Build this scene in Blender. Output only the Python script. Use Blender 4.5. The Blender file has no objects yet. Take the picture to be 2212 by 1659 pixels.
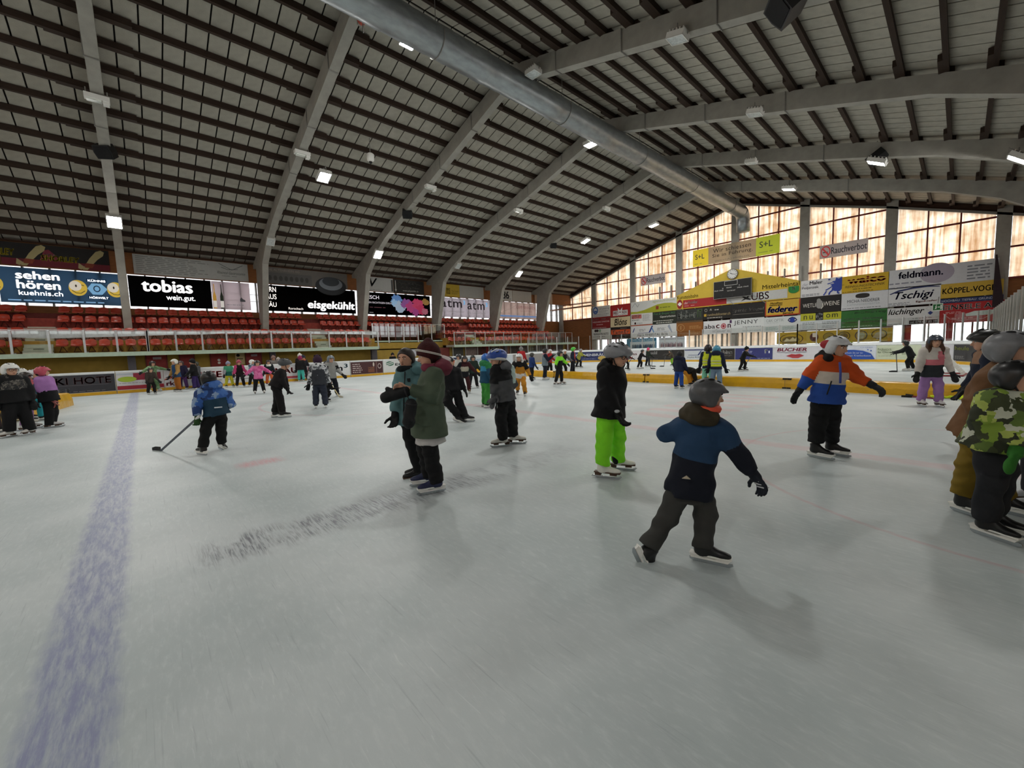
import bpy, bmesh, math, random
import numpy as np
from mathutils import Vector, Matrix
random.seed(7)
SC = bpy.context.scene
COL = SC.collection
V = Vector

# ---------------------------------------------------------------- camera
FPX, YAW, PITCH, ROLL, CAMH = 878.0, math.radians(47.785), math.radians(-4.887), math.radians(-1.954), 1.6
CAM = V((0, 0, CAMH))
_f = V((-math.sin(YAW) * math.cos(PITCH), math.cos(YAW) * math.cos(PITCH), math.sin(PITCH)))
_r = V((math.cos(YAW), math.sin(YAW), 0))
_u = _r.cross(_f)
CR = _r * math.cos(ROLL) + _u * math.sin(ROLL)
CU = _u * math.cos(ROLL) - _r * math.sin(ROLL)
CF = _f
cam_data = bpy.data.cameras.new('camera')
cam_data.sensor_width = 36.0
cam_data.lens = FPX / 2212.0 * 36.0
cam_data.clip_end = 400
cam = bpy.data.objects.new('camera', cam_data)
COL.objects.link(cam)
M = Matrix.Identity(4)
for i in range(3):
    M[i][0], M[i][1], M[i][2], M[i][3] = CR[i], CU[i], -CF[i], CAM[i]
cam.matrix_world = M
SC.camera = cam

# ---------------------------------------------------------------- daylight and exposure
world = bpy.data.worlds.new('overcast_sky')
SC.world = world
world.use_nodes = True
bg = world.node_tree.nodes['Background']
bg.inputs['Color'].default_value = (0.93, 0.96, 1.0, 1)
bg.inputs['Strength'].default_value = 2.5
SC.view_settings.view_transform = 'Standard'
SC.view_settings.look = 'None'
SC.view_settings.gamma = 1.0
SC.view_settings.use_curve_mapping = False
SC.view_settings.exposure = 0.32
SC.cycles.max_bounces = 7
SC.cycles.diffuse_bounces = 4
SC.cycles.glossy_bounces = 3
SC.cycles.transmission_bounces = 5
SC.cycles.transparent_max_bounces = 10
SC.cycles.caustics_reflective = False
SC.cycles.caustics_refractive = False
SC.cycles.sample_clamp_indirect = 6.0
SC.cycles.use_denoising = True

# ---------------------------------------------------------------- camera-ray helpers: a photo pixel to a point of the place
def ray(x, y):
    return (CF * FPX + CR * (x - 1106.0) - CU * (y - 829.5)).normalized()
def on_z(x, y, z=0.0):
    d = ray(x, y); return CAM + d * ((z - CAMH) / d.z)
def on_x(x, y, X):
    d = ray(x, y); return CAM + d * (X / d.x)
def on_y(x, y, Y):
    d = ray(x, y); return CAM + d * (Y / d.y)
def proj(p):
    v = V(p) - CAM; z = v.dot(CF)
    if z < 0.05: return None
    return (1106 + FPX * v.dot(CR) / z, 829.5 - FPX * v.dot(CU) / z, z)

# ---------------------------------------------------------------- materials
def lin(c):
    if isinstance(c, str):
        c = c.lstrip('#'); c = [int(c[i:i + 2], 16) / 255 for i in (0, 2, 4)]
    return tuple((x / 12.92 if x <= 0.04045 else ((x + 0.055) / 1.055) ** 2.4) for x in c)
_mats = {}
def mat(col, rough=0.6, metal=0.0, var=0.08, scale=6.0, bump=0.0, bscale=40.0, spec=0.4, stretch=None, key=None):
    k = (col, rough, metal, var, scale, bump, bscale, spec, stretch)
    if k in _mats: return _mats[k]
    m = bpy.data.materials.new(key or 'surface'); _mats[k] = m
    m.use_nodes = True
    nt = m.node_tree; N = nt.nodes; Lk = nt.links
    b = N['Principled BSDF']
    c = lin(col)
    b.inputs['Roughness'].default_value = rough
    b.inputs['Metallic'].default_value = metal
    b.inputs['Specular IOR Level'].default_value = spec
    tc = N.new('ShaderNodeTexCoord'); mp = N.new('ShaderNodeMapping')
    Lk.new(tc.outputs['Object'], mp.inputs['Vector'])
    if stretch: mp.inputs['Scale'].default_value = stretch
    nz = N.new('ShaderNodeTexNoise'); nz.inputs['Scale'].default_value = scale; nz.inputs['Detail'].default_value = 4
    Lk.new(mp.outputs['Vector'], nz.inputs['Vector'])
    rp = N.new('ShaderNodeValToRGB'); rp.color_ramp.elements[0].position = 0.3; rp.color_ramp.elements[1].position = 0.7
    rp.color_ramp.elements[0].color = tuple(x * (1 - var) for x in c) + (1,)
    rp.color_ramp.elements[1].color = tuple(min(1, x * (1 + var)) for x in c) + (1,)
    Lk.new(nz.outputs['Fac'], rp.inputs['Fac']); Lk.new(rp.outputs['Color'], b.inputs['Base Color'])
    if bump:
        n2 = N.new('ShaderNodeTexNoise'); n2.inputs['Scale'].default_value = bscale; n2.inputs['Detail'].default_value = 3
        Lk.new(mp.outputs['Vector'], n2.inputs['Vector'])
        bp = N.new('ShaderNodeBump'); bp.inputs['Strength'].default_value = bump; bp.inputs['Distance'].default_value = 0.02
        Lk.new(n2.outputs['Fac'], bp.inputs['Height']); Lk.new(bp.outputs['Normal'], b.inputs['Normal'])
    return m
def glass(col, rough=0.02, alpha=0.12, key='glass'):
    k = ('glass', col, rough, alpha)
    if k in _mats: return _mats[k]
    m = bpy.data.materials.new(key); _mats[k] = m; m.use_nodes = True
    nt = m.node_tree; N = nt.nodes; Lk = nt.links; N.remove(N['Principled BSDF'])
    t = N.new('ShaderNodeBsdfTransparent'); t.inputs['Color'].default_value = (0.97, 0.985, 0.98, 1)
    g = N.new('ShaderNodeBsdfGlossy'); g.inputs['Roughness'].default_value = rough; g.inputs['Color'].default_value = lin(col) + (1,)
    nz = N.new('ShaderNodeTexNoise'); nz.inputs['Scale'].default_value = 3.0
    mm = N.new('ShaderNodeMath'); mm.operation = 'MULTIPLY_ADD'; mm.inputs[1].default_value = alpha * 0.4; mm.inputs[2].default_value = alpha * 0.8
    Lk.new(nz.outputs['Fac'], mm.inputs[0])
    mx = N.new('ShaderNodeMixShader'); Lk.new(mm.outputs[0], mx.inputs[0])
    Lk.new(t.outputs[0], mx.inputs[1]); Lk.new(g.outputs[0], mx.inputs[2]); Lk.new(mx.outputs[0], N['Material Output'].inputs[0])
    return m
def translucent(c1, c2, c3=None, streak=(9.0, 9.0, 0.35), trans=0.75, amount=(0.52, 0.72), key='sheet'):
    """weathered light-passing sheet: vertical dirt streaks on a pale panel"""
    k = ('tl', c1, c2, streak, trans, amount)
    if k in _mats: return _mats[k]
    m = bpy.data.materials.new(key); _mats[k] = m; m.use_nodes = True
    nt = m.node_tree; N = nt.nodes; Lk = nt.links; N.remove(N['Principled BSDF'])
    tc = N.new('ShaderNodeTexCoord'); mp = N.new('ShaderNodeMapping'); mp.inputs['Scale'].default_value = streak
    Lk.new(tc.outputs['Object'], mp.inputs['Vector'])
    nz = N.new('ShaderNodeTexNoise'); nz.inputs['Scale'].default_value = 0.62; nz.inputs['Detail'].default_value = 6; nz.inputs['Roughness'].default_value = 0.65
    Lk.new(mp.outputs['Vector'], nz.inputs['Vector'])
    n3 = N.new('ShaderNodeTexNoise'); n3.inputs['Scale'].default_value = 1.7; n3.inputs['Detail'].default_value = 5
    Lk.new(tc.outputs['Object'], n3.inputs['Vector'])
    ad = N.new('ShaderNodeMath'); ad.operation = 'MULTIPLY_ADD'; ad.inputs[1].default_value = 0.35; Lk.new(n3.outputs['Fac'], ad.inputs[0])
    sc_ = N.new('ShaderNodeMath'); sc_.operation = 'MULTIPLY'; sc_.inputs[1].default_value = 0.82; Lk.new(nz.outputs['Fac'], sc_.inputs[0]); Lk.new(sc_.outputs[0], ad.inputs[2])
    rp = N.new('ShaderNodeValToRGB'); e = rp.color_ramp.elements
    e[0].position = amount[0]; e[0].color = lin(c1) + (1,); e[1].position = amount[1]; e[1].color = lin(c2) + (1,)
    Lk.new(ad.outputs[0], rp.inputs['Fac'])
    t = N.new('ShaderNodeBsdfTranslucent'); d = N.new('ShaderNodeBsdfDiffuse')
    Lk.new(rp.outputs['Color'], t.inputs['Color']); Lk.new(rp.outputs['Color'], d.inputs['Color'])
    mx = N.new('ShaderNodeMixShader'); mx.inputs[0].default_value = trans
    Lk.new(d.outputs[0], mx.inputs[1]); Lk.new(t.outputs[0], mx.inputs[2]); Lk.new(mx.outputs[0], N['Material Output'].inputs[0])
    return m
def emit(col, strength, key='lamp_glow'):
    k = ('em', col, strength)
    if k in _mats: return _mats[k]
    m = bpy.data.materials.new(key); _mats[k] = m; m.use_nodes = True
    nt = m.node_tree; N = nt.nodes; N.remove(N['Principled BSDF'])
    e = N.new('ShaderNodeEmission'); e.inputs['Color'].default_value = lin(col) + (1,); e.inputs['Strength'].default_value = strength
    nt.links.new(e.outputs[0], N['Material Output'].inputs[0])
    return m

# ---------------------------------------------------------------- mesh builders
class MB:
    def __init__(s): s.v, s.f, s.m = [], [], []
    def add(s, vs, fs, mi=0):
        o = len(s.v); s.v += [tuple(p) for p in vs]; s.f += [[i + o for i in f] for f in fs]; s.m += [mi] * len(fs); return s
    def box(s, a, b, mi=0):
        x0, y0, z0 = [min(a[i], b[i]) for i in range(3)]; x1, y1, z1 = [max(a[i], b[i]) for i in range(3)]
        return s.add([(x0, y0, z0), (x1, y0, z0), (x1, y1, z0), (x0, y1, z0), (x0, y0, z1), (x1, y0, z1), (x1, y1, z1), (x0, y1, z1)],
                     [(0, 3, 2, 1), (4, 5, 6, 7), (0, 1, 5, 4), (1, 2, 6, 5), (2, 3, 7, 6), (3, 0, 4, 7)], mi)
    def prism(s, pts, vec, mi=0):
        """polygon pts (3-D, planar) extruded by vec"""
        n = len(pts); vec = V(vec); a = [V(p) for p in pts]; nrm = V((0, 0, 0))
        for i in range(n): nrm += a[i].cross(a[(i + 1) % n])
        if nrm.dot(vec) > 0: a = a[::-1]
        vs = a + [p + vec for p in a]
        fs = [tuple(range(n)), tuple(range(2 * n - 1, n - 1, -1))] + [(i, n + i, n + (i + 1) % n, (i + 1) % n) for i in range(n)]
        fs = [fs[0], fs[1]] + [tuple(reversed(f)) for f in fs[2:]]
        return s.add(vs, fs, mi)
    def beam(s, p, q, w, h, up=(0, 0, 1), mi=0):
        """box from p to q, width w (sideways), height h (centred)"""
        p, q = V(p), V(q); d = (q - p).normalized(); sd = d.cross(V(up)).normalized(); u = sd.cross(d)
        vs = [p + sd * (w / 2 * a) + u * (h / 2 * b) for a, b in ((-1, -1), (1, -1), (1, 1), (-1, 1))]
        vs += [v + (q - p) for v in vs]
        return s.add(vs, [(0, 1, 2, 3), (7, 6, 5, 4), (0, 4, 5, 1), (1, 5, 6, 2), (2, 6, 7, 3), (3, 7, 4, 0)], mi)
    def tube(s, pts, r, n=8, mi=0, cap=True):
        pts = [V(p) for p in pts]; rs = r if isinstance(r, (list, tuple)) else [r] * len(pts)
        o = len(s.v); ref = None
        for i, p in enumerate(pts):
            d = (pts[min(i + 1, len(pts) - 1)] - pts[max(i - 1, 0)]).normalized()
            if ref is None: ref = d.orthogonal().normalized()
            ref = (ref - d * ref.dot(d)).normalized(); w = d.cross(ref)
            for k in range(n):
                a = 2 * math.pi * k / n; s.v.append(tuple(p + (ref * math.cos(a) + w * math.sin(a)) * rs[i]))
        for i in range(len(pts) - 1):
            for k in range(n):
                a = o + i * n + k; b = o + i * n + (k + 1) % n; s.f.append([a, b, b + n, a + n]); s.m.append(mi)
        if cap:
            s.f.append([o + k for k in range(n)][::-1]); s.m.append(mi)
            e = o + (len(pts) - 1) * n; s.f.append([e + k for k in range(n)]); s.m.append(mi)
        return s
    def ell(s, c, rad, n=12, k=8, mi=0, ax=None):
        """ellipsoid"""
        c = V(c); o = len(s.v); A = ax or (V((1, 0, 0)), V((0, 1, 0)), V((0, 0, 1)))
        for i in range(k + 1):
            t = math.pi * i / k
            for j in range(n):
                a = 2 * math.pi * j / n
                s.v.append(tuple(c + A[0] * (rad[0] * math.sin(t) * math.cos(a)) + A[1] * (rad[1] * math.sin(t) * math.sin(a)) + A[2] * (rad[2] * math.cos(t))))
        for i in range(k):
            for j in range(n):
                s.f.append([o + i * n + j, o + (i + 1) * n + j, o + (i + 1) * n + (j + 1) % n, o + i * n + (j + 1) % n]); s.m.append(mi)
        return s

def tag(o, label=None, cat=None, group=None, kind=None):
    if label: o['label'] = label
    if cat: o['category'] = cat
    if group: o['group'] = group
    if kind: o['kind'] = kind
    return o
def wloc(o):
    p = V((0, 0, 0))
    while o is not None: p += o.location; o = o.parent
    return p
def mesh_of(mb, name, mats, origin=V((0, 0, 0)), smooth=False):
    me = bpy.data.meshes.new(name)
    me.from_pydata([(v[0] - origin[0], v[1] - origin[1], v[2] - origin[2]) for v in mb.v], [], mb.f)
    for m_ in (mats if isinstance(mats, (list, tuple)) else [mats]): me.materials.append(m_)
    if any(mb.m): me.polygons.foreach_set('material_index', mb.m)
    if smooth: me.polygons.foreach_set('use_smooth', [True] * len(me.polygons))
    me.update()
    return me
def obj(name, mb, mats, parent=None, label=None, cat=None, group=None, kind=None, smooth=False, origin=None):
    """link one mesh object; vertices are given in world space, the origin goes to the base of the piece"""
    if origin is None:
        a = np.array(mb.v); lo, hi = a.min(0), a.max(0)
        origin = V(((lo[0] + hi[0]) / 2, (lo[1] + hi[1]) / 2, lo[2]))
    me = mesh_of(mb, name, mats, origin, smooth)
    o = bpy.data.objects.new(name, me); COL.objects.link(o)
    if parent is not None:
        o.parent = parent; o.location = V(origin) - wloc(parent)
    else: o.location = origin
    return tag(o, label, cat, group, kind)
def empty(name, loc, label=None, cat=None, group=None, kind=None, parent=None):
    o = bpy.data.objects.new(name, None); o.empty_display_size = 0.2; COL.objects.link(o)
    o.location = V(loc) - (wloc(parent) if parent else V((0, 0, 0)))
    if parent: o.parent = parent
    return tag(o, label, cat, group, kind)
def link_copy(src, parent=None, loc=None):
    c = src.copy(); COL.objects.link(c); c.parent = parent
    if loc is not None: c.location = loc
    return c
# ================================================================ the hall: sizes
XR = -15.1                      # ridge line
XWL, XWR = -38.0, 7.8           # side walls
YW, YB = 43.75, -29.85          # end wall ahead, end wall behind
FR = [-22.48 + 7.36 * k for k in range(9)]   # roof frames along the hall
BLX, BRX, BEY, BBY, BR_ = -29.3, 0.95, 35.2, -21.0, 6.5   # rink boards
def zt(d): return 15.1 - 0.295 * d if d < 11 else 15.1 - 0.295 * 11 - 0.345 * (d - 11)
def on_roof(x, y, dz):
    d = ray(x, y); t = 1.0
    while t < 90:
        p = CAM + d * t
        if p.z > zt(abs(p.x - XR)) + dz: return p
        t += 0.02
    return CAM + d * 30

# ---------------------------------------------------------------- shared finishes
CONC = mat('#a09d95', 0.85, var=0.10, scale=2.5, bump=0.15, bscale=30)
CONC_D = mat('#8d8b86', 0.9, var=0.12, scale=2, bump=0.2, bscale=25)
PURL = mat('#33241a', 0.8, var=0.25, scale=3, stretch=(8, 0.6, 8))
PANEL = mat('#aaa599', 0.95, var=0.10, scale=3.2, bump=0.6, bscale=55)
DARK = mat('#1d1a18', 0.9)
BROWN = mat('#84522a', 0.75, var=0.15, scale=2, stretch=(1, 1, 9))
BROWN_D = mat('#3a2418', 0.85, var=0.2, scale=2, stretch=(1, 1, 6))
REDST = mat('#7b2a26', 0.6)
GALV = mat('#9aa0a3', 0.38, metal=0.75, var=0.18, scale=5, stretch=(1, 0.4, 1))
STEEL = mat('#c3c6c6', 0.32, metal=0.8, var=0.06)
WHITE = mat('#ecebe6', 0.55, var=0.03)
BLACK = mat('#101011', 0.5, var=0.1)
YELW = mat('#a58a3e', 0.85, var=0.10, scale=3, bump=0.4, bscale=70)
MINT = mat('#b9cdb9', 0.7, var=0.06)
SHEET = translucent('#fff6e8', '#c9a782', key='fibre_sheet', amount=(0.48, 0.76))
SHEETW = translucent('#ffffff', '#f4ece6', key='milk_glass', amount=(0.5, 0.9))
GLASS = glass('#e8f0ee', alpha=0.10)

# ---------------------------------------------------------------- ice
def ice_material():
    m = bpy.data.materials.new('ice'); m.use_nodes = True
    nt = m.node_tree; N = nt.nodes; Lk = nt.links; b = N['Principled BSDF']
    def val(x): 
        return x
    def math_(op, a, b_=None, c=None, clamp=False):
        n = N.new('ShaderNodeMath'); n.operation = op; n.use_clamp = clamp
        for i, q in enumerate((a, b_, c)):
            if q is None: continue
            if isinstance(q, (int, float)): n.inputs[i].default_value = q
            else: Lk.new(q, n.inputs[i])
        return n.outputs[0]
    def ramp(x, lo, hi, a=0.0, b_=1.0):
        n = N.new('ShaderNodeMapRange'); n.interpolation_type = 'SMOOTHSTEP'
        Lk.new(x, n.inputs[0]) if not isinstance(x, (int, float)) else None
        n.inputs[1].default_value = lo; n.inputs[2].default_value = hi; n.inputs[3].default_value = a; n.inputs[4].default_value = b_
        return n.outputs[0]
    tc = N.new('ShaderNodeTexCoord'); P = tc.outputs['Object']
    sp = N.new('ShaderNodeSeparateXYZ'); Lk.new(P, sp.inputs[0]); X, Y = sp.outputs[0], sp.outputs[1]
    def noise(scale, detail=4, rot=0.0, st=(1, 1, 1), rough=0.55, dist=0.0):
        mp = N.new('ShaderNodeMapping'); mp.inputs['Rotation'].default_value = (0, 0, rot); mp.inputs['Scale'].default_value = st
        Lk.new(P, mp.inputs['Vector']); n = N.new('ShaderNodeTexNoise'); n.inputs['Scale'].default_value = scale
        n.inputs['Detail'].default_value = detail; n.inputs['Roughness'].default_value = rough; n.inputs['Distortion'].default_value = dist
        Lk.new(mp.outputs[0], n.inputs['Vector']); return n.outputs['Fac']
    def mix(fac, a, b_):
        n = N.new('ShaderNodeMix'); n.data_type = 'RGBA'
        if isinstance(fac, (int, float)): n.inputs[0].default_value = fac
        else: Lk.new(fac, n.inputs[0])
        for i, q in ((6, a), (7, b_)):
            if isinstance(q, str): n.inputs[i].default_value = lin(q) + (1,)
            else: Lk.new(q, n.inputs[i])
        return n.outputs[2]
    # scratches: stretched noise turned to several headings
    sc = None
    for rot, st, th in ((0.3, (1.6, 17, 1), 0.64), (1.1, (1.5, 19, 1), 0.65), (1.9, (1.7, 16, 1), 0.65), (2.6, (1.5, 20, 1), 0.64), (0.75, (3.0, 40, 1), 0.65), (2.2, (3.0, 44, 1), 0.65)):
        s_ = ramp(noise(1.7, 4, rot, st, 0.65, 0.9), th, th + 0.12)
        sc = s_ if sc is None else math_('MAXIMUM', sc, s_)
    dk = None
    for rot, st, th in ((0.55, (1.3, 40, 1), 0.66), (1.55, (1.2, 44, 1), 0.66), (2.9, (1.6, 50, 1), 0.66)):
        s_ = ramp(noise(1.4, 2, rot, st, 0.5, 0.4), th, th + 0.08)
        dk = s_ if dk is None else math_('MAXIMUM', dk, s_)
    patch = ramp(noise(0.55, 5), 0.35, 0.68)
    fine = noise(9.0, 6, 0.4, (1, 3, 1), 0.7)
    base = mix(patch, '#b4bebf', '#c9d0d1')
    base = mix(math_('MULTIPLY', sc, math_('MULTIPLY_ADD', patch, 0.5, 0.12)), base, '#e6eaea')
    base = mix(math_('MULTIPLY', dk, 0.3), base, '#98a1a6')
    base = mix(math_('MULTIPLY', ramp(fine, 0.45, 0.75), 0.3), base, '#e2e7e7')
    # wear mask shared by the paint under the ice
    wear = math_('MULTIPLY', ramp(noise(3.0, 5, 1.25, (1.2, 9, 1), 0.7), 0.30, 0.62), ramp(noise(3.5, 4, 0.5, (1.2, 8, 1), 0.7), 0.26, 0.55))
    wear = math_('MULTIPLY_ADD', wear, 0.75, 0.25)
    wear = math_('MULTIPLY', wear, math_('SUBTRACT', 1.0, math_('MULTIPLY', sc, 0.6)))
    wob = math_('MULTIPLY_ADD', noise(7.0, 3), 0.09, -0.045)
    def band(c, hw, soft):
        d = math_('ABSOLUTE', math_('ADD', math_('SUBTRACT', Y, c), wob)); return ramp(d, hw - soft, hw + soft, 1.0, 0.0)
    def rect(x0, x1, y0, y1, soft):
        a = math_('MULTIPLY', ramp(X, x0 - soft, x0 + soft), ramp(X, x1 - soft, x1 + soft, 1.0, 0.0))
        c = math_('MULTIPLY', ramp(Y, y0 - soft, y0 + soft), ramp(Y, y1 - soft, y1 + soft, 1.0, 0.0)); return math_('MULTIPLY', a, c)
    base = mix(math_('MULTIPLY', math_('MULTIPLY', band(-0.375, 0.155, 0.05), wear), 0.85), base, '#8388ae')
    base = mix(math_('MULTIPLY', math_('MULTIPLY', band(14.6, 0.155, 0.05), wear), 0.25), base, '#8a8fba')
    base = mix(math_('MULTIPLY', math_('MULTIPLY', band(7.1, 0.15, 0.06), wear), 0.42), base, '#cf8f98')
    def ring(cx, cy, r, w, col, amt, bs):
        dx = math_('SUBTRACT', X, cx); dy = math_('SUBTRACT', Y, cy)
        q = math_('SQRT', math_('ADD', math_('MULTIPLY', dx, dx), math_('MULTIPLY', dy, dy)))
        d = math_('ABSOLUTE', math_('ADD', math_('SUBTRACT', q, r), math_('MULTIPLY', wob, 0.3)))
        return mix(math_('MULTIPLY', math_('MULTIPLY', ramp(d, w * 0.4, w * 1.3, 1.0, 0.0), wear), amt), bs, col)
    base = ring(0.70, 7.1, 2.88, 0.03, '#c98b94', 0.42, base)
    base = ring(-14.2, 7.1, 4.5, 0.05, '#c98b94', 0.45, base)
    # faded pink lettering block and its border, worn black lettering, small worn spots
    wv = N.new('ShaderNodeTexWave'); wv.bands_direction = 'Y'; wv.inputs['Scale'].default_value = 0.42; wv.inputs['Distortion'].default_value = 2.2; wv.inputs['Detail'].default_value = 2; Lk.new(P, wv.inputs['Vector'])
    st = ramp(wv.outputs['Fac'], 0.42, 0.62)
    pink = math_('MULTIPLY', rect(-5.15, -3.35, 8.25, 13.3, 0.08), math_('MULTIPLY_ADD', st, 0.72, 0.1))
    base = mix(math_('MULTIPLY', math_('MULTIPLY', pink, wear), 0.55), base, '#d99aa0')
    lt = math_('MULTIPLY', rect(-4.36, -3.78, 0.25, 5.0, 0.14), math_('MULTIPLY_ADD', ramp(noise(2.6, 2, 0.0, (0.8, 1.4, 1)), 0.36, 0.58), 0.85, 0.15))
    hx_ = math_('MAXIMUM', ramp(noise(2.6, 3, 0.9, (1.5, 20, 1), 0.6, 0.5), 0.46, 0.62), ramp(noise(2.6, 3, 2.4, (1.5, 18, 1), 0.6, 0.5), 0.48, 0.64))
    lt = math_('MULTIPLY', lt, math_('MULTIPLY_ADD', hx_, 0.75, 0.25))
    lt = math_('MULTIPLY', lt, ramp(Y, 2.0, 4.6, 0.9, 0.4))
    base = mix(math_('MULTIPLY', lt, math_('MULTIPLY_ADD', wear, 0.7, 0.3)), base, '#62626c')
    sp1 = rect(-7.35, -7.0, 0.95, 1.5, 0.12)
    base = mix(math_('MULTIPLY', math_('MULTIPLY', sp1, wear), 0.75), base, '#d2949c')
    sp2 = rect(-4.6, -3.6, 5.9, 6.4, 0.2)
    base = mix(math_('MULTIPLY', math_('MULTIPLY', sp2, wear), 0.5), base, '#b9c4b4')
    Lk.new(base, b.inputs['Base Color'])
    rr = math_('MULTIPLY_ADD', sc, 0.25, 0.46); Lk.new(rr, b.inputs['Roughness'])
    b.inputs['Specular IOR Level'].default_value = 0.3
    bp = N.new('ShaderNodeBump'); bp.inputs['Strength'].default_value = 0.12; bp.inputs['Distance'].default_value = 0.01
    hgt = math_('ADD', math_('MULTIPLY', sc, 0.6), math_('MULTIPLY', fine, 0.6)); Lk.new(hgt, bp.inputs['Height']); Lk.new(bp.outputs[0], b.inputs['Normal'])
    return m
def rink_path(n=10):
    """closed outline of the rink, clockwise seen from above, starting on the left side"""
    pts = []
    for cx, cy, a0 in ((BLX + BR_, BEY - BR_, 180), (BRX - BR_, BEY - BR_, 90), (BRX - BR_, BBY + BR_, 0), (BLX + BR_, BBY + BR_, -90)):
        for i in range(n + 1):
            a = math.radians(a0 - 90 * i / n); pts.append(V((cx + BR_ * math.cos(a), cy + BR_ * math.sin(a), 0)))
    return pts
RP = rink_path()
mb = MB(); mb.prism([(p.x, p.y, -0.04) for p in RP], (0, 0, 0.04))
obj('ice_sheet', mb, ice_material(), kind='structure', label='white scratched ice surface with painted lines', origin=V((0, 0, 0)))
mb = MB(); mb.box((XWL - 0.3, YB - 0.3, -0.35), (XWR + 0.3, YW + 0.3, -0.045))
obj('floor', mb, mat('#77736c', 0.9, var=0.15), kind='structure')
mb = MB(); mb.box((-150, -120, -0.8), (120, 190, -0.4))
obj('ground', mb, mat('#eef1f4', 0.9, var=0.05, scale=0.2), kind='structure', label='snow covered ground outside the hall')

# ---------------------------------------------------------------- roof: backing, panels, purlins
ceil = MB()
for sgn in (-1, 1):
    for d0, d1 in ((0, 11), (11, 23.6)):
        a = [(XR + sgn * d, 0, zt(d) + 0.36) for d in (d0, d1)]
        ceil.prism([(a[0][0], YB - 0.3, a[0][2]), (a[1][0], YB - 0.3, a[1][2]), (a[1][0], YB - 0.3, a[1][2] + 0.12), (a[0][0], YB - 0.3, a[0][2] + 0.12)], (0, YW - YB + 0.6, 0))
CEIL = obj('ceiling', ceil, DARK, kind='structure', origin=V((XR, 7, 14)))
DK = [-0.10] + [0.97 + 1.12 * k for k in range(20)] + [23.35]
cells = []
NY = 110; PY = 7.36 / 11
for sgn in (-1, 1):
    for k in range(len(DK) - 1):
        d0, d1 = max(0.04, DK[k]), DK[k + 1]
        for j in range(NY):
            y0 = FR[0] - 7.36 + PY * j
            c = [(XR + sgn * d0, y0, zt(d0) + 0.25), (XR + sgn * d1, y0, zt(d1) + 0.25), (XR + sgn * d1, y0 + PY, zt(d1) + 0.25), (XR + sgn * d0, y0 + PY, zt(d0) + 0.25)]
            q = [proj(p) for p in c]; area = 0
            if all(q):
                cx = sum(a[0] for a in q) / 4; cy = sum(a[1] for a in q) / 4
                if -20 < cx < 2232 and -20 < cy < 1000:
                    area = abs(sum(q[i][0] * q[(i + 1) % 4][1] - q[(i + 1) % 4][0] * q[i][1] for i in range(4))) / 2
            cells.append((area, sgn, k, j, d0, d1, y0))
cells.sort(key=lambda c: -c[0])
def panel_mb(sgn, d0, d1, y0, into=None):
    g = 0.027; p = into or MB()
    a, b_ = d0 + 0.004, d1 - 0.004
    pts = [(XR + sgn * a, y0 + g, zt(a) + 0.25), (XR + sgn * b_, y0 + g, zt(b_) + 0.25), (XR + sgn * b_, y0 + g, zt(b_) + 0.29), (XR + sgn * a, y0 + g, zt(a) + 0.29)]
    return p.prism(pts, (0, PY - 2 * g, 0))
pm = {}
rest = MB()
for i, (area, sgn, k, j, d0, d1, y0) in enumerate(cells):
    if i < 290:
        if (sgn, k) not in pm:
            pm[(sgn, k)] = obj('panel', panel_mb(sgn, d0, d1, y0), PANEL, CEIL); pm[(sgn, k, 'y')] = y0
        else:
            s_ = pm[(sgn, k)]; c = link_copy(s_, CEIL, s_.location + V((0, y0 - pm[(sgn, k, 'y')], 0)))
    else: panel_mb(sgn, d0, d1, y0, rest)
obj('panel_field', rest, PANEL, CEIL, kind='stuff', label='rows of smaller looking pale roof panels')
# purlins: one per bay and line; the lapped ends near the frames are thicker
pcells = []
YF = [FR[0] - 7.36] + FR + [YW]
for sgn in (-1, 1):
    for k in range(20):
        d = 0.97 + 1.12 * k
        for i in range(len(YF) - 1):
            y0, y1 = YF[i], YF[i + 1]; c = V((XR + sgn * d, (y0 + y1) / 2, zt(d)))
            best = 0
            for yy in (y0, (y0 + y1) / 2, y1):
                q = proj((c.x, yy, c.z))
                if q and -100 < q[0] < 2312 and -100 < q[1] < 1000: best = max(best, 1 / q[2])
            pcells.append((best, sgn, d, y0, y1))
pcells.sort(key=lambda c: -c[0]); prest = MB(); pmesh = {}
def purlin_mb(sgn, d, y0, y1, p=None):
    p = p or MB(); x = XR + sgn * d; z = zt(d)
    p.box((x - 0.07, y0, z + 0.01), (x + 0.07, y1, z + 0.245))
    lap = 1.15
    for a, b_ in ((y0, y0 + lap), (y1 - lap, y1)):
        s2 = 0.13 if a == y0 else -0.13
        p.box((x + s2 - 0.065, a, z + 0.012), (x + s2 + 0.065, b_, z + 0.243))
    return p
for n, (b_, sgn, d, y0, y1) in enumerate(pcells):
    if b_ > 0 and n < 295: obj('purlin', purlin_mb(sgn, d, y0, y1), PURL, CEIL)
    else: purlin_mb(sgn, d, y0, y1, prest)
obj('purlin_field', prest, PURL, CEIL, kind='stuff')

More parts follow.
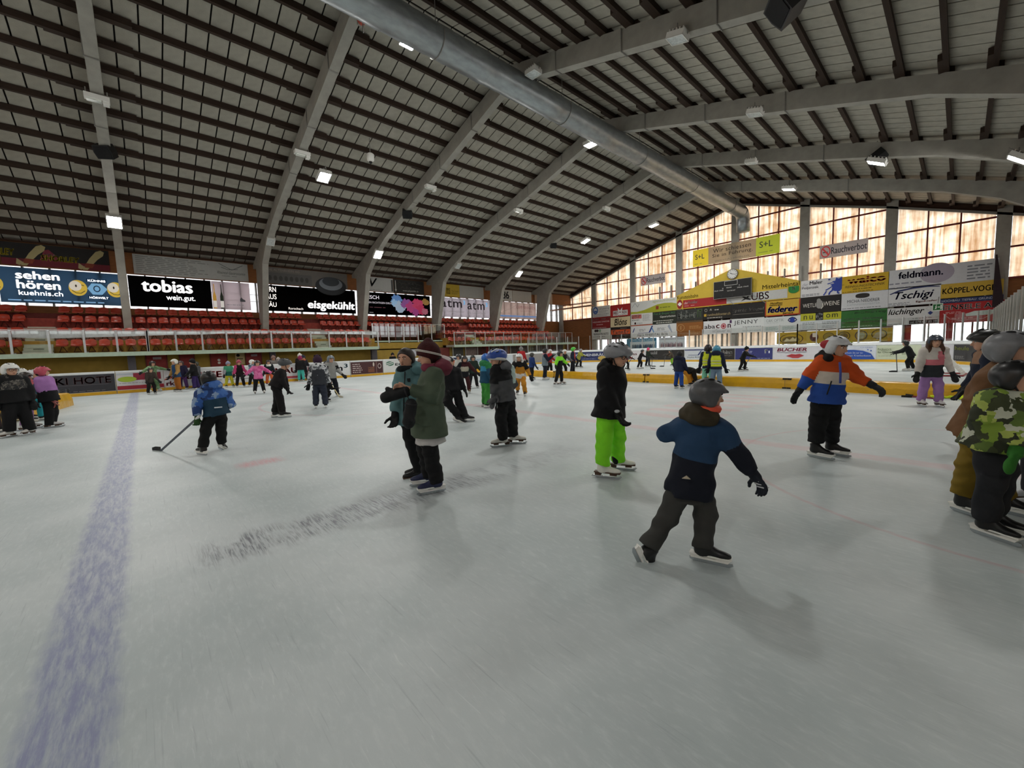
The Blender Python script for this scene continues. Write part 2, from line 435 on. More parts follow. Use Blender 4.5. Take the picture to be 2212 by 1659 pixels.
# ---------------------------------------------------------------- roof frames
FT = 0.38
def frame(y, idx):
    names = ['behind the camera', 'behind the camera', 'behind the camera', 'nearest on the left, with the brightest lamp at its foot', 'second from the left, above the second window banner',
             'third, ending beside the black beer banner', 'fourth, ending beside the paint splash banner', 'fifth, in front of the plain white upper board', 'last one before the end wall']
    r = empty('roof_frame', (XR, y, 0), 'grey concrete roof frame spanning the rink, ' + names[idx], 'roof beam', 'concrete roof frames across the hall')
    for sgn in (-1, 1):
        top = [(0, 15.1), (5.5, zt(5.5)), (11, zt(11)), (20.9, zt(20.9))]
        bot = [(20.75, 8.22), (19.75, 8.1), (17.7, 8.1), (16.3, 9.1), (14, 10.15), (11, 11.08), (5.5, 12.7), (0, 14.3)]
        pts = [(XR + sgn * d, y - FT / 2, z) for d, z in top + bot]
        # the haunched arm is not convex: build it as strips
        p = MB()
        st = [(0, 15.1, 14.3), (5.5, zt(5.5), 12.7), (11, zt(11), 11.08), (14, zt(14), 10.15), (16.3, zt(16.3), 9.1), (17.7, zt(17.7), 8.1), (19.75, zt(19.75), 8.1), (20.75, zt(20.75), 8.22)]
        for (d0, a0, b0), (d1, a1, b1) in zip(st, st[1:]):
            p.prism([(XR + sgn * d0, y - FT / 2, b0), (XR + sgn * d1, y - FT / 2, b1), (XR + sgn * d1, y - FT / 2, a1), (XR + sgn * d0, y - FT / 2, a0)], (0, FT, 0))
        obj('rafter', p, CONC, r)
        base = 3.66 if sgn < 0 else 0.0
        p = MB(); p.prism([(XR + sgn * 17.7, y - FT / 2, 8.1), (XR + sgn * 19.75, y - FT / 2, 8.1), (XR + sgn * 20.12, y - FT / 2, base), (XR + sgn * 19.15, y - FT / 2, base)], (0, FT, 0))
        obj('column', p, CONC, r)
        # conduit straps round the arm
        for d in (3.0, 6.2, 9.6):
            z0 = 14.3 - 0.292 * d; p = MB()
            for a, b_ in (((XR + sgn * d, y - FT / 2 - 0.02, zt(d)), (XR + sgn * d, y - FT / 2 - 0.02, z0 - 0.02)), ((XR + sgn * d, y - FT / 2 - 0.02, z0 - 0.03), (XR + sgn * d, y + FT / 2, z0 - 0.03))):
                p.tube([a, b_], 0.022, 6)
            obj('conduit', p, CONC_D, r)
    return r
for i, y in enumerate(FR): frame(y, i)

# ---------------------------------------------------------------- ridge duct
mb = MB(); DX, DZ, DR = -13.95, 13.42, 0.56
ys = [YB + 1 + 0.9 * i for i in range(int((YW - 1.7 - YB - 1) / 0.9) + 1)]
rr = []
pts = []
for i, y in enumerate(ys):
    pts += [(DX, y, DZ), (DX, y + 0.06, DZ)]; rr += [DR + (0.035 if i % 5 == 0 else 0.012), DR]
mb.tube(pts, rr, 28)
DUCT = obj('air_duct', mb, GALV, label='long galvanised air duct hanging under the roof ridge', cat='air duct', smooth=True)
mb = MB(); ye = pts[-1][1]
mb.tube([(DX, ye - 0.1, DZ), (DX, ye + 0.35, DZ - 0.06), (DX, ye + 0.7, DZ - 0.4), (DX, ye + 0.82, DZ - 0.9), (DX, ye + 0.82, DZ - 1.7)], [DR, DR, DR, DR, DR], 28)
obj('elbow', mb, GALV, DUCT, smooth=True)
nm = MB()
for i in range(60):
    y = -4 + i * 0.8; a = math.radians(205)
    c = V((DX + DR * math.cos(a), y, DZ + DR * math.sin(a))); nm.ell(c, (0.05, 0.05, 0.05), 8, 5)
for k in range(9):
    y = FR[0] + 7.36 * k + 2.4
    hg = MB(); hg.tube([(DX + (DR + 0.02) * math.cos(math.radians(a)), y, DZ + (DR + 0.02) * math.sin(math.radians(a))) for a in range(-200, 21, 20)], 0.02, 5); hg.tube([(DX, y, DZ + DR), (DX, y, zt(abs(DX - XR)) + 0.2)], 0.015, 5)
    obj('hanger', hg, CONC_D, DUCT)
obj('air_nozzle_row', nm, BLACK, DUCT, kind='stuff')

# ---------------------------------------------------------------- end walls with sheet windows
COLX = [XR + 5.6 * k for k in range(-4, 5)]
ZB = [5.26, 7.32, 9.42, 11.38, 13.15]
def gtop(d): return 14.72 - 0.296 * d if d < 11 else 14.72 - 0.296 * 11 - 0.34 * (d - 11)
def end_wall(yw, face, side, wn):
    """face = -1: seen from inside looking +Y"""
    f = face
    w = MB()
    for sgn in (-1, 1):                                   # timber band between window heads and roof
        for d0, d1 in ((0, 11), (11, 23.4)):
            w.prism([(XR + sgn * d0, yw, gtop(d0)), (XR + sgn * d1, yw, gtop(d1)), (XR + sgn * d1, yw, zt(d1) + 0.4), (XR + sgn * d0, yw, zt(d0) + 0.4)], (0, -f * 0.25, 0))
    W = obj('wall_' + side, w, BROWN_D, kind='structure')
    if face < 0:
        p = MB(); p.box((XWL, yw, 0), (-32.4, yw + 0.2, 5.26)); obj('timber_cladding', p, BROWN, W)
        p = MB(); p.box((1.75, yw, 2.5), (XWR, yw + 0.2, 5.26)); obj('timber_cladding', p, BROWN, W)
        p = MB(); p.box((-32.4, yw + 0.05, 2.55), (1.75, yw + 0.2, 5.26)); obj('timber_cladding', p, BROWN_D, W)
        p = MB(); p.box((-32.4, yw, -0.05), (1.75, yw + 0.2, 1.02)); p.box((1.75, yw, -0.05), (XWR, yw + 0.2, 1.0)); obj('plinth', p, CONC_D, W)
    else:
        p = MB(); p.box((XWL, yw, 0), (XWR, yw - 0.2, 5.26)); obj('timber_cladding', p, BROWN, W)
    for k, x in enumerate(COLX):
        p = MB(); d = abs(x - XR); p.box((x - 0.34, yw + f * 0.18, 0), (x + 0.34, yw - f * 0.2, zt(d) + 0.2)); obj('post', p, CONC, W)
    for k in range(8):
        x0, x1 = COLX[k] + 0.34, COLX[k + 1] - 0.34; sgn = -1 if k < 4 else 1
        r = empty('window_%d' % (wn + k), ((x0 + x1) / 2, yw, 5.26), kind='structure')
        xs = [x0 + (x1 - x0) * i / 3 for i in range(4)]
        for i in range(3):
            for j in range(len(ZB)):
                z0, z1 = ZB[j], ZB[j + 1] if j + 1 < len(ZB) else 20
                a, b_ = xs[i] + 0.02, xs[i + 1] - 0.02
                ta, tb = gtop(abs(a - XR)), gtop(abs(b_ - XR))
                za, zb = min(z1, ta), min(z1, tb)
                if max(za, zb) - z0 < 0.12: continue
                poly = [(a, z0), (b_, z0)]
                if zb > z0: poly.append((b_, zb))
                if za < z1 and zb >= z1 and ta < z1: poly.append((a + (b_ - a) * (z1 - ta) / (tb - ta), z1))
                if zb < z1 and za >= z1 and tb < z1: poly.append((a + (b_ - a) * (z1 - ta) / (tb - ta), z1))
                if za > z0: poly.append((a, za))
                if zb <= z0: poly[1] = (a + (b_ - a) * (ta - z0) / (ta - tb), z0)
                if za <= z0: poly[0] = (b_ - (b_ - a) * (tb - z0) / (tb - ta), z0)
                p = MB(); p.prism([(q[0], yw + 0.02, q[1]) for q in poly], (0, 0.02, 0))
                obj('pane', p, SHEET, r, origin=V((0, 0, 0)))
        for i in (1, 2):
            p = MB(); p.box((xs[i] - 0.045, yw + f * 0.06, 5.2), (xs[i] + 0.045, yw + 0.02, gtop(abs(xs[i] - XR)))); obj('mullion', p, REDST, r)
        for j, z in enumerate(ZB):
            dmax = (14.72 - z) / 0.296 if z > 11.47 else 11 + (14.72 - 0.296 * 11 - z) / 0.34
            a, b_ = max(x0, XR - dmax), min(x1, XR + dmax)
            if b_ - a < 0.3: continue
            p = MB(); p.box((a, yw + f * 0.09, z - 0.06), (b_, yw + 0.01, z + 0.06)); obj('transom', p, REDST, r)
    p = MB(); 
    for sgn in (-1, 1): p.beam((XR, yw + f * 0.12, gtop(0) + 0.05), (XR + sgn * 11, yw + f * 0.12, gtop(11) + 0.05), 0.12, 0.16); p.beam((XR + sgn * 11, yw + f * 0.12, gtop(11) + 0.05), (XR + sgn * 22.7, yw + f * 0.12, gtop(22.7) + 0.05), 0.12, 0.16)
    obj('head_rail', p, CONC_D, W)
    return W
WE = end_wall(YW, -1, 'end', 1)
for i in range(26):
    x = -32.2 + 1.33 * i; p = MB(); p.box((x - 0.04, YW - 0.26, 0.0), (x + 0.04, YW + 0.05, 6.5 if abs(x - XR) > 8 else 8.0)); obj('batten', p, CONC_D, WE)
end_wall(YB, 1, 'back', 11)
# low windows of the end wall, under the advertising boards
def low_window(n, x0, x1, z0, z1, kind_, cells_, frame_m):
    r = empty('window_%d' % n, ((x0 + x1) / 2, YW, z0), kind='structure')
    for i in range(cells_):
        a = x0 + (x1 - x0) * i / cells_; b_ = x0 + (x1 - x0) * (i + 1) / cells_
        p = MB(); p.box((a + 0.02, YW + 0.08, z0), (b_ - 0.02, YW + 0.1, z1)); obj('pane', p, kind_, r)
        if i: p = MB(); p.box((a - 0.05, YW - 0.02, z0), (a + 0.05, YW + 0.15, z1)); obj('mullion', p, frame_m, r)
    p = MB(); p.box((x0, YW - 0.03, z1 - 0.06), (x1, YW + 0.15, z1 + 0.06)); p.box((x0, YW - 0.03, z0 - 0.06), (x1, YW + 0.15, z0 + 0.02)); obj('window_frame', p, frame_m, r)
low_window(21, -32.3, -27.6, 1.02, 2.5, SHEETW, 4, REDST)
low_window(22, -27.6, -20.0, 1.02, 2.5, SHEETW, 3, CONC_D)
low_window(23, -20.0, -11.6, 1.02, 2.6, translucent('#f4e8da', '#cbb9a6', key='curtained_glass', amount=(0.45, 0.75)), 6, CONC_D)
low_window(24, -11.6, -4.2, 1.02, 2.4, SHEETW, 4, CONC_D)
low_window(25, -4.2, 1.75, 1.02, 2.5, GLASS, 5, REDST)
low_window(26, 1.75, XWR, 1.02, 2.5, GLASS, 4, CONC_D)
for x in (-2.72, -0.55):
    p = MB(); p.box((x - 0.17, YW - 0.1, 0), (x + 0.17, YW + 0.15, 2.55)); obj('post', p, mat('#9c3330', 0.7), WE)

# ---------------------------------------------------------------- side walls
def side_wall(x, f, side, wn):
    """f = +1: inside is towards +X"""
    w = MB(); w.box((x - f * 0.25, YB, 0), (x, YW, 5.22)); w.box((x - f * 0.25, YB, 7.95), (x, YW, 8.3))
    W = obj('wall_' + side, w, BROWN, kind='structure')
    mm = [YF[0] + 1.09 * i for i in range(int((YW - YF[0]) / 1.09) + 1)]
    n = wn; step = 7
    for i in range(0, len(mm) - 1, step):
        a = mm[i]; b_ = min(YW, mm[min(i + step, len(mm) - 1)]) if i + step < len(mm) - 1 else YW
        r = empty('window_%d' % n, (x, (a + b_) / 2, 5.23), kind='structure'); n += 1
        p = MB(); p.box((x - f * 0.12, a, 5.2), (x - f * 0.1, b_, 7.98)); obj('pane', p, SHEETW, r)
        for y in mm[i:i + step]:
            p = MB(); p.box((x - f * 0.08, y - 0.04, 5.2), (x + f * 0.26, y + 0.04, 7.98)); obj('mullion', p, CONC_D if side == 'left' else REDST, r)
        for z in (6.05, 6.58):
            p = MB(); p.tube([(x + f * 0.2, a, z), (x + f * 0.2, b_, z)], 0.018, 6); obj('transom', p, CONC_D, r)
    return W
WL = side_wall(XWL, 1, 'left', 31)
side_wall(XWR, -1, 'right', 51)
# timber fascia that carries the upper banners, above the window strip
p = MB(); p.box((-35.80, YB, 7.2), (-35.88, YW, 8.56)); obj('trim_1', p, BROWN, kind='structure')
p = MB(); p.box((-35.6, YB, 8.54), (-35.80, YW, 8.6)); obj('trim_2', p, BROWN_D, kind='structure')
p = MB(); p.box((5.6, YB, 7.2), (5.68, YW, 8.56)); obj('trim_3', p, BROWN, kind='structure')
# ================================================================ lamps
def lamp(p, lit, name, label, group, aim=V((0, 0, -1)), power=0.0, size=0.4):
    """LED floodlight: finned housing, bezel, lens, yoke; its own light when lit"""
    p = V(p); aim = aim.normalized(); sx = aim.cross(V((0, 1, 0))).normalized(); sy = sx.cross(aim).normalized()
    r = empty(name, p, label, 'lamp', group)
    def q(a, b_, c): return p + sx * a + sy * b_ + aim * c
    s = size
    def slab(x0, x1, y0, y1, c0, c1): 
        m_ = MB(); vs = [q(a, b_, c) for c in (c0, c1) for a, b_ in ((x0, y0), (x1, y0), (x1, y1), (x0, y1))]
        return m_.add(vs, [(0, 1, 2, 3), (7, 6, 5, 4), (0, 4, 5, 1), (1, 5, 6, 2), (2, 6, 7, 3), (3, 7, 4, 0)])
    hb = slab(-s, s, -s * 0.8, s * 0.8, -0.16, 0.0)
    for i in range(5): 
        a = -s * 0.8 + i * s * 0.4; f_ = slab(a - 0.015, a + 0.015, -s * 0.7, s * 0.7, -0.24, -0.16); hb.add(f_.v, f_.f)
    obj('housing', hb, WHITE, r)
    bz = MB()
    for x0, x1, y0, y1 in ((-s, s, -s * 0.8, -s * 0.7), (-s, s, s * 0.7, s * 0.8), (-s, -s * 0.9, -s * 0.8, s * 0.8), (s * 0.9, s, -s * 0.8, s * 0.8)):
        f_ = slab(x0, x1, y0, y1, 0.0, 0.03); bz.add(f_.v, f_.f)
    obj('bezel', bz, mat('#d8d8d4', 0.5), r)
    obj('lens', slab(-s * 0.9, s * 0.9, -s * 0.7, s * 0.7, 0.0, 0.015), emit('#fffdf4', 60.0) if lit else mat('#c9cfcf', 0.2, var=0.2, scale=12), r)
    yk = MB(); up = V((0, 0, 1)); z1 = min(zt(abs(p.x - XR)) - 0.75, p.z + 1.2)
    yk.tube([q(-s - 0.04, 0, -0.08), q(-s - 0.04, 0, -0.08) + up * 0.25, p + up * 0.34, q(s + 0.04, 0, -0.08) + up * 0.25, q(s + 0.04, 0, -0.08)], 0.018, 6)
    yk.tube([p + up * 0.34, V((p.x, p.y, max(z1, p.z + 0.5)))], 0.025, 6)
    obj('bracket', yk, CONC_D, r)
    if lit:
        ld = bpy.data.lights.new('lamp_light', 'AREA'); ld.shape = 'RECTANGLE'; ld.size = s * 1.8; ld.size_y = s * 1.4; ld.energy = power; ld.color = (1.0, 0.985, 0.95); ld.spread = math.radians(170)
        lo = bpy.data.objects.new('lamp_light', ld); COL.objects.link(lo); lo.parent = r; lo.location = aim * 0.05
        lo.rotation_euler = aim.to_track_quat('-Z', 'Y').to_euler()
    return r
PW = 215.0
LIT = [((885, 90), -1.15, 'brightest lit floodlight under the ridge duct'), ((1277, 312), -1.15, 'lit floodlight beside the duct at the fourth roof frame'), ((1498, 410), -1.15, 'lit floodlight beside the far end of the duct'),
       ((700, 383), -1.0, 'lit floodlight hanging in the bay left of the third roof frame'), ((1412, 487), -1.0, 'lit floodlight on the last roof frame, high on the left slope'), ((1265, 521), -1.0, 'lit floodlight low on the left slope between the last two frames'),
       ((247, 480), -1.0, 'lit floodlight at the knee of the leftmost roof frame'), ((817, 550), -1.0, 'lit floodlight above the black beer banner'), ((1121, 592), -1.0, 'lit floodlight above the white upper boards near the far corner'),
       ((1704, 409), -1.1, 'lit floodlight above the S and L banner, on the right slope'), ((1893, 352), -1.1, 'lit floodlight beside the dark speaker on the right slope'), ((2200, 345), -1.1, 'lit floodlight cut by the right picture edge')]
LP = []
for (x, y), dz, lb in LIT:
    p = on_roof(x, y, dz); LP.append(p)
    tgt = V((XR, p.y, 0)) if abs(p.x - XR) > 3 else V((p.x, p.y, 0))
    lamp(p, True, 'floodlight', lb, 'floodlights under the roof', (tgt - p) * V((0.45, 0, 1)), PW)
for n_, (x, y) in enumerate(((-30.7, -15), (-15.4, -6), (-15.4, -19), (0.9, -7), (0.9, -22), (-24, -8), (-24, -22), (-6.3, -9), (1.0, 14), (-6.3, 6.9))):  # lamps added out of view to light the hall evenly
    d = abs(x - XR); p = V((x, y, zt(d) - 1.1)); tgt = V((XR, y, 0)) if d > 3 else V((x, y, 0))
    lamp(p, True, 'floodlight', 'added unseen lit floodlight ' + ('near the left wall well behind the camera', 'under the ridge just behind the camera', 'under the ridge far behind the camera', 'over the right boards behind the camera', 'in the far right corner behind the camera', 'on the left slope behind the camera', 'on the left slope by the back wall', 'on the right slope behind the camera', 'over the right boards ahead of the camera', 'on the right slope above the frame edge')[n_], 'added floodlights out of view', (tgt - p) * V((0.45, 0, 1)), PW * 0.55)
UN = [((1463, 85), -1.0, 'unlit square floodlight on the nearest right-hand rafter'), ((1152, 160), -0.95, 'unlit flat floodlight on red straps beside the duct'), ((1630, 247), -1.0, 'unlit floodlight on the second right-hand rafter'),
      ((1622, 352), -1.0, 'small unlit floodlight on the third right-hand rafter'), ((585, 523), -1.0, 'unlit floodlight at the knee of the second roof frame'), ((990, 575), -1.0, 'unlit floodlight at the knee of the fourth roof frame')]
for (x, y), dz, lb in UN:
    p = on_roof(x, y, dz); tgt = V((XR, p.y, 0)); lamp(p, False, 'floodlight', lb, 'floodlights under the roof', (tgt - p) * V((0.4, 0, 1)) + V((0, -0.5, 0)), size=0.3)
# strip luminaires under the rafters
for (x, y), lb in (((210, 217), 'white box luminaire under the leftmost rafter'), ((653, 335), 'white box luminaire under the second rafter'), ((930, 407), 'white box luminaire under the third rafter'), ((1120, 457), 'white box luminaire under the fourth rafter'), ((1310, 452), 'white box luminaire under the fifth rafter')):
    p = on_roof(x, y, -1.0); r = empty('box_luminaire', p, lb, 'luminaire', 'box luminaires under the rafters')
    m_ = MB(); m_.box(p + V((-0.15, -0.36, 0)), p + V((0.15, 0.36, 0.17))); obj('housing', m_, WHITE, r)
    m_ = MB(); m_.box(p + V((-0.1, -0.3, -0.06)), p + V((0.1, 0.12, 0.0))); obj('diffuser', m_, mat('#dfe3dc', 0.3), r)
    m_ = MB(); m_.box(p + V((-0.12, 0.16, -0.12)), p + V((0.12, 0.34, 0.0))); obj('end_box', m_, WHITE, r)
    m_ = MB(); m_.tube([p + V((0, -0.3, 0.17)), p + V((0, -0.3, 0.4))], 0.02, 6); m_.tube([p + V((0, 0.3, 0.17)), p + V((0, 0.3, 0.4))], 0.02, 6); obj('bracket', m_, CONC_D, r)
# loudspeakers
for (x, y), s, lb in (((1700, 12), 0.42, 'large black loudspeaker at the top right edge'), ((228, 332), 0.30, 'black loudspeaker on the leftmost rafter'), ((880, 465), 0.30, 'black hexagonal loudspeaker on the third rafter'), ((1888, 338), 0.34, 'black loudspeaker behind a lit lamp on the right slope'), ((1195, 532), 0.26, 'small black loudspeaker on the fifth rafter')):
    p = on_roof(x, y, -0.95) + (V((0, 0.95, 0.12)) if x == 1888 else V((0, 0, 0))); r = empty('loudspeaker', p, lb, 'loudspeaker', 'black loudspeakers under the roof')
    ax = V((1 if p.x < XR else -1, -0.6, -0.9)).normalized(); sd = ax.cross(V((0, 0, 1))).normalized(); u2 = sd.cross(ax)
    m_ = MB(); pl = [(-1, -0.9), (1, -0.9), (1.15, 0), (1, 0.9), (-1, 0.9), (-1.15, 0)]
    m_.prism([p + sd * (a * s) + u2 * (b_ * s) + V((0, 0, 0.1)) - ax * s * 0.7 for a, b_ in pl], ax * s * 1.4); obj('cabinet', m_, BLACK, r)
    m_ = MB(); m_.prism([p + sd * (a * s * 0.85) + u2 * (b_ * s * 0.85) + V((0, 0, 0.1)) + ax * s * 0.7 for a, b_ in pl], ax * 0.02); obj('grille', m_, mat('#1c1c1e', 0.9, bump=0.6, bscale=120), r)
    m_ = MB(); m_.tube([p + V((0, 0, 0.1)), p + V((0, 0, 0.9))], 0.03, 6); obj('bracket', m_, CONC_D, r)
# wifi or camera dome hanging in the bay
p = on_roof(800, 338, -0.9); r = empty('dome_camera', p, 'white dome camera hanging on a rod left of the third rafter', 'camera')
m_ = MB(); m_.tube([p + V((0, 0, -0.28)), p + V((0, 0, -0.2)), p + V((0, 0, 0.1)), p + V((0, 0, 0.16))], [0.08, 0.19, 0.2, 0.12], 16); obj('housing', m_, WHITE, r, smooth=True)
m_ = MB(); m_.ell(p + V((0, 0, -0.28)), (0.09, 0.09, 0.1), 12, 8); obj('dome', m_, BLACK, r, smooth=True)
m_ = MB(); m_.tube([p + V((0, 0, 0.16)), p + V((0, 0, 0.95))], 0.02, 6); obj('rod', m_, CONC_D, r)
# winch beside the duct
p = on_roof(783, 40, -1.0); r = empty('chain_hoist', p, 'small red chain hoist hanging at the second rafter beside the duct', 'hoist')
m_ = MB(); m_.tube([p + V((-0.16, 0, 0)), p + V((0.16, 0, 0))], 0.15, 14); obj('drum', m_, mat('#a8402c', 0.5), r, smooth=True)
m_ = MB(); m_.box(p + V((-0.3, -0.09, -0.1)), p + V((-0.16, 0.09, 0.12))); m_.tube([p + V((0, 0, 0.1)), p + V((0, 0, 0.8))], 0.015, 5); m_.tube([p + V((0, 0, -0.1)), p + V((0, 0, -0.5))], 0.02, 5); obj('hook_block', m_, CONC_D, r)
# ================================================================ grandstand on the left
ROWX = [-33.0, -33.9, -34.8, -35.7]; ROWF = [2.2, 2.9, 3.66, 4.26]
YS0, YS1 = -12.0, 37.3           # stand from behind the camera to near the far corner
GAP0, GAP1 = 14.75, 21.85         # platform section without the two front rows
STAIRS = [(-4.5, -3.45), (9.95, 11.0), (24.75, 25.8)]
G = empty('grandstand', (-34, 12, 0), 'stepped concrete grandstand along the left wall', kind='structure')
RISER = [mat('#a98235', 0.85, var=0.15), mat('#a98a80', 0.85, var=0.15), mat('#8e3a30', 0.8, var=0.15), mat('#6f2f2a', 0.8, var=0.15)]
def tread(name, x0, x1, z0, z1, y0, y1, m_): 
    p = MB(); p.box((x0, y0, z0), (x1, y1, z1)); return obj(name, p, m_, G)
for (a, b_, front) in ((YS0, GAP0 - 0.3, True), (GAP1, YS1 + 2.8, True)):
    tread('deck', -33.35, -32.0, 2.0, 2.2, a, b_, CONC)
    tread('fascia', -31.94, -32.0, 1.97, 2.2, a, b_, MINT)
for (a, b_) in ((YS0, GAP0), (GAP1, YS1)):
    tread('riser', -34.25, -33.35, 2.2, 2.9, a, b_, RISER[0])
tread('platform', -34.25, -33.95, 2.55, 2.72, GAP0, GAP1, MINT)
tread('platform_floor', -35.2, -33.95, 2.3, 2.62, GAP0, GAP1, CONC_D)
tread('riser', -35.15, -34.25, 2.9, 3.66, YS0, GAP0, RISER[1]); tread('riser', -35.15, -34.25, 2.9, 3.66, GAP1, YS1, RISER[2])
tread('riser', -36.05, -35.15, 3.66, 4.26, YS0, YS1, RISER[2])
tread('back_walk', -37.95, -36.05, 4.0, 4.26, YS0, YS1, CONC_D)
tread('back_beam', -36.12, -36.05, 4.26, 4.62, YS0, YS1, RISER[3])
# wall under the deck, its doors and pillars
p = MB(); p.box((-33.3, YS0, 0), (-33.2, YS1 + 2, 2.0)); WS = obj('wall_stand', p, YELW, kind='structure')
p = MB(); p.box((-34.0, GAP0 - 0.3, 2.0), (-33.9, GAP1, 2.55)); p.box((-33.95, GAP0 - 0.3, 1.9), (-33.2, GAP1, 2.0)); obj('upper_strip', p, YELW, WS)
DOORM = mat('#8f2622', 0.5, var=0.08)
for i, (a, b_) in enumerate(((0.27, 1.17), (1.85, 2.52), (3.42, 4.26), (5.4, 6.27), (20.5, 22.0), (26.2, 27.2), (31.0, 32.4))):
    r = empty('door_%d' % (i + 1), (-33.19, (a + b_) / 2, 0), kind='structure')
    p = MB(); p.box((-33.2, a, 0), (-33.15, b_, 1.96)); obj('door_leaf', p, DOORM if i != 4 else mat('#7a3a32', 0.6), r)
    p = MB(); p.box((-33.2, a - 0.06, 0), (-33.13, a, 1.99)); p.box((-33.2, b_, 0), (-33.13, b_ + 0.06, 1.99)); obj('door_frame', p, mat('#6d1c1a', 0.5), r)
    if i in (0, 3):
        p = MB(); p.box((-33.14, a + 0.28, 1.72), (-33.12, b_ - 0.22, 1.86)); obj('notice', p, mat('#b9a9ae', 0.6), r)
    if i == 2:
        p = MB(); p.ell((-33.14, (a + b_) / 2, 1.55), (0.02, 0.08, 0.08)); p.ell((-33.14, (a + b_) / 2, 1.36), (0.02, 0.08, 0.08)); obj('sticker', p, WHITE, r)
for x0, x1, nm in ((-0.57, -0.22, 'leftmost deck pillar, behind the blue line'), (6.72, 7.06, 'deck pillar left of the boy in black'), (14.06, 14.5, 'deck pillar at the end of the front deck'), (28.6, 28.95, 'deck pillar under the far deck')):
    p = MB(); p.box((-32.75, x0, 0), (-32.45, x1, 2.0)); obj('deck_pillar', p, mat('#5c5a60', 0.8), label='dark grey ' + nm, cat='pillar', group='pillars under the stand')
p = MB(); p.box((-33.19, 4.77, 1.2), (-33.17, 5.3, 1.95)); ns = obj('notice_board', p, mat('#cbb98a', 0.7), label='pale notice board with a dark emblem between two red doors', cat='sign')
p = MB(); p.ell((-33.15, 4.93, 1.82), (0.015, 0.1, 0.1)); p.box((-33.16, 4.85, 1.55), (-33.15, 5.2, 1.6)); obj('emblem', p, DARK, ns)
# far part of the wall: grey service panels, glazed booths and posters
for i, (w_, c_) in enumerate(((1.3, '#54544f'), (1.5, '#8a7a76'), (1.2, '#4b2a28'), (1.4, '#6d6a66'), (1.5, '#9a6f5a'), (1.4, '#59534e'), (1.6, '#7b7772'), (1.3, '#474541'), (1.5, '#6a625c'), (1.4, '#5a2c2a'), (1.4, '#4e4c48'))):
    y = 22.4 + 1.5 * i; p = MB(); p.box((-33.18, y, 0.0), (-33.14, y + w_, 1.92)); obj('service_panel', p, mat(c_, .6, var=.2), WS)
    p = MB(); p.box((-33.0, y - .08, 0.0), (-32.94, y - .02, 2.0)); obj('booth_post', p, STEEL, WS)
p = MB(); p.box((-33.19, 17.4, 1.25), (-33.17, 18.5, 1.9)); nb = obj('wall_poster', p, mat('#c4c9d2', .6), label='pale blue poster on the yellow wall above the two women', cat='poster'); p = MB(); p.box((-33.168, 17.5, 1.4), (-33.165, 18.1, 1.7)); obj('print_field', p, mat('#9aa8bc', .6), nb)
# boarded catwalk in the far left corner
ca, cb = on_y(1179, 672.6, 42.4), on_y(1279, 659.7, 42.4); r = empty('catwalk', ca, 'narrow brown catwalk with thin rails in the far left corner', 'catwalk')
p = MB(); p.beam(ca, cb, .7, .12, (0, 0, 1)); obj('plank', p, mat('#8a6248', .7), r)
for hh in (.5, 1.0): p = MB(); p.tube([ca + V((0, -.3, hh)), cb + V((0, -.3, hh))], .02, 5); obj('rail', p, GALV, r)
for t in (.0, .33, .66, 1): q = ca.lerp(cb, t); p = MB(); p.tube([q + V((0, -.3, 0)), q + V((0, -.3, 1.0))], .02, 5); obj('stanchion', p, GALV, r)
for t in (.15, .85): q = ca.lerp(cb, t); p = MB(); p.tube([q + V((0, .3, 0)), V((q.x, YW, q.z + .1))], .04, 6); obj('bearer', p, CONC_D, r)
# stairs
for i, (a, b_) in enumerate(STAIRS):
    r = empty('stair_flight', (-34, (a + b_) / 2, 2.2), ['pale stair flight between red seats at the left edge', 'pale stair flight in the middle of the stand', 'pale stair flight in the far part of the stand'][i], 'stairs', 'stairs through the seats')
    hs = [2.2, 2.55, 2.9, 3.28, 3.66, 3.96, 4.26]; n = 12
    for j in range(12):
        z = 2.2 + (4.28 - 2.2) * (j + 1) / 12; x = -32.75 - 3.3 * j / 12
        p = MB(); p.box((x, a, z - 0.175), (x - 0.45, b_, z)); p.box((x + 0.012, a, z - 0.03), (x, b_, z)); s_ = obj('step', p, mat('#c3c8b6', 0.8, var=0.06), r)
        if j in (1, 4, 8, 10):
            t = MB(); t.box((x + 0.006, (a + b_) / 2 - 0.18, z - 0.11), (x + 0.014, (a + b_) / 2 + 0.2, z - 0.07)); obj('row_number', t, mat('#555a50', 0.7), s_)
# ---------------------------------------------------------------- seats
SEATR = mat('#b23a22', 0.33, var=0.10, scale=1.5, spec=0.5)
SEATD = mat('#4a1c18', 0.6)
def seat_mesh():
    """moulded bucket: pan, curved back with rolled edge"""
    m_ = MB(); W = 0.23
    prof = [(0.22, -0.05), (0.235, -0.005), (0.19, 0.0), (0.05, -0.03), (-0.1, -0.02), (-0.16, 0.05), (-0.19, 0.18), (-0.215, 0.33), (-0.235, 0.35), (-0.25, 0.32)]
    n = 7; vs = []
    for (x, z) in prof:
        for k in range(n):
            t = -1 + 2 * k / (n - 1); w = W * (0.9 if z > 0.3 or x > 0.22 else 1.0)
            if x < -0.12: vs.append((x + 0.05 * t * t, t * w, z - (0.05 * t * t if z > 0.28 else 0)))
            else: vs.append((x, t * w, z + 0.045 * t * t * (1 if abs(x) < 0.2 else 0.2)))
    fs = [(i * n + k, i * n + k + 1, (i + 1) * n + k + 1, (i + 1) * n + k) for i in range(len(prof) - 1) for k in range(n - 1)]
    m_.add(vs, fs)
    o = len(m_.v); m_.add([(v[0] - 0.012, v[1], v[2] - 0.02) for v in vs], [tuple(reversed(f)) for f in fs])
    return m_
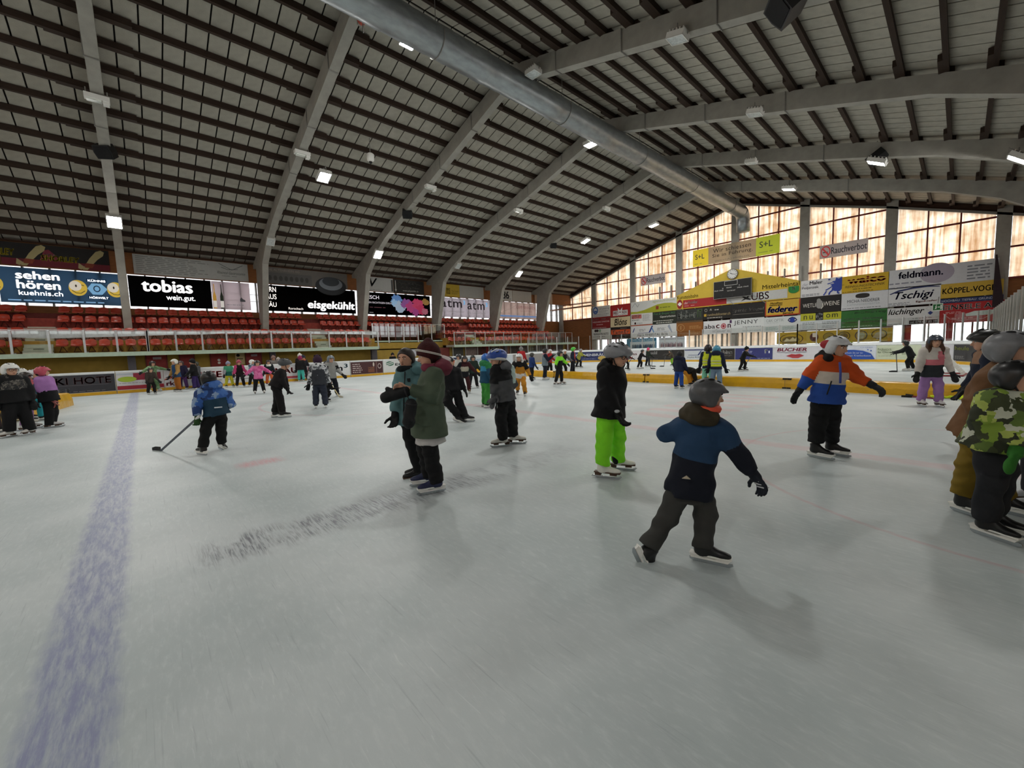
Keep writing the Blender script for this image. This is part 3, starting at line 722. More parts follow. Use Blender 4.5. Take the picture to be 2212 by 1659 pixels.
br = MB(); br.tube([(0.0, 0, -0.03), (-0.22, 0.14, -0.36)], 0.018, 6); br.tube([(0.0, 0, -0.03), (-0.22, -0.14, -0.36)], 0.018, 6); br.tube([(0.14, 0, -0.05), (-0.2, 0, -0.06)], 0.022, 6); br.tube([(-0.22, -0.17, -0.36), (-0.22, 0.17, -0.36)], 0.018, 6)
SM = mesh_of(seat_mesh(), 'stadium_seat', SEATR, smooth=True); BM = mesh_of(br, 'bracket', SEATD)
s0 = bpy.data.objects.new('stadium_seat', SM); b0 = bpy.data.objects.new('bracket', BM)
rown = ['front row', 'second row', 'third row', 'top row']
nseat = 0; cnt = {}
SECT = [(-99, 'left of the first stairs'), (-4, 'right of the first stairs'), (10.5, 'right of the middle stairs'), (GAP0, 'behind the platform gap, from its left end'), (GAP1, 'left of the far stairs, from the gap'), (25.2, 'right of the far stairs')]
for k in range(4):
    y = -6.4
    while y < YS1 - 0.6:
        y += 0.55
        if any(a - 0.16 < y < b_ + 0.16 for a, b_ in STAIRS) and k < 3: continue
        if k == 3 and any(a + 0.05 < y < b_ - 0.05 for a, b_ in STAIRS): continue
        if k < 2 and GAP0 - 0.25 < y < GAP1 + 0.3: continue
        if any(abs(y - f_) < 0.24 for f_ in FR) and k == 3: continue
        sec = [t for q, t in SECT if y > q][-1]; cnt[(k, sec)] = n_ = cnt.get((k, sec), 0) + 1
        s_ = s0 if nseat == 0 else s0.copy(); COL.objects.link(s_); s_.location = (ROWX[k], y, ROWF[k] + 0.44)
        th = {1: 'st', 2: 'nd', 3: 'rd'}.get(n_ % 10 if n_ not in (11, 12, 13) else 0, 'th')
        tag(s_, 'red plastic seat, %s, %d%s seat %s' % (rown[k], n_, th, sec), 'seat', 'red seats of the grandstand'); nseat += 1
        b_ = b0 if nseat == 1 else b0.copy(); COL.objects.link(b_); b_.parent = s_
# ---------------------------------------------------------------- glass balustrades
def balustrade(x, y0, y1, z0, zt_, label, step=1.275, cloth=None, ends=True):
    r = empty('glass_balustrade', (x, (y0 + y1) / 2, z0), label, 'railing', 'glass balustrades of the stand')
    n = max(1, round((y1 - y0) / step)); st = (y1 - y0) / n
    for i in range(n + 1):
        y = y0 + st * i; p = MB(); p.box((x - 0.03, y - 0.045, z0 - 0.15), (x + 0.03, y + 0.045, zt_)); po = obj('post', p, STEEL, r)
        p = MB(); p.box((x - 0.045, y + 0.06, z0 - 0.16), (x + 0.045, y + 0.12, z0 + 0.05)); obj('clamp', p, CONC_D, po)
        if i < n:
            p = MB(); p.box((x - 0.008, y + 0.06, z0 + 0.06), (x + 0.008, y + st - 0.06, zt_ - 0.02)); obj('pane', p, GLASS, r)
            if cloth:
                h = cloth[i % len(cloth)]; h2 = cloth[(i + 1) % len(cloth)]
                if h > 0: p = MB(); p.prism([(x - 0.08, y + 0.05, zt_ - 0.03), (x - 0.08, y + st - 0.05, zt_ - 0.03), (x - 0.08, y + st - 0.05, zt_ - h2), (x - 0.08, y + 0.05, zt_ - h)], (-0.012, 0, 0)); obj('white_cloth', p, mat('#e4e4e6', 0.8, var=0.08, scale=9), r)
    p = MB(); p.tube([(x, y0, zt_ + 0.01), (x, y1, zt_ + 0.01)], 0.02, 6); obj('hand_rail', p, STEEL, r)
    return r
balustrade(-32.0, -12.38, 0.37 - 0.0, 2.2, 3.4, 'glass balustrade at the left end of the stand deck', cloth=[0.36, 0.36, 0.38, 0.36, 0.40, 0.36, 0.36, 0.42, 0.38, 0.34, 0.28])
balustrade(-32.0, 0.40, 14.43, 2.2, 3.4, 'glass balustrade along the middle of the stand deck', cloth=[0.28, 0.24, 0.22, 0.14, 0.12, 0.10, 0.10, 0.16, 0.2, 0.2, 0.22])
balustrade(-33.92, GAP0 + 0.1, GAP1 + 0.25, 2.7, 4.2, 'taller glass balustrade around the raised platform', step=1.45)
balustrade(-32.0, GAP1 + 0.05, 39.2, 2.2, 3.36, 'glass balustrade along the far deck of the stand')
# glazed screen on the platform, window reflections put into its pane colour and bars
r = empty('reflection_screen', (-34.2, 16.9, 2.62), 'glazed screen painted with reflected pale windows and dark red bars on the raised platform', 'screen')
for i in range(6):
    y = GAP0 + 0.25 + i * 0.72
    if i in (3,): pass
    p = MB(); p.box((-34.3, y, 3.05), (-34.28, y + 0.66, 4.0)); obj('pane', p, mat('#cbbfc8', 0.3, var=0.1), r)
    p = MB(); p.box((-34.32, y + 0.66, 2.66), (-34.24, y + 0.72, 4.05)); obj('bar', p, REDST, r)
p = MB(); p.box((-34.31, GAP0 + 0.2, 3.5), (-34.25, GAP0 + 4.5, 3.55)); obj('cross_bar', p, REDST, r)

# ================================================================ rink boards
PATH = []; 
_pts = [V((BLX, BBY + BR_, 0))] + [p for p in RP[:22]] + [V((BRX, BBY + BR_, 0))]
S_ = [0.0]
for a, b_ in zip(_pts, _pts[1:]): S_.append(S_[-1] + (b_ - a).length)
def path_at(s):
    for i in range(len(_pts) - 1):
        if s <= S_[i + 1] or i == len(_pts) - 2:
            d = (_pts[i + 1] - _pts[i]); L_ = d.length or 1e-9; d = d / L_; return _pts[i] + d * (s - S_[i]), d
def s_of_px(x, z=0.6):
    """arc length where the board at height z appears at photo column x"""
    best = (1e9, 0)
    for i in range(0, int(S_[-1] * 20)):
        s = i / 20; q, _ = path_at(s); r_ = proj((q.x, q.y, z))
        if r_ and abs(r_[0] - x) < best[0] and q.y > -8: best = (abs(r_[0] - x), s)
    return best[1]
CAPW = mat('#eceeee', 0.45, var=0.03); KICK = mat('#d8a51f', 0.5, var=0.06); BOARDW = mat('#dfe2e2', 0.45, var=0.04)
def strip(s0, s1, off0, off1, z0, z1, into=None):
    """ribbon solid along the boards; off = distance towards the ice"""
    m_ = into or MB(); cuts = [s0] + [c for c in S_ if s0 < c < s1] + [s1]
    for a, b_ in zip(cuts, cuts[1:]):
        (p, d), (q, _) = path_at(a + 1e-6), path_at(b_ - 1e-6); n = V((d.y, -d.x, 0))
        c = [p + n * off0, q + n * off0, q + n * off1, p + n * off1]
        m_.prism([(v.x, v.y, z0) for v in c], (0, 0, z1 - z0))
    return m_
def board(s0, s1, col, label, kick=True, split=None):
    r = obj('dasher_board', strip(s0 + 0.004, s1 - 0.004, -0.10, 0.0, 0.0, 1.09), BOARDW, label=label, cat='rink board', group='boards round the rink')
    obj('advert', strip(s0 + 0.02, s1 - 0.02, 0.0, 0.012, 0.17, 1.05), col, r)
    obj('kick_plate', strip(s0 + 0.004, s1 - 0.004, 0.0, 0.02, 0.0, 0.15), KICK, r)
    obj('cap_rail', strip(s0, s1, -0.13, 0.03, 1.09, 1.17), CAPW, r)
    return r
def sL(y): return y - (BBY + BR_)          # arc length on the straight left side
# glass above the far boards
def shield(s0, s1, h, label):
    r = empty('glass_shield', path_at((s0 + s1) / 2)[0] + V((0, 0, 1.17)), label, 'glass shield', 'protective glass above the boards')
    n = max(1, round((s1 - s0) / 1.14))
    for i in range(n + 1):
        s = s0 + (s1 - s0) * i / n; obj('post', strip(s - 0.03, s + 0.03, -0.09, -0.03, 1.17, h), STEEL, r)
        if i < n: obj('pane', strip(s + 0.03, s + (s1 - s0) / n - 0.03, -0.07, -0.055, 1.18, h - 0.05), GLASS, r)
    obj('base_rail', strip(s0, s1, -0.1, -0.02, 1.17, 1.25), mat('#d9dcde', 0.5, var=0.1, scale=5), r)
SE0 = s_of_px(1142); SE1 = s_of_px(1275); SE2 = s_of_px(1720)
shield(SE0, SE1, 2.7, 'protective glass round the far left corner of the rink')
shield(SE1, SE2, 2.72, 'protective glass above the far boards, left half')
shield(SE2, S_[29] if len(S_) > 29 else S_[-1] - 8, 2.72, 'protective glass above the far boards, right half')
# ================================================================ foam mats that divide the rink
MATY = mat('#d3a010', 0.28, var=0.10, scale=2.5, bump=0.9, bscale=7, spec=0.5)
def foam_mat(a, b_, h, t, label):
    a, b_ = V(a), V(b_); d = (b_ - a).normalized(); n = V((-d.y, d.x, 0)); L_ = (b_ - a).length; k = 14
    m_ = MB(); prof = [(-t, 0), (-t * 0.97, h * 0.5), (-t * 0.8, h * 0.95), (-t * 0.6, h), (t * 0.6, h), (t * 0.8, h * 0.95), (t * 0.97, h * 0.5), (t, 0)]
    vs = []; 
    for i in range(k + 1):
        u = i / k; wv = 0.012 * math.sin(u * 37) + 0.01 * math.sin(u * 91)
        for x, z in prof: vs.append(a + d * (L_ * u) + n * (x * (1 + wv)) + V((0, 0, z * (1 + wv * (1 if z else 0)))))
    q = len(prof); fs = [(i * q + j, (i + 1) * q + j, (i + 1) * q + j + 1, i * q + j + 1) for i in range(k) for j in range(q - 1)]
    fs += [tuple(range(q)), tuple(range((k + 1) * q - 1, k * q - 1, -1))] + [(i * q + q - 1, (i + 1) * q + q - 1, (i + 1) * q, i * q) for i in range(k)]
    m_.add(vs, fs); r = obj('foam_mat', m_, MATY, label=label, cat='mat', group='yellow foam mats on the ice')
    for e in (a + d * 0.06, b_ - d * 0.06):
        p = MB(); p.beam(e - n * (t * 0.98), e - n * (t * 0.98) + V((0, 0, 0.001)) + n * 0.0 + d * 0.12, 0.03, 0.1); obj('strap', p, BLACK, r)
        p = MB(); p.beam(e - n * (t * 0.78) + V((0, 0, h * 0.95)), e - n * (t * 0.78) + V((0, 0, h * 0.95)) + d * 0.12, 0.06, 0.05); obj('strap', p, BLACK, r)
seq = [(-25.6, 18.1), (-20.3, 17.4), (-14.6, 16.55), (-8.97, 16.0), (-3.8, 15.78), (0.75, 14.95)]
nm = ['yellow foam mat at the far left end of the dividing line', 'yellow foam mat behind the white helmet in orange', 'shiny creased yellow foam mat behind the neon jacket', 'yellow foam mat behind the bending skater', 'creased yellow foam mat behind the two reflective vests', 'yellow foam mat behind the girl in pink']
for i in range(5): foam_mat((seq[i][0] + 0.02, seq[i][1], 0), (seq[i + 1][0] - 0.02, seq[i + 1][1], 0), 0.34, 0.22, nm[i + 1] if i else nm[0])
foam_mat((-23.4, -2.5, 0), (-20.2, -2.9, 0), 0.5, 0.42, 'yellow foam mat on the ice behind the girl with the pink helmet')
foam_mat((-20.1, -3.0, 0), (-15.6, -3.7, 0), 0.5, 0.42, 'yellow foam mat at the left picture edge behind the children')
# ================================================================ signs: flat print on boards and banners
_tm = {}
def text_mesh(s, bold=0.0, shear=0.0, space=1.0):
    k = (s, bold, shear, space)
    if k in _tm: return _tm[k]
    cu = bpy.data.curves.new('lettering', 'FONT'); cu.body = s; cu.size = 1; cu.shear = shear; cu.space_character = space; cu.resolution_u = 3
    o = bpy.data.objects.new('lettering', cu); ev = o; me = o.to_mesh()
    vs = np.empty(len(me.vertices) * 3); me.vertices.foreach_get('co', vs); vs = vs.reshape(-1, 3)
    fs = [tuple(p.vertices) for p in me.polygons]; ev.to_mesh_clear(); bpy.data.objects.remove(o); bpy.data.curves.remove(cu)
    v2 = vs[:, :2].copy()
    if bold:                                     # heavier strokes: the same letters again, shifted a little
        n = len(v2); v2 = np.concatenate([v2, v2 + [bold, 0], v2 - [bold, 0], v2 + [0, bold * .7], v2 - [0, bold * .7]]); fs = [tuple(i + n * q for i in f) for q in range(5) for f in fs]
    _tm[k] = (v2, fs); return _tm[k]
class Sheet:
    """a flat rectangle in the place: origin corner, unit right, unit up, outward normal"""
    def __init__(s, o, r, u, n, w, h): s.o, s.r, s.u, s.n, s.w, s.h = V(o), V(r), V(u), V(n), w, h
    def at(s, x, y, k=0.0): return s.o + s.r * (x * s.w) + s.u * (y * s.h) + s.n * k
_INK = [None]
def ink(c): return _INK[0](c) if _INK[0] else mat(c, 0.6, var=0.03)
def draw(sh, items, parent, lift=0.006):
    """items in fractions of the sheet, (0,0) bottom left"""
    for n, it in enumerate(items):
        k = lift + 0.0025 * n; t = it[0]
        m_ = MB()
        if t == 't':
            _, s_, x0, y0, x1, y1, c = it[:7]; bold = it[7] if len(it) > 7 else 0.0; shear = it[8] if len(it) > 8 else 0.0; sp = it[9] if len(it) > 9 else 1.0
            vs, fs = text_mesh(s_, bold, shear, sp)
            if len(vs) == 0: continue
            lo, hi = vs.min(0), vs.max(0); q = (vs - lo) / np.maximum(hi - lo, 1e-6)
            m_.add([sh.at(x0 + (x1 - x0) * a, y0 + (y1 - y0) * b_, k) for a, b_ in q], fs); obj('lettering', m_, ink(c), parent)
        elif t == 'r':
            _, x0, y0, x1, y1, c = it; m_.add([sh.at(x0, y0, k), sh.at(x1, y0, k), sh.at(x1, y1, k), sh.at(x0, y1, k)], [(0, 1, 2, 3)]); obj('colour_field', m_, ink(c), parent)
        elif t == 'e':
            _, cx, cy, rx, ry, c = it; m_.add([sh.at(cx + rx * math.cos(a * math.pi / 12), cy + ry * math.sin(a * math.pi / 12), k) for a in range(24)], [tuple(range(24))]); obj('emblem', m_, ink(c), parent)
        elif t == 'o':
            _, cx, cy, rx, ry, w, c = it
            for a in range(25):
                for f_ in (1, 1 - w): m_.v.append(tuple(sh.at(cx + rx * f_ * math.cos(a * math.pi / 12), cy + ry * f_ * math.sin(a * math.pi / 12), k)))
            for a in range(24): m_.f.append([2 * a, 2 * a + 2, 2 * a + 3, 2 * a + 1]); m_.m.append(0)
            obj('emblem_ring', m_, ink(c), parent)
        elif t == 'p':
            _, pts, c = it; m_.add([sh.at(a, b_, k) for a, b_ in pts], [tuple(range(len(pts)))]); obj('shape', m_, ink(c), parent)
        elif t == 's':                                      # stroke along points
            _, pts, w, c = it; P = [sh.at(a, b_, k) for a, b_ in pts]
            for a, b_ in zip(P, P[1:]):
                d = (b_ - a).normalized(); sd = sh.n.cross(d) * (w * sh.h / 2); m_.add([a - sd, b_ - sd, b_ + sd, a + sd], [(0, 1, 2, 3)])
            obj('stroke', m_, ink(c), parent)
        elif t == 'l':                                      # rows of print too small to read
            _, x0, y0, x1, y1, rows, c = it; rnd = random.Random(int(x0 * 991 + y0 * 77 + rows))
            for i in range(rows):
                yy = y0 + (y1 - y0) * (rows - 1 - i + 0.2) / rows; hh = (y1 - y0) / rows * 0.42; x = x0; e = x1 - (x1 - x0) * rnd.random() * 0.3
                while x < e:
                    w = min((0.03 + 0.07 * rnd.random()), e - x + 0.005); m_.add([sh.at(x, yy, k), sh.at(x + w, yy, k), sh.at(x + w, yy + hh, k), sh.at(x, yy + hh, k)], [(0, 1, 2, 3)]); x += w + 0.018
            obj('small_print', m_, ink(c), parent)
def bl(c, c2=None): return translucent(c, c2 or c, trans=0.72, streak=(1, 1, 1), amount=(0.35, 0.75), key='banner_cloth')
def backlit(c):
    """print on a backlit banner: emission added to its colour stands in for the daylight behind it"""
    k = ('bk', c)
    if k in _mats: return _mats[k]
    m = bpy.data.materials.new('emissive_print'); _mats[k] = m; m.use_nodes = True; b = m.node_tree.nodes['Principled BSDF']; q = lin(c) + (1,)
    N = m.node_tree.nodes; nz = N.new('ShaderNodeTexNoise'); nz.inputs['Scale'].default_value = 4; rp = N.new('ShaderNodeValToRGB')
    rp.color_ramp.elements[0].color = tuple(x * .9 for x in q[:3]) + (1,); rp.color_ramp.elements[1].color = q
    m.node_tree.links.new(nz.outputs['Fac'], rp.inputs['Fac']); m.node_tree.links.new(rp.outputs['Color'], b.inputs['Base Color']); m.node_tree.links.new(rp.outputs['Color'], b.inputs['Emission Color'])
    b.inputs['Emission Strength'].default_value = 0.5; b.inputs['Roughness'].default_value = 0.8  # added glow stands in for daylight coming through the cloth
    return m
def sign(name, sh, col, label, cat='sign', group=None, items=(), thick=0.03, m_=None):
    p = MB(); c = [sh.at(0, 0), sh.at(1, 0), sh.at(1, 1), sh.at(0, 1)]; p.prism([v - sh.n * thick for v in c], sh.n * thick)
    r = obj(name, p, m_ or ink(col), label=label, cat=cat, group=group); draw(sh, items, r); return r
# ---- end wall: pixel corners -> sheet on the plane in front of the wall
ZA = lambda x, y: (1270 + x / 10.367, 630 + y / 10.367)
ZBm = lambda x, y: (1450 + x / 7.541, 570 + y / 7.541)
ZC = lambda x, y: (1720 + x / 9.217, 560 + y / 9.217)
ZD = lambda x, y: (1900 + x / 6.635, 550 + y / 6.635)
YA = YW - 0.30
def esheet(tl, br, Y=YA, pad=0.0):
    a, b_ = on_y(*tl, Y), on_y(*br, Y); return Sheet((a.x, Y, b_.z), (1, 0, 0), (0, 0, 1), (0, -1, 0), b_.x - a.x, a.z - b_.z)
GA = 'advertising boards on the end wall'
def ad(z, tl, br, col, label, items=(), Y=YA): return sign('advertising_board', esheet(z(*tl), z(*br), Y), col, label, 'sign', GA, items)
W_, K_, GR = '#dcdcda', '#161616', '#8d9094'
ad(ZA, (105, 345), (495, 545), '#c9c9c4', 'grey board with a round blue emblem, top left of the end wall', [('o', .17, .62, .15, .34, .35, '#2d5a9a'), ('r', .09, .45, .25, .6, '#2d5a9a'), ('t', 'rohr graenzi ag', .38, .62, .95, .82, '#555555'), ('l', .38, .35, .9, .6, 2, '#9a9a98'), ('l', .05, .05, .95, .32, 2, '#8c8c8a')])
ad(ZA, (502, 312), (945, 535), '#a3221f', 'red board with a white fox logo panel', [('r', .14, .08, .88, .5, W_), ('t', 'RED', .17, .2, .42, .45, '#b02320', .03), ('t', 'FOX', .6, .2, .85, .45, '#b02320', .03), ('p', [(.4, .42), (.38, .75), (.5, .5), (.62, .75), (.6, .42), (.5, .22)], W_), ('p', [(.45, .4), (.55, .4), (.5, .28)], '#7a1513'), ('l', .2, .1, .85, .17, 1, '#8a4a48')])
ad(ZA, (95, 585), (496, 810), '#7c1b1b', 'dark red board with white capital text on the left', [('t', 'BÜHRO - SIEBER AG', .04, .74, .97, .9, '#d9c8c8', .01), ('t', 'HEIZUNG SANITÄR', .04, .52, .97, .66, '#d9c8c8'), ('l', .25, .28, .75, .42, 1, '#c0a0a0'), ('l', .04, .03, .97, .13, 1, '#c0a0a0')])
ad(ZA, (505, 588), (945, 772), '#cdbd97', 'beige board with dark graffiti style writing', [('t', 'Blóns', .2, .16, .85, .85, '#3a3531', .02, .25), ('s', [(.2, .7), (.35, .75), (.4, .9)], .05, '#3a3531')])
ad(ZA, (92, 845), (507, 1062), '#c8cac4', 'white board with black and green bubbles at lower left', [('e', .2, .83, .07, .12, '#271516'), ('e', .3, .83, .07, .12, '#271516'), ('e', .44, .82, .06, .14, '#7f9a80'), ('t', 'RUNGATIN AUTO', .1, .42, .9, .62, '#3a3636', .02), ('l', .08, .2, .92, .36, 1, '#777777'), ('l', .1, .02, .85, .16, 1, '#8a8a88')])
ad(ZA, (515, 812), (947, 1050), '#1f1715', 'black board with an orange lettered band', [('r', 0, .4, 1, .8, '#c24f23'), ('t', 'TannEr', .06, .45, .95, .74, '#e8e0d8', .01, 0, 1.05), ('l', .05, .02, .95, .12, 1, '#8a7a74'), ('l', .5, .86, .95, .96, 1, '#8a7a74')])
ad(ZA, (960, 245), (1985, 412), '#cfd2cf', 'long white board with a lime green wave', [('p', [(0, 0), (1, 0), (1, .52), (.9, .62), (.75, .66), (.6, .6), (.45, .42), (.3, .25), (.15, .16), (0, .2)], '#a2a62a'), ('t', 'agenzuintlook', .5, .72, .97, .95, '#a8b070'), ('s', [(.03, .55), (.1, .9), (.16, .55), (.2, .8)], .04, GR), ('r', .57, .2, .63, .48, '#8a3a22'), ('l', .66, .25, .9, .42, 1, '#6a7020')])
ad(ZA, (962, 508), (1447, 718), '#d2d4d2', 'white board with red block name, left middle of the end wall', [('r', .03, .55, .5, .92, '#c0504a'), ('t', 'BAMERT', .05, .58, .48, .9, '#e9e4e2', .02), ('l', .04, .36, .5, .52, 1, '#777777'), ('l', .56, .3, .92, .9, 6, '#9a9c9e'), ('e', .21, .14, .045, .1, '#3a1512'), ('l', .3, .08, .55, .2, 1, '#888888'), ('r', 0, -.1, 1, -.02, '#b9654d')])
ad(ZA, (1452, 470), (1978, 705), '#23291f', 'dark green board with plastering text in white', [('t', 'Frei & Breyer AG', .04, .72, .95, .95, '#4a7a50', 0, .2), ('t', 'Gipserarbeiten', .32, .48, .97, .68, '#e4e4de'), ('l', .03, .22, .97, .36, 1, '#d0d0c8'), ('l', .15, .06, .88, .2, 1, '#d0d0c8')])
ad(ZA, (960, 775), (1982, 990), '#d3d6d6', 'long white bank board with blue arrow emblem', [('p', [(.41, .38), (.48, .92), (.51, .92), (.445, .38)], '#24357c'), ('p', [(.54, .38), (.49, .8), (.475, .7), (.515, .38)], '#5a8fc0'), ('r', .17, .36, .42, .39, '#24357c'), ('r', .55, .4, .85, .42, '#8090b0'), ('t', 'Alpha RHEINTAL Bank', .15, .05, .83, .3, '#4a4e50'), ('p', [(.04, .45), (.08, .8), (.1, .8), (.06, .45)], '#24357c'), ('l', .2, .5, .34, .72, 3, GR), ('l', .6, .5, .78, .75, 3, GR), ('p', [(.82, .8), (.86, .95), (.92, .3), (.9, .3)], '#9aa4b4')])
# the yellow gable board with the clock, club name, scoreboard and two bank strips
P0 = on_y(*ZBm(90, 520), YA); PA = on_y(*ZBm(1000, 95), YA); P1 = on_y(*ZBm(2105, 275), YA); PBz = on_y(*ZBm(90, 745), YA).z
zl = (P0.z + P1.z) / 2
p = MB(); p.prism([(P0.x, YA, PBz), (P1.x, YA, PBz), (P1.x, YA, zl), (PA.x + 0.35, YA, PA.z), (PA.x - 0.35, YA, PA.z), (P0.x, YA, zl)], (0, 0.04, 0))
GB = obj('gable_board', p, mat('#c9ad3c', 0.7, var=0.06, scale=1.5), label='large yellow gable shaped board under the clock', cat='sign')
gs = Sheet((P0.x, YA, PBz), (1, 0, 0), (0, 0, 1), (0, -1, 0), P1.x - P0.x, zl - PBz)
draw(gs, [('t', 'Kunsteisbahn', .005, .72, .205, .98, '#1c1a12', .005), ('t', 'Mittelrheintal', .735, .74, .995, 1.0, '#1c1a12', .005), ('e', .03, .36, .027, .33, '#8e1d1c'), ('r', .021, .24, .039, .5, '#e8e4de'), ('r', .012, .31, .048, .43, '#e8e4de'),
          ('r', .062, .06, .455, .62, '#9c1f22'), ('t', 'die', .075, .32, .105, .5, '#e6c9c4', 0, .2), ('t', 'Mobiliar', .11, .32, .2, .52, '#e9dedc', .02), ('l', .075, .16, .17, .24, 1, '#d4a0a0'), ('r', .455, .06, .915, .62, '#b9bab8'),
          ('t', 'UBS', .655, .12, .785, .58, '#a8322f', .005), ('p', [(.57, .12), (.6, .3), (.575, .42), (.615, .34), (.635, .5), (.63, .3), (.65, .14), (.61, .22)], '#1a1a1a'), ('s', [(.568, .5), (.65, .2)], .05, '#1a1a1a'), ('e', .957, .5, .036, .2, '#1e7a35'), ('r', .921, .5, .993, .72, '#1e7a35'), ('t', 'S', .945, .5, .968, .68, '#e4ece0', .02)], GB)
cs = on_y(*ZBm(998, 165), YA - 0.06); r = empty('wall_clock', cs, 'round white wall clock at the peak of the yellow board', 'clock')
p = MB(); p.tube([cs + V((0, 0.04, 0)), cs - V((0, 0.06, 0))], 0.5, 28); obj('clock_case', p, mat('#6f6a5e', 0.5), r)
sh = Sheet(cs + V((-0.45, -0.065, -0.45)), (1, 0, 0), (0, 0, 1), (0, -1, 0), 0.9, 0.9)
p = MB(); p.add([sh.at(.5 + .48 * math.cos(a * math.pi / 16), .5 + .48 * math.sin(a * math.pi / 16), 0.0) for a in range(32)], [tuple(range(32))]); fc = obj('clock_face', p, mat('#d6d8d6', 0.35), r)
for a in range(12): draw(sh, [('s', [(.5 + .36 * math.sin(a * math.pi / 6), .5 + .36 * math.cos(a * math.pi / 6)), (.5 + .44 * math.sin(a * math.pi / 6), .5 + .44 * math.cos(a * math.pi / 6))], .05, K_)], fc)
draw(sh, [('s', [(.5, .5), (.28, .62)], .06, K_), ('s', [(.5, .5), (.86, .42)], .045, K_)], r, 0.012)
# scoreboard, hung forward of the wall
sb = esheet(ZBm(693, 303), ZBm(1303, 512), YA - 0.35); r = sign('scoreboard', sb, '#0e0e0f', 'black scoreboard in a thin white frame on the yellow board', 'scoreboard', None,
    [('s', [(0, 0), (1, 0), (1, 1), (0, 1), (0, 0)], .012, '#b8b8b4'), ('s', [(.3, .72), (.64, .72), (.64, .97), (.3, .97), (.3, .72)], .015, '#d8d8d4'), ('t', 'PERIODE', .35, .56, .49, .62, '#d4d4d0'), ('t', 'H', .24, .54, .265, .61, '#d4d4d0'), ('t', 'G', .68, .62, .705, .69, '#d4d4d0'),
     ('t', 'SPIELER  STRAFE', .02, .44, .27, .5, '#cfcfcb'), ('t', 'SPIELER  STRAFE', .64, .5, .93, .56, '#cfcfcb'), ('t', 'TEAM TIME OUT', .37, .37, .59, .43, '#cfcfcb'), ('r', .5, .03, .53, .2, '#1c1c1e'), ('r', .2, .03, .23, .2, '#1c1c1e'), ('r', .8, .03, .83, .25, '#1c1c1e')], thick=0.2)
p = MB(); p.box(sb.at(.2, .3, -.2), sb.at(.8, .7, -.2) + V((0, .2, 0))); obj('mount', p, GALV, r)
p = MB(); p.tube([sb.at(.35, 0, -.1), sb.at(.55, -.42, -.1)], 0.03, 6); obj('stay', p, GALV, r)
p = MB(); p.tube([sb.at(1.0, .05, -.1), sb.at(1.35, -.5, -.1)], 0.03, 6); obj('stay', p, GALV, r)
ad(ZBm, (85, 760), (515, 905), '#2a2d2a', 'dark board with tall white lowercase letters under the Swiss shield', [('t', 'sieber', .05, .2, .78, .9, '#cfd4cc', .02), ('t', 'IT', .8, .22, .97, .88, '#8fae7a', .02), ('r', 0, -.18, 1, -.02, '#5a4630')])
ad(ZBm, (85, 965), (515, 1160), '#8a5520', 'brown board with a thin ring emblem', [('o', .17, .62, .14, .26, .08, '#c8a878'), ('t', 'SE', .14, .5, .2, .74, '#c8a878'), ('l', .5, .5, .93, .75, 3, '#b98c58'), ('l', .5, .1, .93, .3, 2, '#b98c58')])
ad(ZBm, (522, 712), (975, 882), '#15120f', 'black board with small car logos and a web address', [('t', 'rundmobilcenter.ch', .16, .28, .97, .48, '#a8956a'), ('r', .03, .26, .12, .46, '#b8962c'), ('o', .1, .75, .05, .12, .2, '#b8b4aa'), ('s', [(.25, .7), (.28, .85), (.31, .7)], .04, '#b8b4aa'), ('l', .42, .66, .62, .84, 1, '#a8a49a'), ('l', .15, .08, .8, .2, 1, '#b8b4aa')])
ad(ZBm, (980, 668), (1525, 858), '#131210', 'black board with wide spaced white name', [('t', 'Spirig Vogel', .03, .42, .97, .66, '#dcd8d0', .015, .15, 1.15), ('r', .05, .28, .95, .3, '#8a857c')])
ad(ZBm, (1535, 615), (2098, 815), '#c4a032', 'yellow board with red border and blue bold name', [('s', [(.01, .98), (.01, .02), (.985, .02), (.985, .98)], .07, '#a83a22'), ('t', 'Metallbau', .15, .76, .5, .9, '#2a2018', .02), ('t', 'Heizungen', .13, .62, .5, .76, '#2a2018', .02), ('t', 'federer', .07, .2, .93, .62, '#26388c', .05, .2), ('t', 'Berneck', .52, .06, .82, .2, '#3a3020', .02)])
ad(ZBm, (525, 940), (984, 1130), '#d4d6d8', 'white board with grey and red name and a ringed dot', [('t', 'aba', .04, .42, .42, .75, '#54545c', .01), ('t', 'c', .46, .42, .58, .7, '#b03040', .02), ('t', 'n', .86, .42, .97, .7, '#7a2c50', .02), ('o', .72, .56, .09, .2, .3, '#b03040'), ('e', .72, .56, .045, .1, '#a01c2c'), ('r', .93, .75, 1.0, .97, '#4a2a58'), ('t', 'SICHERHEIT AG', .33, .12, .97, .26, '#a0a4a8')])
ad(ZBm, (987, 903), (1510, 1105), '#d1d6d6', 'white board with angular black name', [('t', 'JENNY', .07, .52, .82, .88, '#34383a', 0, 0, 1.1), ('l', .35, .36, .95, .46, 1, '#8a9092'), ('l', .35, .08, .95, .2, 1, '#a0b0b0')])
ad(ZBm, (1515, 878), (2100, 1085), '#ccd2d2', 'white optician board with a dark blue eye', [('t', 'C&K OPTIK', .06, .68, .56, .86, '#8a9494'), ('p', [(.66, .72), (.7, .86), (.78, .94), (.86, .88), (.92, .72), (.85, .58), (.78, .54), (.71, .6)], '#1f2a5a'), ('p', [(.69, .73), (.78, .87), (.89, .73), (.78, .6)], W_), ('e', .785, .73, .065, .15, '#1c3a9a'), ('l', .05, .1, .42, .34, 4, '#8fb0a8'), ('l', .52, .1, .92, .34, 4, '#8fb0a8'), ('l', .08, .58, .55, .64, 1, '#aab4b4')])
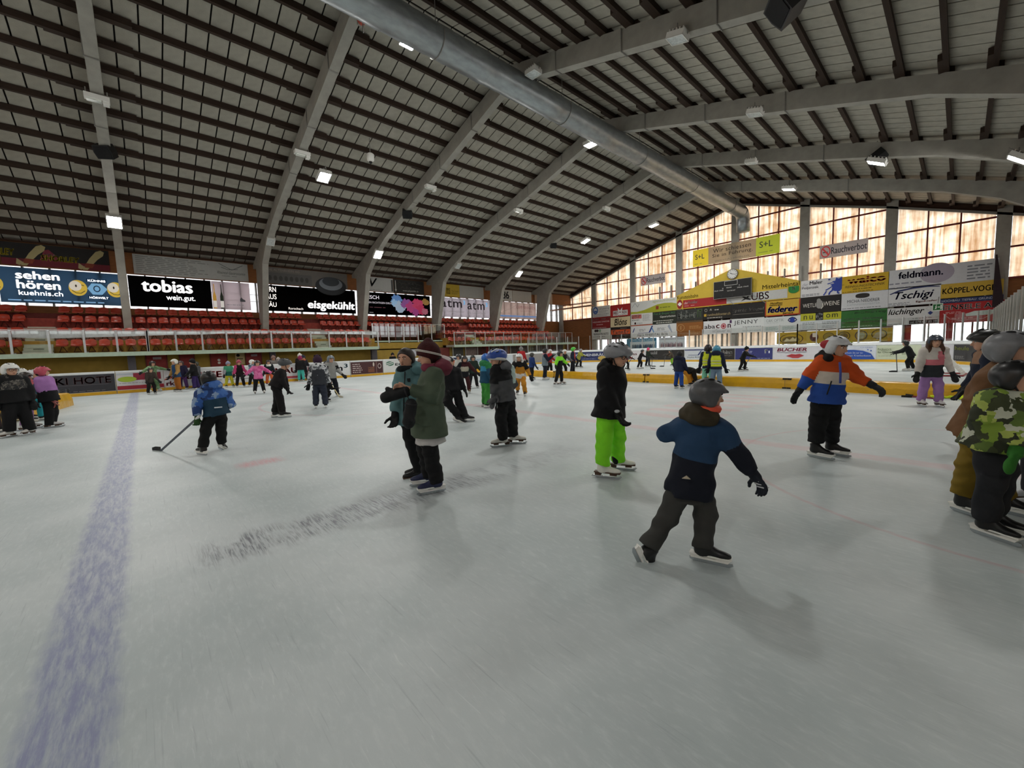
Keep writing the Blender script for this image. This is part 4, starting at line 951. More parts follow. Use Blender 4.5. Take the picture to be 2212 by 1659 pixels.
ad(ZC, (95, 440), (905, 690), '#d6d6d8', 'white painter board with a big blue paint splash', [('t', 'der', .04, .68, .2, .86, '#9a9aa4', 0, .3), ('t', 'Maler', .22, .72, .54, .93, '#26262c', .02), ('t', 'Poljansek', .03, .44, .45, .64, '#3c3e58', .005), ('l', .03, .05, .55, .2, 2, '#6a6c74'),
   ('p', [(.76, .3), (.84, .2), (.96, .18), (1, .3), (1, .98), (.92, .9), (.86, .98), (.84, .8), (.76, .78), (.82, .66), (.72, .6), (.78, .5)], '#263f9c'), ('s', [(.8, .3), (.72, .16), (.7, .02)], .08, '#263f9c'), ('s', [(.92, .25), (.9, .1), (.95, .05)], .07, '#263f9c'), ('s', [(.78, .5), (.68, .36), (.62, .3)], .06, '#263f9c'), ('s', [(.64, .25), (.6, .1), (.57, .02)], .06, '#263f9c'), ('e', .7, .9, .03, .04, '#263f9c'), ('s', [(.78, .7), (.66, .66)], .05, '#263f9c')])
ad(ZC, (90, 772), (890, 1028), '#171310', 'black wine board with a grey animal emblem', [('t', 'WETLI', .06, .36, .38, .6, '#d4d0c8'), ('t', 'WEINE', .58, .38, .96, .64, '#d4d0c8'), ('e', .48, .5, .09, .26, '#8f8f8c'), ('e', .46, .74, .05, .12, '#8f8f8c'), ('s', [(.52, .22), (.57, .36), (.56, .55)], .04, '#d4d0c8')])
ad(ZC, (90, 1094), (888, 1375), '#cbd3d6', 'white board with a yellow band and black square C', [('r', 0, .56, 1, 1, '#b5b52a'), ('r', .38, .56, .57, 1, '#171a22'), ('t', 'C', .4, .6, .55, .97, '#d4d8d8', .06), ('t', 'nu', .08, .64, .31, .88, '#24261c', 0, 0, 1.3), ('t', 'om', .64, .68, .92, .9, '#24261c', 0, 0, 1.2), ('l', .05, .3, .46, .48, 2, '#8a9498'), ('l', .55, .3, .95, .48, 2, '#8a9498'), ('l', .05, .06, .45, .24, 2, '#a4aeb2'), ('l', .55, .06, .9, .24, 2, '#a4aeb2')])
ad(ZC, (912, 356), (1840, 598), '#c8a41a', 'bright yellow cleaning board with red round letters', [('t', 'Kaid', .0, .5, .05, .55, '#2a2410'), ('t', 'waico', .12, .52, .94, .9, '#b03c1c', .05), ('t', 'REINIGUNGSTECHNIK', .08, .3, .92, .44, '#4a3c10', 0, .15), ('l', .25, .16, .7, .26, 1, '#6a5810'), ('l', .02, .02, .96, .12, 1, '#7a6612'), ('r', .14, .66, .94, .72, '#caa52c')])
ad(ZC, (906, 694), (1826, 960), '#cfd2d6', 'white board with a black hockey puck', [('e', .46, .84, .15, .1, '#26221f'), ('r', .31, .76, .61, .84, '#26221f'), ('e', .46, .76, .15, .1, '#26221f'), ('t', 'MICHA NIEDERER', .13, .42, .83, .6, '#4c5056'), ('t', 'KAMINFEGERMEISTER', .13, .25, .83, .35, '#a8b0b6', 0, .1), ('l', .02, .06, .95, .16, 1, '#84888e')])
ad(ZC, (897, 1040), (1800, 1330), '#2c6a2c', 'green board about protection from electrosmog', [('t', 'das-CONCEPT-shop', .3, .76, .97, .94, '#d2e2d0', .005), ('t', 'Schutz vor Elektrosmog', .08, .42, .92, .58, '#d8e6d4', .01), ('t', 'für bessere Lebensqualität', .02, .24, .96, .38, '#d8e6d4', .01), ('l', .02, .04, .95, .12, 1, '#a8c4a4')])
ad(ZD, (134, 236), (1700, 352), '#ccced2', 'long white furniture board with a grey half disc, top right', [('e', .47, .62, .16, .5, '#a79fae'), ('t', 'feldmann.', .1, .5, .53, .86, '#2c3052', .03), ('l', .01, .2, .42, .36, 1, '#8a8c9a'), ('l', .01, .0, .28, .12, 1, '#6a6c7a'), ('l', .74, .1, .97, .85, 5, '#7c8088')])
ad(ZD, (128, 490), (870, 695), '#d4d6d8', 'white board with a dark blue swoosh and brush lettering', [('t', 'Tschigi', .13, .24, .88, .76, '#232c5e', .02, .3), ('p', [(.02, .68), (.2, .86), (.5, .95), (.8, .96), (.97, .9), (.98, .86), (.75, .9), (.48, .87), (.22, .78), (.05, .65)], '#232c5e'), ('t', 'EgoKiefer', .55, .1, .95, .22, '#b84c44', .02), ('l', .01, .02, .46, .2, 3, '#7a7e86')])
ad(ZD, (114, 778), (854, 985), '#d2d4d4', 'white board with black slanted name and blue diamond', [('t', 'lüchinger', .02, .52, .72, .95, '#1a1a1e', .015, .3), ('o', .8, .86, .045, .1, .2, '#b8bcc0'), ('p', [(.78, .62), (.83, .72), (.88, .62), (.83, .5)], '#26387c'), ('r', .44, .04, .97, .24, '#1c1c20'), ('t', 'tel. 079 447 85 39', .46, .07, .95, .2, '#c4c6c8'), ('l', .02, .03, .38, .12, 1, '#9a9ca0'), ('l', .5, .3, .95, .42, 1, '#a4a8ac')])
ad(ZD, (882, 430), (1770, 562), '#c8a63a', 'yellow construction board with dark capitals', [('t', 'KÖPPEL-VOGEL', .03, .3, .95, .78, '#3a3a3c', .02, 0, 1.05)])
ad(ZD, (876, 642), (1775, 640), '#27345f', 'narrow dark blue board with white capitals', [('t', 'HOCHBAU  TIEFBAU  GRUNDBAU', .02, .3, .96, .75, '#c4c8d4')])
ad(ZD, (866, 708), (1785, 945), '#ac2226', 'red board with white bold capitals at lower right', [('t', 'EINSELE AG', .05, .66, .93, .92, '#e6e0de', .03), ('l', .1, .46, .42, .58, 2, '#dcb0b0'), ('p', [(.43, .3), (.86, .34), (.94, .56), (.55, .54), (.42, .42)], '#c8d2cc'), ('s', [(.06, .5), (.18, .2), (.35, .12), (.7, .16), (.85, .4)], .025, '#d8a0a0'), ('l', .2, .16, .6, .3, 1, '#d89090')])
p = MB(); a0 = on_y(*ZD(1665, 0), YA - .1); a1 = on_y(*ZD(1790, 745), YA - .1); p.prism([(a0.x, YA - .1, a0.z), (a0.x + .08, YA - .1, a0.z), (a1.x, YA - .1, a1.z), (a1.x - .55, YA - .1, a1.z)], (0, .05, 0)); obj('loose_tarpaulin', p, mat('#33252a', 0.9), label='dark torn tarpaulin strip hanging at the right end of the boards', cat='tarpaulin')
# emergency exit sign, lit, hanging in front of the boards
sh = esheet(ZD(760, 705), ZD(905, 800), YA - 1.2); r = sign('exit_sign', sh, '#dfeadf', 'green and white emergency exit sign with a running figure', 'sign', None, [('r', .06, .1, .94, .9, '#1f6a34'), ('p', [(.2, .2), (.3, .45), (.28, .65), (.38, .7), (.42, .5), (.36, .2), (.3, .3)], '#e8f2e6'), ('e', .38, .78, .04, .07, '#e8f2e6'), ('s', [(.5, .5), (.72, .5)], .12, '#e8f2e6'), ('r', .76, .2, .9, .8, '#e8f2e6')], thick=0.12)
p = MB(); p.tube([sh.at(.5, 1, -.06), sh.at(.5, 1, -.06) + V((0, 1.3, 0.6))], 0.02, 6); obj('bracket', p, CONC_D, r)
# posters low on the end wall, and the long yellow banner
ad(ZA, (868, 1062), (1536, 1262), '#2d7a9e', 'blue framed team photo poster low on the end wall', [('r', .12, .0, .96, .68, '#c6d2d8'), ('t', 'EVM Mittelrheintal', .17, .74, .92, .94, '#cfe2ea')] + [('p', [(.16 + .055 * i, .03), (.19 + .055 * i, .35 + .1 * (i * 7 % 4) / 4), (.21 + .055 * i, .42), (.23 + .055 * i, .3), (.22 + .055 * i, .03)], ('#3a5a78', '#55707e', '#2c4660')[i % 3]) for i in range(14)])
ad(ZA, (1590, 1035), (2165, 1245), '#c9cfd6', 'pale skating club poster with a group of figures', [('t', 'Eislaufverein Widnau', .03, .78, .98, .94, '#8a949e')] + [('p', [(.06 + .058 * i, .08), (.08 + .058 * i, .4 + .08 * (i * 5 % 3)), (.1 + .058 * i, .46), (.12 + .058 * i, .3), (.115 + .058 * i, .08)], ('#8a6a72', '#a08a8e', '#6a5a68')[i % 3]) for i in range(15)])
a, b_ = on_y(1678, 731, YA), on_y(1928, 722, YA); zt0 = on_y(1678, 719, YA).z; zb0 = on_y(1678, 743.5, YA).z
sh = Sheet((a.x, YA, zb0), (1, 0, 0), (0, 0, 1), (0, -1, 0), b_.x - a.x, zt0 - zb0)
its = [('o', .145, .42, .115, .46, .08, '#2c2410'), ('e', .14, .34, .085, .3, '#6a5a28'), ('p', [(.07, .2), (.1, .5), (.13, .35), (.16, .56), (.18, .4), (.2, .6), (.21, .2)], '#cfc49a'), ('e', .36, .5, .04, .36, '#4a2018'), ('r', .345, .5, .375, .85, '#d8d0c0'), ('e', .49, .5, .045, .32, '#8a7a30'), ('o', .49, .5, .05, .34, .12, '#4a4420'), ('o', .62, .5, .052, .36, .14, '#3a3418'), ('e', .62, .5, .035, .24, '#6a5a24'), ('o', .76, .5, .05, .38, .15, '#34424e'), ('e', .76, .5, .034, .26, '#9a9a7a'), ('o', .9, .55, .06, .36, .12, '#3a3222'), ('p', [(.85, .3), (.88, .7), (.93, .75), (.95, .45), (.9, .22)], '#a89c78')]
sign('club_banner', sh, '#b79a2a', 'long yellow banner with a row of club crests above the far boards', 'banner', None, its, m_=mat('#b3972a', 0.6, var=0.12, scale=2))
# hanging banners on the end windows
def hung4(x0, x1, yt0, yb0, Y, col, label, items):
    a, b_ = on_y(x0, yt0, Y), on_y(x1, yt0, Y); c = on_y(x0, yb0, Y)
    sh = Sheet((a.x, Y, c.z), (1, 0, 0), (0, 0, 1), (0, -1, 0), b_.x - a.x, a.z - c.z); _INK[0] = backlit; r = sign('hanging_banner', sh, col, label, 'banner', 'banners hung on the end windows', items, thick=0.02, m_=bl(col)); _INK[0] = None
    for x in (.03, .97): p = MB(); p.tube([sh.at(x, 1, -.02), sh.at(x, 1, -.02) + V((0, 0.2, 0.5))], 0.012, 5); obj('cord', p, DARK, r)
hung4(1497, 1684, 542, 577.5, YW - 0.45, '#cfc6b4', 'wide banner with yellow and lime end squares over the centre post', [('r', 0, 0, .2, 1, '#c2aa2a'), ('r', .755, 0, 1, 1, '#98a02a'), ('t', 'S+L', .03, .42, .15, .72, '#4a4a40', .02), ('t', 'S+L', .79, .42, .93, .76, '#4e543a', .02), ('l', .02, .12, .16, .2, 1, '#7a7a40'), ('l', .78, .14, .95, .22, 1, '#6a7030'), ('t', 'Wir schiessen', .26, .62, .7, .86, '#3c3834', .005, 0, 1.1), ('t', 'Sie in Führung.', .25, .3, .72, .56, '#3c3834', .005, 0, 1.1), ('t', 'www.s-l.ch | info@s-l.ch', .28, .08, .68, .2, '#6a645c')])
NOSM = [('o', .13, .5, .105, .43, .2, '#9c2a2c'), ('r', .07, .42, .18, .5, '#3a3436'), ('s', [(.07, .74), (.19, .26)], .1, '#9c2a2c'), ('t', 'Rauchverbot', .25, .26, .98, .76, '#35363c', .015)]
hung4(1771, 1875, 532, 560, YW - 0.4, '#c9cbd2', 'white no smoking banner on the right end windows', NOSM)
hung4(1384, 1437, 598.5, 618, YW - 0.4, '#c9cbd2', 'smaller white no smoking banner on the left end windows', NOSM)

# ---- left wall: upper boards on the fascia and backlit banners in front of the window strip
def lsheet(y0, y1, z0, z1, X): return Sheet((X, y0, z0), (0, 1, 0), (0, 0, 1), (1, 0, 0), y1 - y0, z1 - z0)
GU = 'upper boards on the left wall'; GW = 'banners in the left window strip'
def up(y0, y1, col, label, items, z0=7.25, z1=8.5): return sign('upper_board', lsheet(y0 * .985, y1 * .985, z0, z1, -35.76), col, label, 'sign', GU, items)
def bottle(x): return [('p', [(x, .0), (x + .05, .0), (x + .16, .52), (x + .22, .72), (x + .235, .9), (x + .2, .98), (x + .15, .9), (x + .08, .55)], '#b5a878'), ('p', [(x + .02, .1), (x + .1, .1), (x + .13, .3), (x + .04, .32)], '#8a3a24'), ('p', [(x - .04, .05), (x - .01, .0), (x + .03, .12), (x - .03, .3)], '#b7a67a')]
up(-9.9, -5.35, '#15100f', 'dark drinks board at the far left picture edge', [('r', 0, 0, 1, .3, '#6e1626'), ('t', 'SHORLEY', .55, .3, .97, .62, '#c2ac22', .04, .15)])
up(-5.3, -0.95, '#15100f', 'dark drinks board with yellow slanted letters and two bottles', [('r', 0, 0, 1, .3, '#6e1626'), ('p', [(.33, .3), (.38, .75), (.42, .8), (.47, .6), (.52, .32)], '#7c2436'), ('t', 'MÖHL', .38, .52, .48, .62, '#d0ccc4', .02), ('t', 'SHORLEY', .34, .28, .7, .55, '#c2ac22', .05, .15), ('t', 'LEY', .0, .4, .12, .7, '#c2ac22', .05, .15)] + bottle(.16) + bottle(.72))
up(0.15, 6.5, '#b4b4b0', 'pale board with fine line pattern and a script name', [('l', .02, .1, .62, .96, 9, '#8c8c88'), ('s', [(.72, .92), (.8, .7), (.84, .6), (.88, .7), (.95, .9)], .03, '#6a6a68'), ('s', [(.74, .72), (.8, .6), (.9, .66)], .03, '#6a6a68'), ('t', 'Rheintal Gastronomie', .7, .34, .97, .5, '#6a6a68', 0, .3), ('l', .74, .2, .92, .28, 1, '#8a8a88')])
up(7.55, 13.9, '#6e6862', 'dim photo board with a group and a swirl', [('t', 'CHE ALTENRHEIN AG', .02, .78, .4, .92, '#9a8c84'), ('r', .0, .0, .54, .68, '#5e5c5a'), ('e', .78, .1, .2, .6, '#2a2c30'), ('e', .78, .25, .15, .42, '#7e848c'), ('e', .78, .4, .11, .3, '#3a3e44'), ('r', .54, .72, 1, 1, '#6e6862')] + [('e', .06 + .06 * i, .35, .02, .16, '#44423f') for i in range(8)])
up(15.35, 18.2, '#b9b8b4', 'pale board with bold black SV letters', [('t', 'S', .0, .32, .2, .85, '#1c1a1a', .06), ('t', 'V', .18, .3, .46, .92, '#77777a', .02, .2), ('r', .93, .05, .99, .9, '#4a4a4a'), ('l', .05, .05, .85, .14, 1, '#8a8a88')])
up(18.25, 21.5, '#26231f', 'black physiotherapy board with white text', [('t', 'Physio FDR Sport', .14, .6, .94, .82, '#c4c0b8', .01), ('t', 'Moosburg, Widnau', .25, .34, .82, .5, '#c4c0b8', .01), ('t', 'www.physiofdr.ch', .28, .1, .8, .26, '#c4c0b8'), ('s', [(.06, .9), (.06, .15)], .05, '#d0ccc4'), ('p', [(.03, .25), (.09, .25), (.06, .05)], '#d0ccc4')])
up(23.35, 25.8, '#b89a2a', 'yellow board with dark blue lion emblem', [('p', [(.02, .1), (.05, .7), (.15, .95), (.24, .8), (.26, .4), (.2, .1)], '#2a3040'), ('t', 'BIKE', .32, .46, .52, .7, '#2a2818', .02), ('t', 'EGGE', .32, .2, .52, .42, '#2a2818', .02), ('t', 'The Center', .58, .4, .95, .54, '#6a5c18'), ('l', .58, .2, .95, .36, 2, '#7a6a1c')])
up(25.82, 29.1, '#a5a29a', 'blank grey board right of the yellow lion board', [('l', .1, .1, .4, .16, 1, '#8e8b84')])
up(31.2, 33.45, '#c2bdb4', 'white board with the number 86', [('t', '86', .3, .18, .78, .88, '#34343e', .02), ('l', .0, .1, .98, .3, 1, '#8a8a8c')])
up(33.5, 36.7, '#b5ada2', 'blank pale board right of the number 86', [('l', .1, .05, .5, .12, 1, '#a09a90')])
up(37.3, 40.6, '#b09a88', 'blank brownish board beside the far corner', [('l', .1, .05, .5, .12, 1, '#9a8676')])
def win(y0, y1, col, label, items, z0=5.36, z1=7.42):
    _INK[0] = backlit; r = sign('window_banner', lsheet(y0, y1, z0, z1, -37.70), col, label, 'banner', GW, items, thick=0.012, m_=bl(col)); _INK[0] = None; return r
def smiley(cx): return [('e', cx, .5, .075, .24, '#d3b348'), ('e', cx - .02, .56, .05, .15, '#dcd4c4'), ('e', cx - .015, .56, .008, .04, '#3a3428'), ('s', [(cx - .05, .42), (cx - .02, .35), (cx + .02, .34), (cx + .055, .42)], .018, '#4a4228'), ('s', [(cx + .03, .6), (cx + .05, .57)], .02, '#4a4228')]
win(-11.5, -5.75, '#7590a6', 'blue backlit banner cut by the left picture edge', smiley(.96))
win(-5.72, -0.3, '#7590a6', 'blue backlit banner with white words and two smiling faces', [('t', 'sehen', .12, .68, .45, .92, '#ffffff', .04), ('t', 'hören', .12, .4, .45, .66, '#ffffff', .04), ('t', 'kuehnis.ch', .13, .22, .46, .36, '#ffffff', .015), ('l', .05, .04, .95, .12, 1, '#88b4dc')] + smiley(.585) + smiley(.9) + [('p', [(.66, .5), (.7, .66), (.78, .66), (.83, .5), (.78, .32), (.7, .32)], '#7fb2d8'), ('o', .74, .5, .03, .1, .3, '#1c2c44'), ('r', .66, .7, .83, .8, '#16324e'), ('t', 'KÜHNIS', .67, .71, .82, .79, '#ffffff', .03), ('r', .66, .18, .84, .28, '#16324e'), ('t', 'HÖRWELT', .67, .19, .83, .27, '#ffffff', .03)])
wb = [('p', [(x, .02), (x + .085, .02), (x + .085, .46), (x + .055, .62), (x + .052, .9), (x + .033, .9), (x + .03, .62), (x, .46)], c) for x, c in ((.02, '#b58a3c'), (.2, '#20261c'))] + [('r', .02, .06, .105, .3, '#d8d4cc'), ('r', .2, .06, .285, .3, '#d8d4cc')]
win(-0.2, 4.3, '#242427', 'black backlit wine banner with white lowercase name', [('t', 'tobias', .14, .5, .76, .92, '#ffffff', .04), ('t', 'wein.gut.', .42, .2, .78, .42, '#ffffff', .01)])
win(4.32, 6.75, '#dcd2d4', 'pale backlit banner with two wine bottles', wb + [('p', [(.72, .3), (.72, .4), (.76, .46), (.8, .4), (.86, .36), (.86, .3)], '#3a3a3c'), ('l', .36, .14, .95, .22, 1, '#8a8488')])
win(7.55, 15.05, '#1d1a1b', 'black backlit beer banner with white serif name and slogan', [('t', 'KORN', .0, .74, .14, .94, '#e8e4e0', .005), ('t', 'HAUS', .0, .46, .14, .66, '#e8e4e0', .005), ('t', 'BRÄU', .0, .16, .135, .38, '#e8e4e0', .005), ('t', 'Rorschach', .25, .08, .4, .17, '#d8d4d0', .01), ('t', 'eisgekühlt', .45, .06, .99, .5, '#ffffff', .04, .1)])
win(15.6, 22.95, '#1b1a20', 'black backlit printing banner with a coloured powder cloud', [('t', 'RÜESCH', .0, .7, .24, .9, '#c9c6ca', .01), ('t', 'FÜR DEN RICHTIGEN DRUCK NEBEN DEM EIS!', .0, .5, .7, .6, '#bcb8bc', .008), ('l', .0, .3, .4, .36, 1, '#6a4048'), ('l', .0, .06, .18, .12, 1, '#9a989c')])
win(23.7, 31.0, '#dcd6da', 'white backlit banner repeating a three letter name', [('t', 'atm', .08, .5, .46, .88, '#2c2628', .01, 0, 1.1), ('t', '3', .48, .68, .52, .9, '#6ab0cc', .02), ('t', 'Die Gesamtplaner', .08, .2, .5, .36, '#9a9496'), ('t', 'atm', .56, .44, .9, .84, '#2c2628', .01, 0, 1.1), ('t', '3', .92, .62, .96, .86, '#6ab0cc', .02), ('t', 'Die Gesamtplaner', .56, .16, .92, .32, '#9a9496')])
win(31.9, 38.9, '#dccdc6', 'pale backlit banner with a blue stripe', [('r', .0, .12, 1, .22, '#6a86b4'), ('t', 'KAMMANN-IFEN', .5, .62, .98, .82, '#8a5a58'), ('t', 'BAUARTIKEL', .6, .44, .9, .56, '#9a7a74'), ('s', [(.15, .4), (.35, .6), (.5, .85)], .02, '#9a8a84')])
# coloured powder of the printing banner: overlapping soft-edged patches of print
for i, (y, z, s_, c) in enumerate(((19.2, 6.9, .5, '#5b7fb0'), (19.0, 6.5, .45, '#86a8c4'), (19.5, 6.2, .6, '#94a6b8'), (20.3, 6.5, .6, '#7c4a80'), (20.8, 6.2, .6, '#9a3a68'), (21.5, 6.6, .6, '#a83a58'), (21.8, 6.0, .55, '#a03050'), (22.4, 6.8, .4, '#8a6a3a'), (21.2, 5.7, .4, '#8a3a70'), (22.3, 5.8, .4, '#9a5a6a'))):
    rnd = random.Random(i); m_ = MB(); n = 26; m_.add([(-37.685 + 0.0015 * i, y + s_ * 1.25 * (0.55 + 0.55 * rnd.random()) * math.cos(2 * math.pi * a / n), z + s_ * (0.55 + 0.55 * rnd.random()) * math.sin(2 * math.pi * a / n)) for a in range(n)], [tuple(range(n))])
    obj('powder_patch', m_, backlit(c), bpy.data.objects['window_banner.005'] if 'window_banner.005' in bpy.data.objects else None)

# ---- rink boards with their adverts
def bsheet(s0, s1, lift=0.014):
    (a, d), (b_, _) = path_at(s0 + 0.02), path_at(s1 - 0.02); r_ = (b_ - a); L_ = r_.length; r_ = r_ / L_; n = V((r_.y, -r_.x, 0))
    return Sheet(a + n * lift + V((0, 0, 0.17)), r_, (0, 0, 1), n, L_, 0.88)
def lb(y0, y1, col, label, items): r = board(sL(y0), sL(y1), ink(col), label); draw(bsheet(sL(y0), sL(y1)), items, r)
lb(-14.5, -9.0, W_, 'white board behind the left picture edge', [])
lb(-9.0, -3.6, '#3a3a40', 'dark board hidden behind the children at the left', [])
lb(-3.6, -1.05, '#35343a', 'dark grey board with dim red letters and the word FRICK', [('t', 'KI HOTE', .18, .48, .95, .88, '#5a3c40', .03), ('r', .2, .42, .9, .44, '#6a6468'), ('t', 'FRICK', .1, .08, .36, .26, '#cfccd0', .02), ('l', .4, .05, .92, .12, 1, '#7a767a')])
lb(-1.03, 0.85, '#d4cfd0', 'board with red square and lime bush beside the blue line', [('r', .35, .55, .95, .97, '#8f2a3c'), ('e', .22, .62, .2, .16, '#a4bb3a'), ('r', .0, .88, .35, .97, '#b4bcc4'), ('l', .05, .36, .95, .44, 1, '#9a9a9a'), ('r', .0, .02, 1, .24, '#a02634')])
lb(0.86, 1.42, '#d2cdcf', 'narrow board with a red wedge and red letters', [('p', [(.0, .5), (1, .8), (1, .62), (0, .42)], '#b05040'), ('p', [(.4, .95), (.9, .95), (.65, .8)], '#8a2c34'), ('t', 'rki', .1, .08, .9, .36, '#a8263a', .03)])
lb(1.44, 9.22, '#d8d7d8', 'long white bank board with big red capital letters', [('t', 'RAIFFEISEN WIDNAU RDK', .02, .42, .98, .85, '#a8262c', .04, 0, 1.1), ('l', .1, .2, .55, .3, 1, '#8a8488'), ('r', .7, .05, .98, .2, '#b04048')])
lb(9.26, 11.0, '#d9dadb', 'white board with black bold logo and blue figure three', [('t', 'atm', .08, .35, .7, .75, '#2a2628', .03), ('t', '3', .76, .6, .92, .92, '#6aa0b8', .03)])
lb(11.04, 13.48, '#4a2a2c', 'dark maroon board with pale text columns', [('l', .05, .1, .35, .92, 5, '#c4b4b0'), ('r', .52, .1, .72, .55, '#7a4a38'), ('t', 'Power', .54, .36, .7, .5, '#d8c4b0', .01), ('r', .78, .0, .8, 1, '#8a6a64'), ('o', .89, .6, .06, .22, .3, '#c4b4b0'), ('e', .7, .75, .025, .18, '#d4c8bc')])
lb(13.5, 15.9, '#dadbd9', 'white board with a green striped globe and grey capitals', [('e', .22, .74, .14, .2, '#4a7a64'), ('s', [(.08, .72), (.2, .8), (.34, .9)], .06, W_), ('s', [(.08, .58), (.2, .66), (.34, .76)], .06, W_), ('t', 'EQUI', .4, .5, .95, .76, '#5c6462', .02), ('l', .45, .22, .9, .32, 1, '#8a9490')])
lb(15.92, 19.0, '#d6d6d6', 'plain white board behind the two women', [('l', .1, .3, .8, .5, 2, '#b0b0b0')])
lb(19.02, 20.35, '#2c3350', 'dark blue board with an orange block', [('r', .4, .3, .95, .8, '#b8532c'), ('l', .45, .4, .85, .6, 1, '#e0b090')])
se = [s_of_px(x) for x in (1108, 1192, 1237, 1250, 1308)]
def pb(s0, s1, col, label, items): r = board(s0, s1, ink(col), label); draw(bsheet(s0, s1), items, r)
cut = [sL(20.37), se[0], se[1], se[2], se[4]]
pb(cut[0], cut[1], '#c4ccd2', 'pale blue curved board at the start of the far left corner', [('l', .3, .2, .9, .8, 4, '#6a94b0'), ('e', .2, .55, .1, .25, '#8aa4b4')])
pb(cut[1], cut[2], '#8f8b86', 'grey gate board in the far left corner', [('r', .45, .0, .48, 1, '#5a5854'), ('t', 'T', .8, .5, .9, .85, '#b02c30', .03)])
pb(cut[2], cut[3], '#9aa29c', 'greenish grey board left of the dark blue board', [('l', .1, .3, .8, .6, 2, '#7a847e')])
pb(cut[3], cut[4], '#2e3563', 'dark blue board with white capitals in the far corner', [('t', 'SONNENBRÄU', .03, .5, 1.0, .86, '#e0e2ea', .03), ('l', .3, .14, .7, .24, 1, '#8a90b4'), ('e', .9, .26, .12, .24, '#b59a50')])
XP = [1308, 1348, 1396, 1478, 1521, 1548, 1588, 1669.5, 1825, 1892, 1990, 2060, 2124]
sp = [s_of_px(x) for x in XP]
pb(cut[4], sp[1], '#d2d0d0', 'white board hidden behind the neon trousered boy', [])
pb(sp[1], sp[2], '#cfcacc', 'pale board with red word, left of the hockey boys', [('t', 'Spiess', .02, .45, .6, .8, '#b03038', .02), ('l', .3, .15, .6, .25, 1, '#a09a9c')])
pb(sp[2], sp[3], '#2b2826', 'black board with a short white word', [('t', 'mobil', .12, .58, .3, .9, '#dcdad8', .03), ('e', .6, .45, .15, .25, '#3f3b38'), ('l', .1, .05, .4, .12, 1, '#8a8684')])
pb(sp[3], sp[5], '#c9cdd2', 'white bank board with small blue arrow', [('r', .0, .9, 1, 1, '#3a3f72'), ('p', [(.42, .45), (.52, .86), (.56, .86), (.47, .45)], '#26346e'), ('p', [(.64, .45), (.58, .74), (.55, .66), (.6, .45)], '#5a8fc0'), ('r', .12, .43, .46, .47, '#26346e'), ('t', 'Alpha RHEINTAL', .08, .12, .8, .32, '#6a6e72')])
pb(sp[5], sp[6], '#2a2522', 'black wine board behind the black skater', [('t', 'tobias', .04, .5, .86, .86, '#e4e0dc', .03), ('t', 'wein.gut.', .4, .3, .85, .42, '#8a847c'), ('l', .05, .06, .25, .12, 1, '#7a746c')])
pb(sp[6], sp[7], '#333670', 'violet blue board with a small white r', [('t', 'r', .8, .52, .88, .86, '#e4e4ec', .04), ('r', .9, .54, .93, .74, '#e4e4ec'), ('l', .2, .55, .5, .78, 2, '#a8aace'), ('l', .62, .06, .95, .14, 1, '#b8bad8'), ('e', .42, .34, .02, .06, '#d8d8e4')])
pb(sp[7], sp[8], '#cfcdd2', 'white board with maroon italic name and red lips', [('t', 'BUCHER', .06, .66, .5, .95, '#962448', .03, .2), ('s', [(.06, .6), (.2, .55), (.4, .56), (.5, .6)], .03, '#33334a'), ('p', [(.2, .28), (.28, .44), (.34, .4), (.4, .45), (.46, .3), (.38, .1), (.3, .1)], '#b03c42'), ('s', [(.2, .28), (.33, .3), (.46, .3)], .03, '#6a1c24'), ('t', 'IHRE GARTEN', .66, .5, .95, .72, '#8a8890', 0, .2), ('t', 'SEIT 1', .66, .2, .85, .4, '#8a8890', 0, .2)])
pb(sp[8], sp[9], '#cdd2dc', 'white insurance board with a blue half disc', [('p', [(-.3, .0), (.98, .0), (.85, .42), (.6, .62), (.3, .7), (-.3, .72)], '#2c50a4'), ('t', 'Wechseln Sie zur zu-', -.1, .42, .6, .54, '#e4e8f4', .01), ('t', 'friedenen Krankenkasse', -.1, .2, .85, .34, '#e4e8f4', .01), ('l', .5, .84, .98, .94, 1, '#9aa4c4'), ('e', .85, .62, .025, .05, '#2c50a4'), ('e', .75, .7, .02, .04, '#2c50a4')])
pb(sp[9], sp[10], '#c4cbb2', 'pale green board with breakfast slogan', [('t', 'Frühstück', .03, .62, .36, .8, '#7c8868', .01), ('t', 'für Champions', .03, .4, .5, .58, '#7c8868', .01), ('l', .05, .2, .4, .28, 1, '#9aa48a'), ('t', 'Bäckerei', .6, .34, .9, .5, '#8a9478', .01)])
pb(sp[10], sp[11], '#c9c6cc', 'white board with dark red frame behind the girl in pink', [('s', [(.3, .0), (.3, 1)], .08, '#8c2a34'), ('t', 'XT', .1, .35, .3, .6, '#a83040', .02), ('l', .5, .3, .9, .6, 2, '#9a9aa4')])
pb(sp[11], sp[12], '#3c3a3c', 'charcoal board with green name and amber flame', [('t', 'heule', .05, .66, .55, .9, '#98a04a', .01), ('l', .06, .14, .4, .34, 3, '#8a8886'), ('p', [(.72, .1), (.68, .35), (.78, .55), (.76, .35), (.86, .5), (.86, .2), (.8, .08)], '#7a5a34')])
pb(sp[12], S_[-1] - 6, W_, 'white side board in the far right corner', [('l', .1, .3, .8, .5, 2, '#b0b0b0')])
